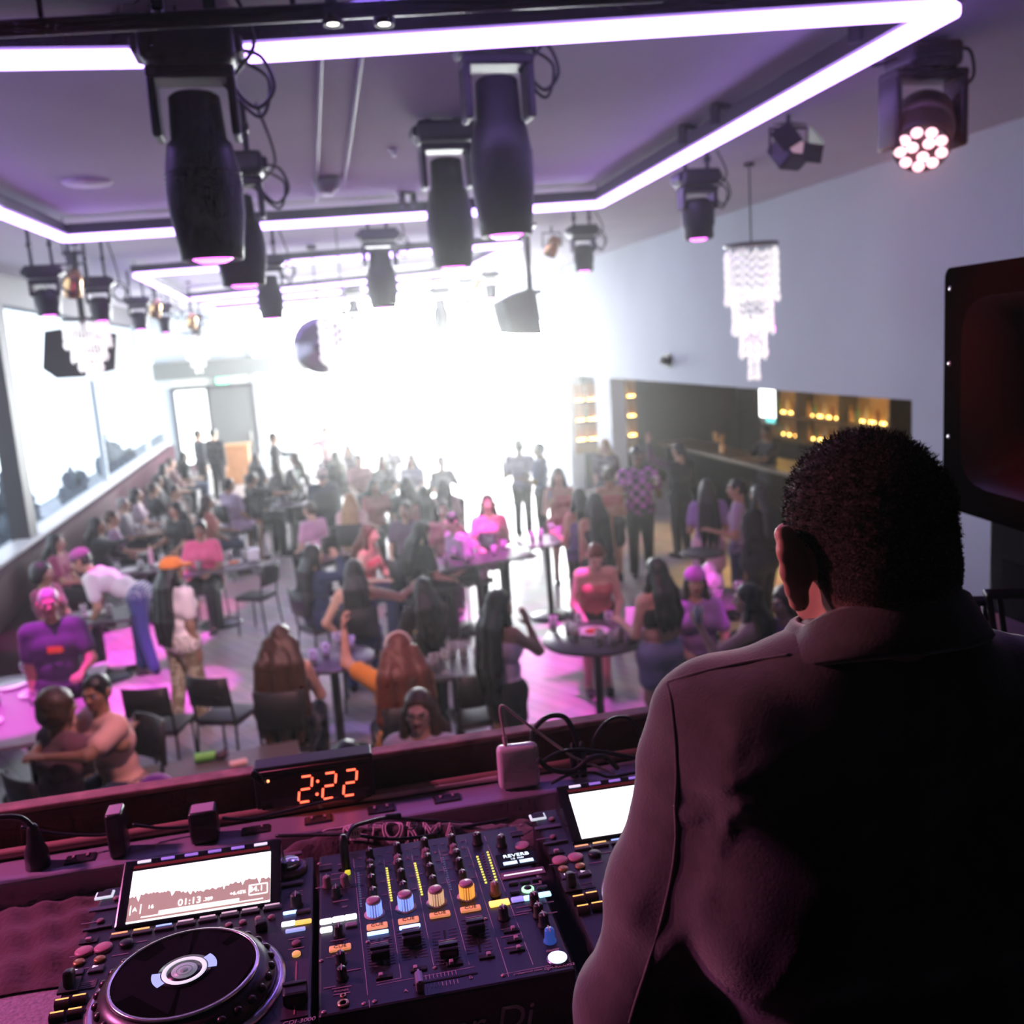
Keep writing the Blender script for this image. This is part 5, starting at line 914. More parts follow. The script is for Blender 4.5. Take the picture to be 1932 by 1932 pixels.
for q in ((962, 1555), (1240, 1495), (1530, 1448)): p = F(*c6(*q)); b = MB(); b.box((p.x, p.y, HZ+.001), (.022, .009, .003), bev=.001); o = obj('assign_switch', b, mx, M_rub); b = MB(); b.box((p.x-.004, p.y, HZ+.004), (.006, .007, .005), bev=.001); obj('switch_tip', b, o, M_print)
for q in ((575, 1318), (595, 1382), (612, 1445), (415, 1490)): p = F(*c7(*q)); b = MB(); b.box((p.x, p.y, HZ+.001), (.022, .009, .003), bev=.001); o = obj('curve_switch', b, mx, M_rub); b = MB(); b.box((p.x+.003, p.y, HZ+.004), (.006, .007, .005), bev=.001); obj('switch_tip', b, o, M_print)
# lines, meters, display
ln = MB()
for (p, q) in (((712, 600), (828, 1700)), ((957, 600), (1097, 1560)), ((1182, 560), (1360, 1460)), ((1397, 512), (1648, 1455)), ((720, 695), (800, 685)), ((965, 655), (1050, 645)), ((1195, 612), (1270, 600)), ((1425, 575), (1480, 568)), ((900, 1620), (1690, 1470)), ((838, 1740), (845, 1800)), ((490, 1400), (560, 1390)), ((900, 1600), (1100, 1560))): tick(ln, [(F(*c6(*p)), F(*c6(*q)))], .0009)
for (p, q) in (((272, 712), (560, 1620)), ((398, 690), (720, 1540)), ((530, 1240), (600, 1228)), ((540, 1600), (970, 1520)), ((110, 820), (165, 808))): tick(ln, [(F(*c7(*p)), F(*c7(*q)))], .0009)
obj('panel_line', ln, mx, M_print)
rr = random.Random(5); tk = MB()
for cl in cols:
    for q in cl:
        for s in (-1, 1): p = F(*c6(*q)); tk.box((p.x+s*.016, p.y-.004, HZ+.0004), (.007, .0018, .0005))
for q in ((590, 720), (575, 765), (470, 830), (660, 835), (610, 940), (600, 1255), (610, 1345), (600, 1375), (620, 1640), (620, 1690), (700, 1500), (520, 1640)): p = F(*c6(*q)); tk.box((p.x, p.y, HZ+.0004), (.014+.012*rr.random(), .0022, .0005))
for q in ((620, 1130), (650, 1160), (660, 1190), (640, 1210), (820, 1130), (840, 1200), (550, 1305), (570, 1352), (590, 1425), (850, 1450), (560, 960), (740, 1010)): p = F(*c7(*q)); tk.box((p.x, p.y, HZ+.0004), (.016+.012*rr.random(), .0022, .0005))
obj('printed_marking', tk, mx, mat('panel_print_dim', (.3, .2, .26), .6))
def panel_text(s, px, py, size, par, m=M_print, shear=0, Fn=None, z=None):
    p = (Fn or F)(px, py); vs, fs = text_mb(s, size, .0003, shear); b = MB(); b.M = Matrix.Translation((p.x, p.y, HZ+.0008)); b.add(vs, fs); return obj('lettering', b, par, m)
for s, q in (('1', (925, 625)), ('2', (1148, 592)), ('3', (1372, 552)), ('4', (1590, 512)), ('A', (1135, 1668)), ('B', (1660, 1560)), ('CUE', (640, 990)), ('PHONES', (615, 1668))): panel_text(s, *c6(*q), .009 if len(s) == 1 else .005, mx)
panel_text('DJM-900NXS2', *c7(893, 1556), .0068, mx, shear=.2); panel_text('ON/OFF', *c7(850, 1447), .005, mx); panel_text('professional mixer', *c7(690, 1590), .0052, mx)
def meter(q0, q1, n, m, cc, off=0):
    a, e = F(*cc(*q0)), F(*cc(*q1)); b = MB()
    for i in range(n): c = a.lerp(e, i/(n-1)); b.box((c.x, c.y, HZ+.0006), (.0032, .0026, .0012))
    obj('level_meter', b, mx, m)
off_ = mat('meter_off', (.12, .12, .2), .3, emit=(.2, .22, .45), es=.25)
meter((752, 720), (775, 985), 15, off_, c6); meter((982, 680), (1021, 938), 14, L_ye, c6); meter((1210, 640), (1266, 890), 14, L_ye, c6); meter((1435, 595), (1500, 850), 15, off_, c6); meter((352, 830), (409, 1000), 11, L_ye, c7); meter((420, 800), (482, 1000), 12, L_ye, c7); meter((385, 810), (445, 1000), 12, mat('meter_red_off', (.2, .05, .05), .3), c7)
p = F(*c7(612, 850)); b = MB(); b.box((p.x, p.y, HZ+.001), (.062, .042, .003), bev=.001); ds = obj('display', b, mx, mat('display_black', (.004, .006, .01), .12))
for s, dy, sz in (('REVERB', .011, .0125), ('1/2  MID', .001, .006)): vs, fs = text_mb(s, sz, .0002); b = MB(); b.M = Matrix.Translation((p.x+.001, p.y+dy, HZ+.0029)); b.add(vs, fs); obj('lettering', b, ds, lit('display_white', (.75, .95, 1), 1.6))
b = MB()
for k in range(2): b.box((p.x-.012+.026*k, p.y-.010, HZ+.0029), (.022, .009, .0005))
obj('display_block', b, ds, lit('display_pale', (.6, .85, 1), 1.2))
p = F(*c7(655, 942)); b = MB(); b.box((p.x, p.y, HZ+.001), (.068, .02, .0025), bev=.001); ps = obj('touch_strip', b, mx, mat('pad_rose', (.24, .09, .13), .35)); b = MB(); b.box((p.x, p.y, HZ+.0025), (.06, .0022, .001)); obj('strip_line', b, ps, lit('strip_white', (1, .9, .95), 1.2))
for q, cc in (((490, 680), c6), ((640, 670), c6), ((615, 682), c7)): p = F(*cc(*q)); b = MB(); b.box((p.x, p.y, HZ+.001), (.02, .015, .003), bev=.001); o = obj('usb_port', b, mx, M_rub); b = MB(); b.box((p.x, p.y+.0075, HZ+.002), (.02, .0012, .002)); obj('port_edge', b, o, M_print)
p = F(*c6(668, 730)); b = MB(); b.box((p.x, p.y, HZ+.004), (.009, .009, .006), bev=.002); obj('yellow_marker', b, mx, lit('marker_yellow', (.8, .8, .05), .7))
for q, r_ in (((632, 1715), .004), ((632, 1775), .0075)): p = F(*c6(*q)); b = MB(); b.lathe([(r_*.55, .0), (r_, 0), (r_, .003), (r_*.55, .003)], (p.x, p.y, HZ), 18, caps=False); obj('phones_jack', b, mx, mat('jack_gold', (.6, .35, .2), .3, .8))
for q, cc in (((440, 640), c6), ((455, 1425), c6), ((475, 1838), c6), ((800, 1770), c6), ((885, 1752), c6), ((1372, 1480), c6), ((525, 1612), c7), ((640, 620), c7), ((405, 1240), c7), ((830, 1272), c6)): p = F(*cc(*q)); b = MB(); b.lathe([(0, .002), (.0025, .0015), (.004, 0)], (p.x, p.y, HZ), 12); obj('screw', b, mx, mat('screw_rose', (.5, .3, .35), .35, .5))
vs, fs = text_mb('Pioneer Dj', .052, .0008, .22, outline=False); b = MB(); b.M = Matrix.Translation((-.01, -.2025, HZ-.052)) @ Matrix.Rotation(PI/2, 4, 'X'); b.add(vs, fs); obj('front_lettering', b, mx, mat('logo_grey', (.42, .36, .36), .4))
# --- decks
def deck():
    global F
    O = Vector((-.221, 1.3075, TZ)); t = thing('dj_deck', 'left dj deck with round jog wheel and bright waveform screen', 'dj deck', O, DR, 'dj decks on the booth table'); F = frame(O); D_ = lambda x, y: c5(x, y)
    b = MB(); b.box((0, 0, HZ/2), (.329, .453, HZ), bev=.005); b.prism([(-.12, .12), (.13, .12), (.13, .226), (-.12, .226)], HZ-.01, HZ); obj('body', b, t, M_gear)
    # tilted screen
    bl, br = F(214, 1753, MZ+.004), F(529.5, 1703, MZ+.004); w_ = (br-bl).length; tilt = R(24.5); q = Matrix.Translation(bl-Vector((0, 0, TZ*0))) @ Matrix.Rotation(math.atan2(br.y-bl.y, br.x-bl.x), 4, 'Z') @ Matrix.Rotation(tilt, 4, 'X'); h_ = .118
    b = MB(); b.M = q; b.box((w_/2, h_/2, -.008), (w_, h_, .016), bev=.003); sc = obj('screen_housing', b, t, mat('screen_frame', (.012, .012, .02), .15, coat=.6))
    b = MB(); b.M = q
    b.add([(0, h_, -.015), (w_, h_, -.015), (w_, h_*.2, -.016), (0, h_*.2, -.016), (0, h_, -.055), (w_, h_, -.055), (w_, h_*.2, -.03), (0, h_*.2, -.03)], [(0, 1, 2, 3), (7, 6, 5, 4), (0, 4, 5, 1), (1, 5, 6, 2), (2, 6, 7, 3), (3, 7, 4, 0)]); obj('screen_wedge', b, t, M_gear)
    x0, x1, y0, y1 = w_*.07, w_*.935, h_*.04, h_*.80; dw, dh = x1-x0, y1-y0
    b = MB(); b.M = q; b.box(((x0+x1)/2, (y0+y1)/2, .0006), (dw, dh, .0012)); dp = obj('display', b, sc, lit('lcd_white', (1, .97, 1), 2.2))
    wv = MB(); wv.M = q; n = 90; rs = random.Random(9); top = []
    for i in range(n+1): u = i/n; top.append((x0+dw*u, y0+dh*(.50-.04*u+.05*math.sin(u*9)-(.16*rs.random() if i % 11 in (5, 6) else .05*rs.random()))))
    vs = []; fs = []
    for (x, y) in top: vs += [(x, y0+dh*.02, .0016), (x, max(y, y0+dh*.3), .0016)]
    for i in range(n): fs.append((2*i, 2*i+2, 2*i+3, 2*i+1))
    wv.add(vs, fs); obj('waveform', wv, dp, lit('lcd_brown', (.36, .24, .22), 1.0))
    tx = MB(); tx.M = q
    def dt(s, u, v, sz): V_, F_ = text_mb(s, sz, .0002); tx.M = q @ Matrix.Translation((x0+dw*u, y0+dh*v, .0024)); tx.add(V_, F_); tx.M = q
    dt('01:13', .43, .23, .0155); dt('.389', .56, .22, .008); dt('84.1', .90, .27, .013); dt('16', .16, .24, .009); dt('+6.45%', .77, .25, .008); dt('A', .05, .23, .01)
    for (u0, u1, v) in ((.1, .95, .07), (.22, .78, .11), (.85, .98, .36), (.85, .98, .17)): tx.box((x0+dw*(u0+u1)/2, y0+dh*v, .002), (dw*(u1-u0), .0014 if v != .11 else .006, .0006))
    for (u, v) in ((.02, .23), (.09, .23), (.85, .27), (.98, .27)): tx.box((x0+dw*u, y0+dh*v, .002), (.0012, dh*.18, .0006))
    obj('readout', tx, dp, lit('lcd_text', (1, 1, 1), 1.8))
    rb = MB(); rb.M = q; rb.box((w_*.5, h_*.865, .0006), (w_*.86, .005, .001)); obj('red_line', rb, sc, mat('red_trim', (.25, .04, .03), .4))
    for i in range(6): b = MB(); b.M = q; b.box((w_*(.13+.148*i), h_*.94, .001), (w_*.085, .0045, .002), bev=.0008); obj('menu_key', b, sc, lit('key_white', (.8, .75, 1), 1.0) if i in (0, 5) else lit('key_violet', (.35, .2, .8), .7))
    # jog wheel
    j = F(348, 1832, MZ+.033); J = Vector((j.x, j.y, HZ)); S = 1
    b = MB(); b.lathe([(.126, 0), (.126, .004), (.118, .007), (.112, .004)], J, 64, caps=False); obj('jog_trim', b, t, mat('trim_silver', (.62, .55, .62), .25, .8))
    b = MB(); b.lathe([(.114, .002), (.114, .012), (.105, .026), (.092, .03), (0, .03)], J, 64)
    for i in range(30): a = 2*PI*i/30; b.sphere(J+Vector((.108*math.cos(a), .108*math.sin(a), .019)), .007, 10, 6, (1, 1, .8))
    obj('jog_dial', b, t, mat('jog_dark', (.035, .018, .022), .3)); b = MB(); b.lathe([(.0905, .03), (.0955, .030), (.0955, .033), (.091, .0345), (.0905, .033)], J, 72, caps=False); obj('platter_rim', b, t, mat('rim_silver', (.8, .78, .8), .18, .9))
    b = MB(); b.lathe([(.091, .0325), (.0, .0325)], J, 64); obj('platter', b, t, mat('platter_black', (.012, .010, .014), .85, spec=.08))
    b = MB(); b.lathe([(.034, .033), (.034, .0336), (0, .0336)], J, 40); jd = obj('jog_display', b, t, mat('jog_display_dark', (.02, .02, .03), .2))
    b = MB(); b.lathe([(.0225, .0338), (.0225, .0343), (.0285, .0343), (.0285, .0338)], J, 40, caps=False); obj('ring_white', b, jd, lit('ring', (.75, .72, .85), .9)); b = MB(); b.lathe([(.0165, .0338), (.0165, .0343), (0, .0343)], J, 32); obj('disc_grey', b, jd, lit('disc', (.30, .30, .38), .5))
    b = MB(); b.lathe([(.005, .0345), (.005, .0348), (0, .0348)], J, 20); b.lathe([(.0035+.006, .0345), (.0105, .0345), (.0105, .0348), (.0095, .0348)], J, 24, caps=False); obj('disc_centre', b, jd, lit('disc_dim', (.14, .14, .18), .5))
    b = MB()
    for s in (0, PI):
        vs = []
        for k in range(9): a = s-.42+.84*k/8+.35; vs += [(J.x+.030*math.cos(a), J.y+.030*math.sin(a), J.z+.0342), (J.x+.041*math.cos(a), J.y+.041*math.sin(a), J.z+.0342)]
        b.add(vs, [(2*k, 2*k+1, 2*k+3, 2*k+2) for k in range(8)])
    obj('ring_blue', b, jd, lit('jog_blue', (.34, .48, .85), .9))
    # hot cue row under the screen
    cl = [lit('cue_red', (1, .45, .2), .9), lit('cue_amber', (1, .6, .2), .9), lit('cue_blue', (.3, .42, 1), 1.4)]+[lit('cue_pale', (.8, .62, .72), .55)]*5
    for i, qx in enumerate(((728, 1243), (862, 1218), (997, 1195), (1130, 1167), (1263, 1142), (1395, 1116), (1520, 1095), (1655, 1070))):
        o = button(*D_(*qx), .028, .010, mat('button_dim', (.06, .05, .06), .4), 'hot_cue', par=t); p = F(*D_(*qx)); b = MB(); b.box((p.x, p.y+.001, HZ+.0046), (.022, .003, .001)); obj('cue_light', b, o, cl[i])
    # left column
    for qx in ((510, 1337), (628, 1314)): rnd(*D_(*qx), .0125, mat('button_rose', (.62, .28, .32), .4), 'loop_button', t, .005)
    for qx in ((480, 1402), (605, 1382)): rnd(*D_(*qx), .008, mat('button_gold', (.5, .3, .1), .3, .5), 'small_gold_button', t)
    for qx in ((460, 1466), (583, 1444)): button(*D_(*qx), .021, .014, mat('button_dim', (.06, .05, .06), .4), 'track_button', par=t); p = F(*D_(*qx)); b = MB(); b.add([(p.x-.004, p.y-.003, HZ+.0045), (p.x+.004, p.y, HZ+.0045), (p.x-.004, p.y+.003, HZ+.0045)], [(0, 1, 2)]); obj('arrow_mark', b, t, lit('arrow', (.9, .8, .9), .8))
    for qx in ((382, 1668), (487, 1642), (350, 1748), (460, 1725)): p = F(*D_(*qx)); b = MB(); b.cyl((p.x-.009, p.y, HZ+.002), (p.x+.009, p.y, HZ+.002), .0075, n=14); o = obj('search_button', b, t, mat('pill_dark', (.05, .03, .03), .3)); b = MB(); b.box((p.x, p.y+.001, HZ+.0092), (.016, .0028, .001)); obj('pill_light', b, o, L_gd)
    p = F(*D_(425, 1552)); b = MB(); b.box((p.x, p.y, HZ+.002), (.026, .032, .004), bev=.001); o = obj('direction_plate', b, t, M_rub); b = MB(); b.box((p.x, p.y+.002, HZ+.012), (.013, .022, .022), (R(-20), 0, 0), .004); obj('direction_lever', b, o, M_cap)
    p = F(*D_(520, 1542)); b = MB(); b.box((p.x, p.y, HZ+.0005), (.028, .018, .001)); o = obj('info_plate', b, t, mat('plate_dark', (.08, .04, .05), .5)); b = MB()
    for k in range(3): b.box((p.x, p.y+.004-.004*k, HZ+.0012), (.022, .001, .0005))
    obj('plate_print', b, o, M_print)
    for qx in ((548, 1204), (637, 1187)): button(*D_(*qx), .021, .006, mat('button_dim', (.06, .05, .06), .4), 'beat_jump', par=t)
    p = F(*D_(540, 1278)); b = MB(); b.box((p.x, p.y, HZ+.001), (.026, .012, .003), bev=.001); o = obj('slide_switch', b, t, M_rub); b = MB(); b.box((p.x, p.y, HZ+.004), (.008, .006, .005), bev=.001); obj('switch_tip', b, o, M_print)
    p = F(*D_(637, 998)); b = MB(); b.box((p.x, p.y, HZ+.001), (.028, .020, .004), bev=.002); o = obj('usb_port', b, t, lit('port_white', (.75, .85, .95), .8)); b = MB(); b.box((p.x, p.y, HZ+.0032), (.021, .013, .002)); obj('port_slot', b, o, M_rub)
    p = F(*D_(640, 1078)); b = MB(); b.box((p.x, p.y, HZ+.0012), (.046, .010, .003), bev=.001); obj('card_slot', b, t, mat('slot_grey', (.09, .07, .1), .3))
    for qx in ((610, 1150), (710, 1012), (1390, 1175), (1475, 1158), (1570, 1136), (1650, 1127)): rnd(*D_(*qx), .0055, mat('button_small_rose', (.3, .14, .16), .4), 'small_round_button', t)
    p = F(*D_(768, 1290)); rnd(*D_(768, 1290), .010, M_cap, 'vinyl_button', t, .006); button(*D_(1588, 1195), .018, .016, M_cap, 'release_lever', .014, t, .2)
    # right column
    p = F(*D_(1765, 845)); P = Vector((p.x, p.y, HZ)); b = MB(); b.lathe([(.027, 0), (.027, .006), (.020, .010), (.017, .008), (0, .008)], P, 32); o = obj('selector_ring', b, t, mat('ring_rose', (.24, .10, .14), .3)); b = MB(); b.lathe([(.0165, .008), (.0165, .016), (.014, .019), (0, .0185)], P, 28); obj('selector_dial', b, o, mat('dial_chrome', (.75, .78, .8), .15, 1))
    for qx, w2 in (((1762, 748), .040), ((1765, 925), .040)): button(*D_(*qx), w2, .011, mat('button_rose_dark', (.18, .08, .11), .4), 'back_button', par=t)
    knob(*D_(1800, 1038), 'k', .009, .02, t); button(*D_(1762, 1100), .020, .004, L_bl, 'sync_light', par=t); button(*D_(1842, 1092), .022, .009, mat('button_dim', (.06, .05, .06), .4), 'tempo_button', par=t); button(*D_(1752, 1168), .020, .010, L_wh, 'sync_button', par=t); button(*D_(1842, 1157), .024, .009, L_gd, 'master_button', par=t); button(*D_(1795, 1206), .028, .006, lit('key_blue', (.4, .45, 1), .9), 'key_sync', par=t)
    rnd(*D_(1800, 1284), .0065, mat('button_small_rose', (.3, .14, .16), .4), 'range_button', t); rnd(*D_(1800, 1350), .006, lit('small_amber', (1, .5, .15), .6), 'reset_button', t)
    a, e = F(*D_(1797, 1395)), F(*D_(1795, 1745)); b = MB(); b.box(((a.x+e.x)/2, (a.y+e.y)/2, HZ+.0005), (.034, abs(a.y-e.y), .002)); sl_ = obj('tempo_bed', b, t, mat('bed_dark', (.05, .025, .045), .4)); b = MB(); b.box(((a.x+e.x)/2, (a.y+e.y)/2, HZ+.002), (.0022, abs(a.y-e.y)*.92, .0006)); obj('tempo_line', b, sl_, mat('line_rose', (.4, .15, .16), .4))
    p = F(*D_(1793, 1585), MZ+.012); b = MB(); b.box((p.x, p.y, HZ+.011), (.031, .03, .018), bev=.004); b.box((p.x, p.y+.006, HZ+.021), (.031, .006, .003), bev=.001); obj('tempo_fader', b, t, M_cap)
    tk = MB()
    for qx in ((1795, 975), (1795, 1000), (1800, 1260), (1800, 1320), (1420, 1200), (850, 1280), (730, 1358), (540, 1165), (470, 1365), (590, 1345), (520, 1440)): p = F(*D_(*qx)); tk.box((p.x, p.y, HZ+.0004), (.022, .002, .0005))
    obj('printed_marking', tk, t, mat('panel_print_dim', (.3, .2, .26), .6)); panel_text('CDJ-3000', *D_(1815, 1765), .010, t, shear=.2); return t
dk = deck(); dup(dk, (-.221+.702, 1.3075+.013, TZ), DR, 'right dj deck half hidden by the dj, white screen lit')
# --- clock
cw, ch = .226, .098; c0 = WY(595, 1480, 1.812); t = thing('digital_clock', 'black digital clock with red numerals standing before the ledge', 'clock', (c0.x, 1.812, TZ+.052), R(-1.5)); zb = c0.z-ch/2-(TZ+.052)
b = MB(); b.box((0, .02, zb+ch/2), (cw, .05, ch), bev=.004); cs = obj('case', b, t, mat('clock_black', (.012, .01, .011), .3)); b = MB(); b.box((0, .02, zb/2), (.16, .04, max(.004, zb)), bev=.002); obj('foot', b, t, mat('clock_black', (.012, .01, .011), .3))
b = MB(); b.box((0, -.0058, zb+ch/2-.006), (cw*.92, .002, ch*.80), bev=.0005); obj('window', b, cs, mat('clock_window', (.01, .004, .004), .08)); L_rd = lit('numeral_red', (1, .10, .05), 3.6); b = MB(); b.tube([(-cw*.47, -.006, zb+ch*.93), (cw*.47, -.006, zb+ch*.93)], .0012, 5); obj('window_edge', b, cs, mat('edge_rose', (.35, .14, .12), .4))
def seg2(cx):
    b = MB(); H2, W2, sh_ = .0255, .0115, .16; th = .0040
    def S_(x0, z0, x1, z1): b.cyl((cx+x0+z0*sh_, -.0078, zb+ch*.47+z0), (cx+x1+z1*sh_, -.0078, zb+ch*.47+z1), th*.5, n=6)
    S_(-W2+.003, H2, W2-.003, H2); S_(W2, H2-.004, W2, .004); S_(-W2+.003, 0, W2-.003, 0); S_(-W2, -.004, -W2, -H2+.004); S_(-W2+.003, -H2, W2-.003, -H2); return b
for cx in (-.019, .026, .066): obj('numeral', seg2(cx), t, L_rd)
for z_, x_ in ((.012, .0085), (-.014, .0045)): b = MB(); b.sphere((x_-.003, -.0075, zb+ch*.47+z_), .0028, 10, 6); obj('colon_dot', b, t, L_rd)
b = MB(); b.sphere((-.086, -.0075, zb+ch*.74), .0026, 10, 6); obj('alarm_dot', b, t, lit('dot_orange', (1, .35, .15), 3))
# --- plugs and adaptors
def wart(px, py, w_, d_, h_, label, name='power_adaptor', m=None, rz=0):
    c = WZ(px, py, TZ+.055); t = thing(name, label, 'power adaptor', (c.x, 1.765, TZ+.052), rz); b = MB(); b.box((0, 0, h_/2), (w_, d_, h_), bev=.007, seg=3); o = obj('housing', b, t, m or mat('adaptor_black', (.02, .018, .02), .35)); b = MB(); b.box((0, 0, h_-.0015), (w_*.82, d_*.82, .004), bev=.0015); obj('top_face', b, o, mat('adaptor_top', (.5, .36, .42), .35)); return t
wart(232, 1592, .030, .05, .085, 'tall narrow black power adaptor on the raceway, left one'); wart(390, 1573, .050, .045, .062, 'squat black power adaptor on the raceway, nearer the clock')
c = WZ(77, 1622, TZ+.055); t = thing('power_plug', 'black round mains plug with a curved lead at far left of the raceway', 'plug', (c.x, 1.765, TZ+.052)); b = MB(); b.lathe([(0, 0), (.021, 0), (.02, .03), (.014, .045), (.009, .075), (.007, .08), (0, .08)], (0, 0, 0), 16); obj('plug_body', b, t, M_cab); b = MB(); b.tube(smooth_path([(0, 0, .075), (-.02, -.005, .10), (-.08, -.01, .105), (-.22, 0, .075), (-.4, .02, .05)]), .005, 8); obj('lead', b, t, M_cab)
# --- white charger with its lead
c = WY(978, 1434, 1.76); t = thing('laptop_charger', 'square white laptop charger standing on the raceway', 'charger', (c.x, 1.765, TZ+.052), R(-6)); s_ = .088; b = MB(); b.box((0, 0, s_/2+.002), (s_*.93, .03, s_), bev=.011, seg=3); obj('brick', b, t, mat('charger_white', (.85, .78, .74), .35)); b = MB()
b.tube(smooth_path([(-.022, 0, s_), (-.024, 0, s_+.03), (-.028, 0, s_+.075), (-.02, .0, s_+.083), (.01, -.005, s_+.055), (.06, -.01, s_+.01), (.11, -.02, s_-.03), (.16, -.02, .03), (.2, -.03, .008)]), .0026, 7); obj('lead', b, t, mat('lead_white', (.7, .55, .5), .4))
b = MB(); b.cyl((-.022, 0, s_), (-.023, 0, s_+.02), .0045, n=8); obj('strain_relief', b, t, mat('lead_white', (.7, .55, .5), .4))
P = [WZ(x, y, TZ+.06) for x, y in ((940, 1468), (870, 1478), (790, 1492), (720, 1503), (640, 1512), (600, 1521))]; b = MB(); b.tube(smooth_path(P), .006, 8); tag(obj('white_cable', b, None, mat('lead_white', (.7, .55, .5), .4)), 'thick pale cable lying along the raceway left of the charger', 'cable')
def cable(pts, r, label, m=M_cab, grp=None): b = MB(); b.tube(smooth_path(pts), r, 7); tag(obj('cable', b, None, m), label, 'cable', grp)
Wy = lambda l, y: [WY(a, b_, y) for a, b_ in l]
cable(Wy([(1003, 1398), (1008, 1375), (1035, 1352), (1065, 1353), (1082, 1380), (1090, 1412)], 1.80), .0055, 'black cable looping above the ledge right of the charger')
cable(Wy([(1118, 1412), (1125, 1385), (1150, 1358), (1180, 1353), (1200, 1370), (1212, 1395)], 1.80), .0034, 'thin cable arching over the ledge beside the dj sleeve')
cable(Wy([(1020, 1440), (1050, 1422), (1085, 1415), (1130, 1418), (1190, 1428), (1260, 1440)], 1.74), .0045, 'black cable running behind the right deck towards the dj')
cable(Wy([(1015, 1432), (1040, 1452), (1080, 1455), (1110, 1432), (1140, 1428), (1165, 1450)], 1.72), .005, 'black cable curling below the upright plug')
cable(Wy([(1040, 1478), (1075, 1462), (1120, 1458), (1150, 1466), (1200, 1458)], 1.715), .003, 'thinnest cable curling just behind the right screen')
c = WY(1090, 1425, 1.77); t = thing('cable_plug', 'pair of black upright plugs right of the white charger', 'plug', (c.x, 1.77, TZ+.052)); b = MB()
for s in (-1, 1): b = MB(); b.lathe([(0, 0), (.008, 0), (.008, .05), (.005, .07), (0, .075)], (s*.009, 0, 0), 10); obj('plug_body', b, t, M_cab)
cable(Wy([(40, 1560), (100, 1572), (180, 1576), (215, 1570)], 1.79)+Wy([(228, 1560)], 1.78), .003, 'thin wire from the far left plug to the narrow adaptor')
cable(Wy([(250, 1556), (300, 1562), (350, 1560), (372, 1556)], 1.79), .003, 'thin wire between the two black adaptors')
cable(Wy([(418, 1543), (470, 1545), (540, 1530), (600, 1515), (640, 1506)], 1.73), .003, 'thin wire running from the squat adaptor past the clock')
b = MB(); b.tube(smooth_path(Wy([(494, 1478), (484, 1470), (476, 1462), (480, 1456), (492, 1466), (498, 1480), (490, 1476), (478, 1466)], 1.80), 6), .003, 6); tag(obj('cable_coil', b, None, M_cab), 'small coil of wire at the left side of the clock', 'cable')
# --- draped cloth with lettering
def cloth_z(x, y):
    n = math.sin(31*x+4*math.sin(17*y))*.5+math.sin(23*y+9*x)*.5; bump = math.exp(-((x-.03)/.26)**2-((y-1.622)/.05)**2)*.080; rp = 1-.85*math.exp(-((x-.1)/.13)**2)
    rip = .006*math.sin(70*y-40*x+3*math.sin(12*x))+.004*math.sin(120*x+30*y)
    return TZ+.012+.010*(n*.5+.5)*rp+bump+rip*.8*rp
def cloth_front(x): return 1.445+.06*(x+.9)*0 + (.02*math.sin(9*x)) if x < -.40 else 1.548+.006*math.sin(40*x)
b = MB(); nx, ny = 150, 34; vs = []; fs = []
for i in range(nx+1):
    x = -.95+1.33*i/nx; f0 = cloth_front(x) if not -.43 < x < -.39 else 1.45+(x+.43)/.04*.098; b1 = 1.712+.006*math.sin(14*x)
    for j in range(ny+1):
        y = f0+(b1-f0)*j/ny; z = cloth_z(x, y); e = min(j, ny-j, i, nx-i)
        if e < 3: z = TZ+.004+(z-TZ-.004)*e/3
        vs.append((x, y, z))
for i in range(nx):
    for j in range(ny): a = i*(ny+1)+j; fs.append((a, a+ny+1, a+ny+2, a+1))
o_ = len(vs); vs += [(v[0], v[1], v[2]-.003) for v in vs]; fs += [tuple(k+o_ for k in f[::-1]) for f in fs]; b.add(vs, fs, True)
cl_ = tag(obj('draped_shirt', b, None, mat('shirt_maroon', (.10, .04, .045), .9, sheen=.3, bump=(120, .3))), 'crumpled dark maroon shirt with pale lettering draped behind the decks', 'shirt')
V_, F_ = text_mb('REFORMA', .046, .0, .1, outline=True, bevel=.0013); b = MB(); cc = WZ(752, 1570, TZ+.082); qq = Matrix.Rotation(R(-9), 3, 'Z'); vs = []
def shp(v): p = qq @ Vector((v.x*1.02, v.y*1.25, 0)); return (cc.x+p.x, cc.y+p.y, cloth_z(cc.x+p.x, cc.y+p.y)+.004+v.z)
b.add([shp(v) for v in V_], F_); obj('lettering', b, cl_, mat('print_pink', (.8, .55, .6), .7)); b = MB()
for (x0, y0, x1, y1) in ((-.125, .018, -.075, .026), (-.13, .008, -.078, .008), (-.125, .018, -.13, .008), (-.075, .026, -.085, -.012)):
    pts = [shp(Vector((x0+(x1-x0)*k/6, y0+(y1-y0)*k/6, .001))) for k in range(7)]; b.tube(pts, .0015, 5)
obj('printed_mark', b, cl_, mat('print_pink', (.8, .55, .6), .7))
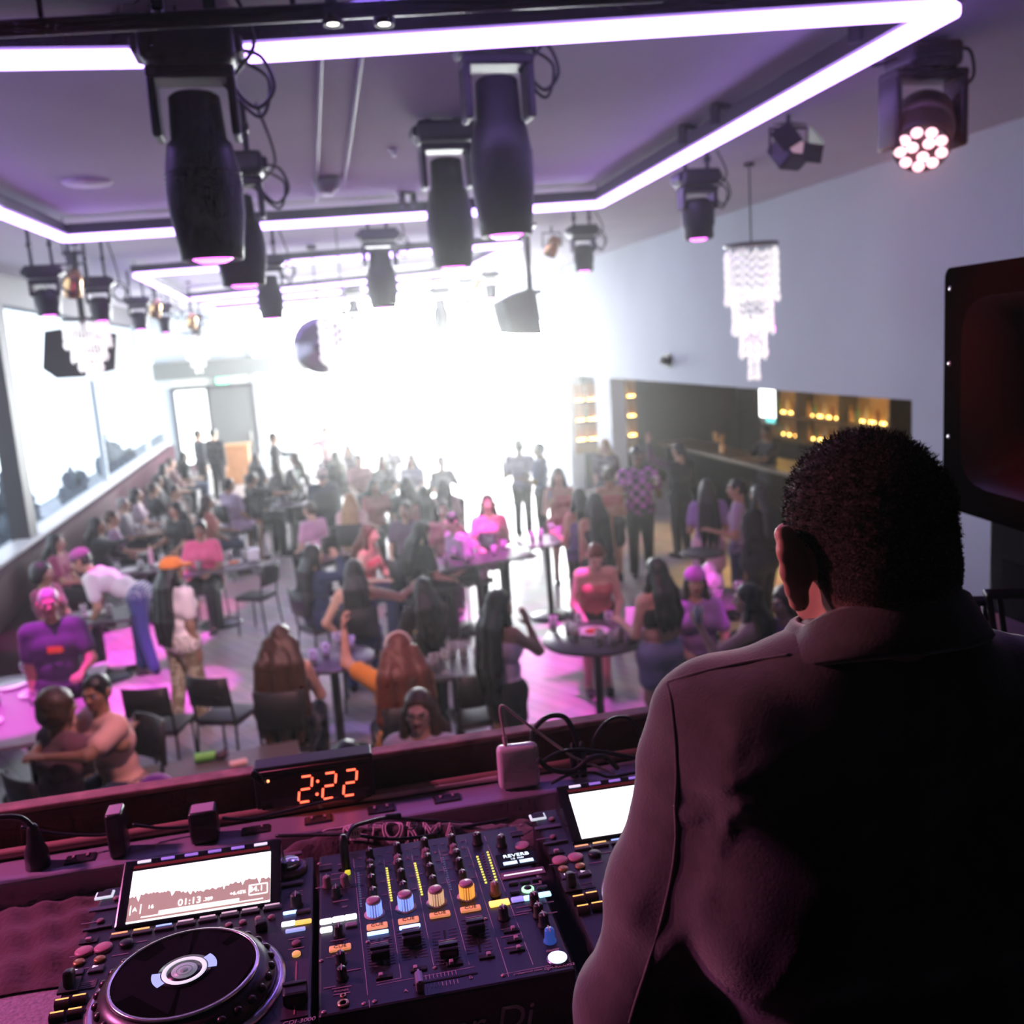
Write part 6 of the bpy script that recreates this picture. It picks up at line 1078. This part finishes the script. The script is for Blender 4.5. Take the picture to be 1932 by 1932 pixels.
# headphone lead plugged in the mixer, with a tag
F = frame(MO); pj = WZ(*c6(655, 690), MZ); pts = [pj+Vector((0, 0, .0)), pj+Vector((-.002, .0, .05)), WY(652, 1585, 1.50), WY(665, 1562, 1.53), WY(690, 1552, 1.56), WY(730, 1543, 1.6), WY(760, 1545, 1.62), WY(800, 1548, 1.64), WY(850, 1552, 1.66), WY(905, 1558, 1.64)]
t = thing('headphone_lead', 'black lead plugged into the mixer, curving up over the maroon shirt', 'cable', pj); b = MB(); b.tube(smooth_path([p-pj for p in pts]), .0034, 8); obj('lead', b, t, M_cab); b = MB(); b.lathe([(0, 0), (.0065, 0), (.007, .012), (.007, .045), (.0045, .06), (0, .06)], n=14); obj('jack_plug', b, t, M_cab)
p = WY(670, 1572, 1.535)-pj; b = MB(); b.box(p, (.017, .0016, .017), (R(-20), 0, R(-4)), .0006); tg = obj('paper_tag', b, t, mat('tag_pale', (.75, .6, .55), .6)); b = MB()
for k in range(3): b.box(p+Vector((-.004+.004*k, -.0014, .0004)), (.0016, .0008, .006), (R(-20), 0, 0))
obj('tag_mark', b, tg, M_rub); p = WY(742, 1540, 1.6)-pj; b = MB(); b.box(p, (.028, .008, .010), (0, 0, R(-8)), .003); obj('lead_clip', b, t, M_cab)
cable([WY(520, 1577, 1.6), WY(600, 1575, 1.58), WY(660, 1575, 1.56), WY(735, 1583, 1.56), WY(800, 1578, 1.58), WY(850, 1565, 1.62), WY(960, 1545, 1.62)], .003, 'thin black wire lying across the maroon shirt behind the mixer')
# --- monitor loudspeaker and gear at right
t = thing('monitor_speaker', 'large black monitor speaker with deep horn at the right edge, red lit', 'loudspeaker', (1.688, 2.0, 2.955), R(-8)); hs_, wd_ = .655, .8
b = MB(); dp_ = .5; n = 6; rc = .028; pl = []
for cy, cz, a0 in ((.4-rc, hs_-rc, 0), (-.4+rc, hs_-rc, 90), (-.4+rc, rc, 180), (.4-rc, rc, 270)): pl += [(cy+rc*math.cos(R(a0+15*k)), cz+rc*math.sin(R(a0+15*k))) for k in range(7)]
N = len(pl); hy = [(.31*math.copysign(abs(math.cos(a))**.35, math.cos(a)), .325+.25*math.copysign(abs(math.sin(a))**.35, math.sin(a))) for a in np.linspace(0, 2*PI, N+1)[:-1]]
hz = [(.10*math.copysign(abs(math.cos(a))**.5, math.cos(a)), .325+.10*math.copysign(abs(math.sin(a))**.5, math.sin(a))) for a in np.linspace(0, 2*PI, N+1)[:-1]]
vs = [(0, y, z) for y, z in pl]+[(dp_, y*.8, z) for y, z in pl]+[(-.001, y, z) for y, z in hy]+[(.22, y, z) for y, z in hz]; fs = []
for i in range(N): j = (i+1) % N; fs += [(i, j, N+j, N+i), (i, 2*N+i, 2*N+j, j)]
hb_ = MB(); hb_.add(vs[2*N:], [(i, N+i, N+(i+1) % N, (i+1) % N) for i in range(N)]+[tuple(range(N, 2*N))], True); obj('horn', hb_, t, mat('horn_black', (.02, .012, .012), .42, spec=.45))
fs += [tuple(range(N, 2*N))]; b.add(vs[:3*N], fs); obj('cabinet', b, t, mat('speaker_shell', (.0055, .004, .0045), 1.0, spec=0, bump=(120, .15)))
b = MB(); b.lathe([(0, .0), (.085, 0), (.1, -.02), (.085, -.03), (.05, -.012), (0, -.03)], (.2, -.02, .325), 28, Euler((0, R(90), 0)).to_matrix()); obj('driver', b, t, mat('cone_red', (.22, .05, .05), .35))
for y, z in ((.37, .6), (.37, .4), (.37, .2), (.37, .05), (-.37, .6), (-.37, .05)): b = MB(); b.lathe([(0, -.003), (.006, -.002), (.008, .001)], (0, y, z), 10, Euler((0, R(90), 0)).to_matrix()); obj('screw', b, t, mat('screw_steel', (.5, .5, .5), .3, .9))
t = thing('subwoofer', 'tall dark cabinet under the monitor speaker', 'loudspeaker', (2.02, 1.98, ZB)); b = MB(); b.box((0, 0, .655), (.42, .62, 1.31), bev=.012); obj('cabinet', b, t, mat('sub_black', (.03, .026, .026), .8, bump=(200, .3))); b = MB(); b.box((-.213, 0, .7), (.01, .5, 1.0), bev=.004); obj('grille', b, t, mat('grille_dark', (.022, .02, .02), .9, bump=(400, .5)))
t = thing('equipment_case', 'low dark equipment case with pink lit top at right beside the dj', 'case', (1.50, 1.98, ZB)); b = MB(); b.box((0, 0, .53), (.40, .62, 1.06), bev=.012); obj('case_body', b, t, M_blk); b = MB(); b.box((0, 0, 1.075), (.42, .64, .03), bev=.006); obj('lid', b, t, mat('lid_rose', (.45, .28, .35), .5))
def bracket(px, py, label, s=1):
    c = WZ(px, py, ZB+1.09); t = thing('laptop_stand', label, 'stand', (c.x, c.y, ZB+1.09), R(-20), 'black slotted stands on the equipment case')
    for k in (-1, 1):
        b = MB(); b.box((k*.06*s, .0, .085*s), (.014, .012, .17*s), (R(-8), R(k*6), 0), .003); b.box((k*.035*s, .0, .085*s), (.012, .012, .17*s), (R(-8), R(k*6), 0), .003); obj('upright', b, t, M_blk)
    b = MB(); b.box((0, .01, .172*s), (.16*s, .03, .014), (R(12), 0, 0), .004); obj('top_bar', b, t, M_blk); b = MB(); b.box((0, -.01, .006), (.15*s, .08, .012), bev=.003); obj('foot', b, t, M_blk)
bracket(1818, 1236, 'black slotted stand on the case, left one beside the dj collar', .72); bracket(1918, 1240, 'black slotted stand on the case at the right photo edge', .85)
c = WZ(1868, 1262, ZB+1.09); t = thing('pad_controller', 'small black unit with four pink pads right of the dj shoulder', 'controller', (c.x, c.y, ZB+1.09), R(-25)); b = MB(); b.box((0, 0, .01), (.10, .09, .02), bev=.003); obj('body', b, t, M_blk)
for sx in (-1, 1):
    for sy in (-1, 1): b = MB(); b.box((sx*.022, sy*.02, .022), (.036, .032, .006), bev=.002); obj('pad', b, t, mat('pad_pink', (.75, .3, .45), .4))
# ================================================================== the dj, back to us
dj = thing('person', 'dj in dark jacket with short curly faded hair, back to us at the decks', 'person', (.60, .93, ZB)); O_ = np.array([.60, .93, ZB])
HC_ = np.array(WY(1624, 1062, .90))+np.array([0, .0, .012]); Rd = rotm(-.10, 0, .07)
X_ = lambda q: Rd @ np.array(q, float)+HC_
def tr(P): return [(p[0], X_(p[1]), X_(p[2]), p[3], p[4])+tuple(p[5:]) if p[0] == 'c' else (p[0], X_(p[1]), p[2], Rd @ (p[3] if p[3] is not None else np.eye(3)))+tuple(p[4:]) for p in P]
A = lambda *a: np.array(a, float)
SL, SR = A(.397, .935, 3.078), A(.765, .915, 3.06); EL, ER = A(.302, .950, 2.735), A(.85, .98, 2.77); WL_, WR_ = A(.40, 1.17, 2.745), A(.66, 1.18, 2.745); NB = A(.566, .915, 3.125); PV = A(.575, .90, 2.56)
headp = [('e', (0, -.012, .028), (.071, .092, .086), None), ('e', (0, .03, -.03), (.060, .066, .075), None), ('e', (0, .045, -.075), (.036, .04, .034), None), ('c', (0, .06, -.088), (0, .066, -.084), .02, .018), ('e', (.038, .052, -.02), (.024, .026, .022), None), ('e', (-.038, .052, -.02), (.024, .026, .022), None), ('e', (0, .078, .022), (.052, .018, .014), None), ('c', (0, .088, .012), (0, .110, -.026), .009, .012), ('c', (-.013, .096, -.03), (.013, .096, -.03), .008, .008), ('c', (0, -.022, -.05), (0, -.012, -.10), .054, .050), ('e', (0, -.055, -.03), (.055, .045, .06), None)]
for s in (-1, 1): headp += [('e', (s*.032, .093, .003), (.019, .015, .013), None, 'sub')]
ears = []
for s in (-1, 1):
    ears += [('c', (s*.066, -.002, .0), (s*.074, -.002, -.02), .012, .010)]
    loop = [(s*.074, .006, .014), (s*.086, .001, .030), (s*.097, -.010, .031), (s*.101, -.018, .014), (s*.098, -.016, -.008), (s*.090, -.010, -.028), (s*.079, -.003, -.042)]
    for a, e in zip(loop[:-1], loop[1:]): ears.append(('c', a, e, .0058, .0058))
    for a, e in zip(loop[1:-1], loop[2:]): ears.append(('c', tuple(np.array(a)*.5+np.array((s*.074, .0, -.006))*.5), tuple(np.array(e)*.5+np.array((s*.074, 0, -.006))*.5), .0080, .0070))
    ears.append(('c', (s*.079, -.003, -.042), (s*.074, .002, -.038), .009, .008))
v, f = sdf_mesh(tr(headp+ears)+[('c', NB-A(0, .0, .02), HC_-A(0, .02, .09), .056, .056)], .0036, .010); bd = MB(); bd.np(v-O_, f)
trunk = [('c', PV-A(.09, 0, 0), PV+A(.09, 0, 0), .12, .12), ('c', A(.54, .91, 2.72), A(.61, .91, 2.72), .125, .125), ('c', A(.48, .92, 2.92), A(.67, .92, 2.92), .108, .115), ('c', SL+A(.03, .01, -.02), SR+A(-.03, .01, -.02), .055, .055), ('c', NB-A(0, -.01, .06), NB-A(0, -.01, .01), .054, .054)]
legs_ = []
for s in (-1, 1): h0 = PV+A(s*.09, 0, -.02); k0 = A(.575+s*.11, .93, ZB+.5); a0 = A(.575+s*.12, .90, ZB+.09); legs_ += [('c', h0, k0, .09, .06), ('c', k0, a0, .06, .04)]
armb = []
for S_, E_, W__ in ((SL, EL, WL_), (SR, ER, WR_)): armb += [('c', S_, E_, .050, .042), ('c', E_, W__, .042, .028)]
v2, f2 = sdf_mesh(trunk+legs_+armb, .018, .03); bd.np(v2-O_, f2)
for s, E_, W__ in ((-1, EL, WL_), (1, ER, WR_)):
    m, hf = HANDP['relax']; m = m.copy()
    if s < 0: m[:, 0] *= -1; hf = hf[:, ::-1]
    fd = nrm(W__-E_); bd.np(m*1.05 @ frame_from(fd, A(0, 0, 1)).T+W__+fd*.008-O_, hf)
bd.cur = 1
for s in (-1, 1): bd.sphere(X_((s*.032, .078, .003))-O_, .0135, 12, 8)
SKD = mat('skin_dj', (.55, .31, .23), .45, spec=.4); SKD.node_tree.nodes['Principled BSDF'].inputs['Subsurface Weight'].default_value = .2; SKD.node_tree.nodes['Principled BSDF'].inputs['Subsurface Radius'].default_value = (.015, .004, .002)
obj('body', bd, dj, [SKD, M_eyew])
# hair: dense top fading down to skin at the nape and above the ears
hp_ = tr([('e', (0, -.014, .036), (.0755, .096, .089), None), ('e', (0, -.046, -.012), (.070, .064, .075), None), ('c', (0, -.05, -.05), (0, -.038, -.075), .052, .046), ('e', (0, .098, -.022), (.066, .075, .085), None, 'sub'), ('e', (0, .055, -.11), (.13, .075, .085), None, 'sub')]); hp_ += [('h', X_((0, -.05, -.105)), Rd @ A(0, .35, -1)/1.06)]
for s in (-1, 1): hp_.append(('e', X_((s*.086, -.002, -.010)), (.022, .030, .036), Rd, 'sub'))
def curl(X, Y, Z): return .0028*np.sin(330*X+2*np.sin(140*Z))*np.sin(330*Y+1)*np.sin(330*Z+2*np.sin(150*X))*np.clip((Z-HC_[2]+.02)/.05, .1, 1)
v, f = sdf_mesh(hp_, .0034, .012, curl); b = MB(); b.np(v-O_, f)
def hair_fade():
    m = mat('dj_hair', (.012, .007, .008), .7, spec=.2, bump=(500, .5)); nt = m.node_tree; bs = nt.nodes['Principled BSDF']; tc = nt.nodes.new('ShaderNodeTexCoord'); sp = nt.nodes.new('ShaderNodeSeparateXYZ'); nt.links.new(tc.outputs['Object'], sp.inputs[0])
    no = nt.nodes.new('ShaderNodeTexNoise'); no.inputs['Scale'].default_value = 420; nt.links.new(tc.outputs['Object'], no.inputs['Vector'])
    mr = nt.nodes.new('ShaderNodeMapRange'); z0 = HC_[2]-ZB; mr.inputs[1].default_value = z0-.085; mr.inputs[2].default_value = z0-.018; nt.links.new(sp.outputs[2], mr.inputs[0])
    ad = nt.nodes.new('ShaderNodeMath'); ad.operation = 'ADD'; nt.links.new(mr.outputs[0], ad.inputs[0]); sb = nt.nodes.new('ShaderNodeMath'); sb.operation = 'MULTIPLY_ADD'; sb.inputs[1].default_value = .9; sb.inputs[2].default_value = -.45; nt.links.new(no.outputs['Fac'], sb.inputs[0]); nt.links.new(sb.outputs[0], ad.inputs[1]); ad.use_clamp = True
    mx_ = nt.nodes.new('ShaderNodeMixRGB'); mx_.inputs[1].default_value = (.46, .26, .19, 1); mx_.inputs[2].default_value = (.012, .007, .008, 1); nt.links.new(ad.outputs[0], mx_.inputs[0]); nt.links.new(mx_.outputs[0], bs.inputs['Base Color']); return m
HF = hair_fade(); hr = obj('hair', b, dj, HF)
vn = v[f]; nn = np.cross(vn[:, 1]-vn[:, 0], vn[:, 3]-vn[:, 0]); ar = np.linalg.norm(nn, axis=1); nn /= ar[:, None]+1e-12; fc = vn.mean(1); okz = (fc[:, 2] > HC_[2]-.03); pr_ = ar*okz; pr_ /= pr_.sum(); pick = RNG.choice(len(f), 9000, p=pr_); st = MB(); sv = []; sf = []
for k in pick:
    n0 = nn[k]; p = fc[k]-n0*.001; L = (.003+.0065*min(1, max(0, (p[2]-HC_[2])/.08)))*RNG.uniform(.7, 1.3); tdir = np.cross(n0, RNG.normal(size=3)); tdir /= np.linalg.norm(tdir)+1e-9; w2 = np.cross(n0, tdir)*.00045; o = len(sv)
    p1 = p+n0*L*.55+tdir*L*.25; p2 = p+n0*L*.75+tdir*L*.9; sv += [p-w2-O_, p+w2-O_, p1+w2-O_, p1-w2-O_, p2-O_]; sf += [(o, o+1, o+2, o+3), (o+3, o+2, o+4)]
st.add(sv, sf); obj('hair_curls', st, hr, HF)
b = MB(); b.sphere(X_((-.079, -.008, -.046))-O_, .0035, 12, 8); obj('earring', b, dj, mat('stud_dark', (.05, .04, .05), .2, .9))
# jacket
arms_j = []
for S_, E_, W__ in ((SL, EL, WL_), (SR, ER, WR_)): arms_j += [('c', S_, S_*.45+E_*.55, .064, .058), ('c', S_*.45+E_*.55, E_, .058, .064), ('c', E_, E_*.15+W__*.85, .064, .045)]
jp = [('c', PV-A(.10, 0, -.02), PV+A(.10, 0, .02), .155, .155), ('c', A(.51, .91, 2.72), A(.65, .91, 2.72), .152, .152), ('c', A(.475, .915, 2.90), A(.68, .915, 2.90), .148, .148), ('c', SL+A(.02, -.005, .0), NB+A(-.045, -.01, -.02), .066, .070), ('c', SR+A(-.02, -.005, .0), NB+A(.045, -.01, -.02), .066, .070), ('c', A(.45, .895, 3.02), A(.70, .885, 3.01), .090, .085), ('c', NB+A(0, -.01, -.03), NB+A(0, -.01, .0), .074, .072), ('c', A(.44, .885, 3.072), A(.69, .878, 3.068), .084, .084), ('c', A(.51, .872, 3.116), A(.62, .868, 3.116), .070, .070)]+arms_j
FOLD = [((1292, 1490), (1400, 1392), .009, .010), ((1400, 1392), (1505, 1335), .010, .008), ((1332, 1450), (1372, 1315), .009, .008), ((1275, 1565), (1345, 1505), .009, .008), ((1345, 1505), (1410, 1440), .009, .007), ((1362, 1460), (1325, 1630), .007, .010), ((1325, 1630), (1297, 1705), .007, .009)]
FOLD += [((1200, 1570), (1290, 1440), .012, .007), ((1125, 1760), (1240, 1550), .012, .007), ((1150, 1880), (1270, 1610), .014, .009), ((1215, 1920), (1300, 1700), .011, .008), ((1250, 1440), (1232, 1330), .008, .006), ((1440, 1640), (1385, 1850), .012, .008), ((1560, 1400), (1720, 1380), .02, .005)]
FS = [(WY(*a, .87), WY(*e, .87), w_, d_) for a, e, w_, d_ in FOLD]
def folds(X, Y, Z):
    d = .0022*np.sin(26*X+9*np.sin(7*Z))*np.sin(14*Z)+.0012*np.sin(70*X+30*Z)*np.sin(41*Z-20*Y)
    for a, e, w_, dd in FS:
        ax, az, bx, bz = a.x, a.z, e.x-a.x, e.z-a.z; t_ = np.clip(((X-ax)*bx+(Z-az)*bz)/(bx*bx+bz*bz), 0, 1); q = (X-ax-t_*bx)**2+(Z-az-t_*bz)**2; sgn = ((X-ax)*bz-(Z-az)*bx)
        r_ = np.sqrt(q); d = d-dd*.42*np.exp(-(r_/(w_*.75))**2)*np.sin(PI*np.clip(t_, .08, .92))+0*sgn
    return d
v, f = sdf_mesh(jp, .0072, .035, folds); JK = mat('jacket_dark', (.034, .025, .028), .92, sheen=.45, noise=(45, .25), bump=(260, .1)); b = MB(); b.np(v-O_, f); jk = obj('jacket', b, dj, JK)
from mathutils.bvhtree import BVHTree
bv = BVHTree.FromPolygons([tuple(p) for p in v.tolist()], [tuple(q) for q in f.tolist()])
def on_jacket(pts):
    out = []
    for px, py in pts:
        h_ = bv.ray_cast(EYE, ray(px, py).normalized())
        if h_[0] is not None: out.append(h_[0]-Vector(O_.tolist()))
    return out
for nm, pts in (('armhole_seam', [(1258, 1288), (1266, 1320), (1272, 1370), (1276, 1420), (1277, 1470), (1274, 1520)]), ('sleeve_seam', [(1274, 1520), (1276, 1580), (1268, 1650), (1250, 1730), (1226, 1810), (1200, 1890), (1188, 1930)]), ('shoulder_seam', [(1258, 1288), (1310, 1272), (1370, 1258), (1430, 1246), (1490, 1236)])):
    q_ = on_jacket(pts)
    if len(q_) > 3: b = MB(); b.tube(smooth_path(q_, 5), .0022, 6); obj(nm, b, jk, JK)
# collar: a fold-over band, high at the nape and dropping to the front
b = MB(); n = 56; prof = [(.066, .00), (.068, .060), (.072, .068), (.079, .064), (.093, .034), (.100, .020), (.095, .012), (.084, .02)]; vs = []; fs = []; m_ = len(prof)
for i in range(n+1):
    a = R(122)+R(296)*i/n; bk = max(0, -math.sin(a)); drop = -.050*(1-bk)*(.75+.25*math.sin(a))
    for r_, z in prof: vs.append((NB[0]+.0+r_*1.12*math.cos(a)-O_[0], NB[1]-.032+r_*1.12*math.sin(a)-O_[1], NB[2]+.046+z*(.85+.15*bk)+drop-O_[2]))
for i in range(n):
    for k in range(m_): fs.append((i*m_+k, (i+1)*m_+k, (i+1)*m_+(k+1) % m_, i*m_+(k+1) % m_))
fs += [tuple(range(m_))[::-1], tuple(n*m_+k for k in range(m_))]; b.add(vs, fs, True); obj('collar', b, jk, JK)
v, f = sdf_mesh([(p[0], p[1], p[2], p[3]+.016, p[4]+.014) for p in legs_]+[('c', PV-A(.09, 0, .0), PV+A(.09, 0, 0), .125, .125)], .018, .03); b = MB(); b.np(v-O_, f); obj('trousers', b, dj, cloth((.02, .02, .025)))
for s in (-1, 1): b = MB(); b.np(SHOE[0]*1.08+A(.575+s*.12, .90, ZB+.076)-O_, SHOE[1]); obj('shoe', b, dj, cloth((.03, .03, .03)))
# ================================================================== stage lights
MG = (1.0, .05, .85); PKL = (1.0, .12, .45)
def beam(px, py, z, src, col, power, ang): a = WZ(px, py, z); return spot('stage_beam', src, a, col, power, ang, .35, .06)
def down(px, py, z, col, power, ang, dx=.2, dy=-.4): a = WZ(px, py, z); return spot('stage_beam', (a.x+dx, a.y+dy, 4.55), a, col, power, ang, .3, .05)
down(262, 1215, 0, MG, 2600, 24); down(215, 1350, 0, MG, 2200, 24); down(320, 1300, 0, MG, 1500, 20)
spot('front_wash', (-.2, 5.0, 4.65), (-.6, 7.7, 0), (1, .44, .42), 520, 58, .8, .15); spot('front_wash', (1.9, 5.2, 4.65), (3.0, 9.5, 1.0), (1, .40, .47), 300, 50, .8, .15)
down(30, 1335, .8, MG, 1300, 22)
down(1000, 1240, 0, MG, 2000, 20); down(1020, 1330, 0, MG, 1500, 18)
down(880, 1045, .9, MG, 2400, 20); down(850, 985, 1.1, MG, 700, 13); down(185, 1075, 1.2, MG, 800, 15); down(70, 1115, 1.0, MG, 500, 18); down(1240, 1062, 1.5, MG, 650, 12); down(1322, 1090, 1.2, MG, 800, 13); down(1430, 1095, 1.3, MG, 600, 12); down(690, 1040, 1.0, PKL, 700, 14); down(375, 1010, 1.1, PKL, 900, 15); down(640, 1235, .9, (.5, .2, 1), 500, 16)
down(1030, 1020, 1.0, MG, 2200, 14)
beam(1110, 1185, .9, (4.0, 6.2, 4.4), MG, 550, 9)
beam(1330, 1110, 1.1, (4.9, 9.2, 4.3), MG, 1300, 20)
beam(375, 1020, 1.0, (-2.6, 11.2, 4.3), PKL, 1200, 12)
beam(930, 970, 1.2, (2.0, 9.8, 4.4), PKL, 700, 14)
beam(1200, 910, 1.2, (4.9, 10, 4.3), MG, 1200, 10)
beam(720, 1040, 1.1, (.4, 9.0, 4.4), PKL, 800, 12)
beam(440, 1200, 0, (-.6, 6.0, 4.6), (1, .75, .9), 900, 40)
spot('front_wash', (.9, 2.6, 4.3), (.5, 5.1, 1.5), (1, .38, .44), 150, 15, .6, .08)
# pink wash on the booth from its far left, weak red from the wash light
spot('booth_wash', (-2.3, 2.3, 4.4), (-.35, 1.36, 2.6), (1.0, .22, .60), 330, 40, .7, .12)
spot('booth_wash', (-2.1, 2.7, 4.1), (.52, .93, 3.12), (1.0, .30, .42), 300, 20, .6, .08)
spot('booth_blue', (.4, 3.6, 4.7), (.1, 1.3, 2.6), (.28, .16, 1.0), 26, 50, .8, .2)
spot('wash_beam', WPOS+WAIM*.25, (1.3, 2.0, 2.7), (1.0, .25, .3), 22, 60, .5, .1); spot('horn_red_fill', (-.9, 3.3, 4.6), (1.75, 2.0, 3.36), (1.0, .04, .02), 520, 13, .5, .08)  # the stronger red spot on the horn is an added, unseen source
# amber light of the bar
for y_ in (15.4, 16.6, 18.4): point('shelf_fill', (9.55, y_, 2.45), (1, .6, .16), 22, .06)  # added unseen points that lift the amber of the back panel
area('bar_lamp', (8.9, 12, 2.58), (8.2, 12, 0), (1, .62, .16), 45, 1.0, 5)
for x_, y_, p_ in ((6.7, 12.3, 500), (6.5, 9.6, 420), (6.4, 15.5, 260)): spot('bar_downlight', (x_+.1, y_, 2.6), (x_-.5, y_, 0), (1, .6, .14), p_, 62, .6, .08)
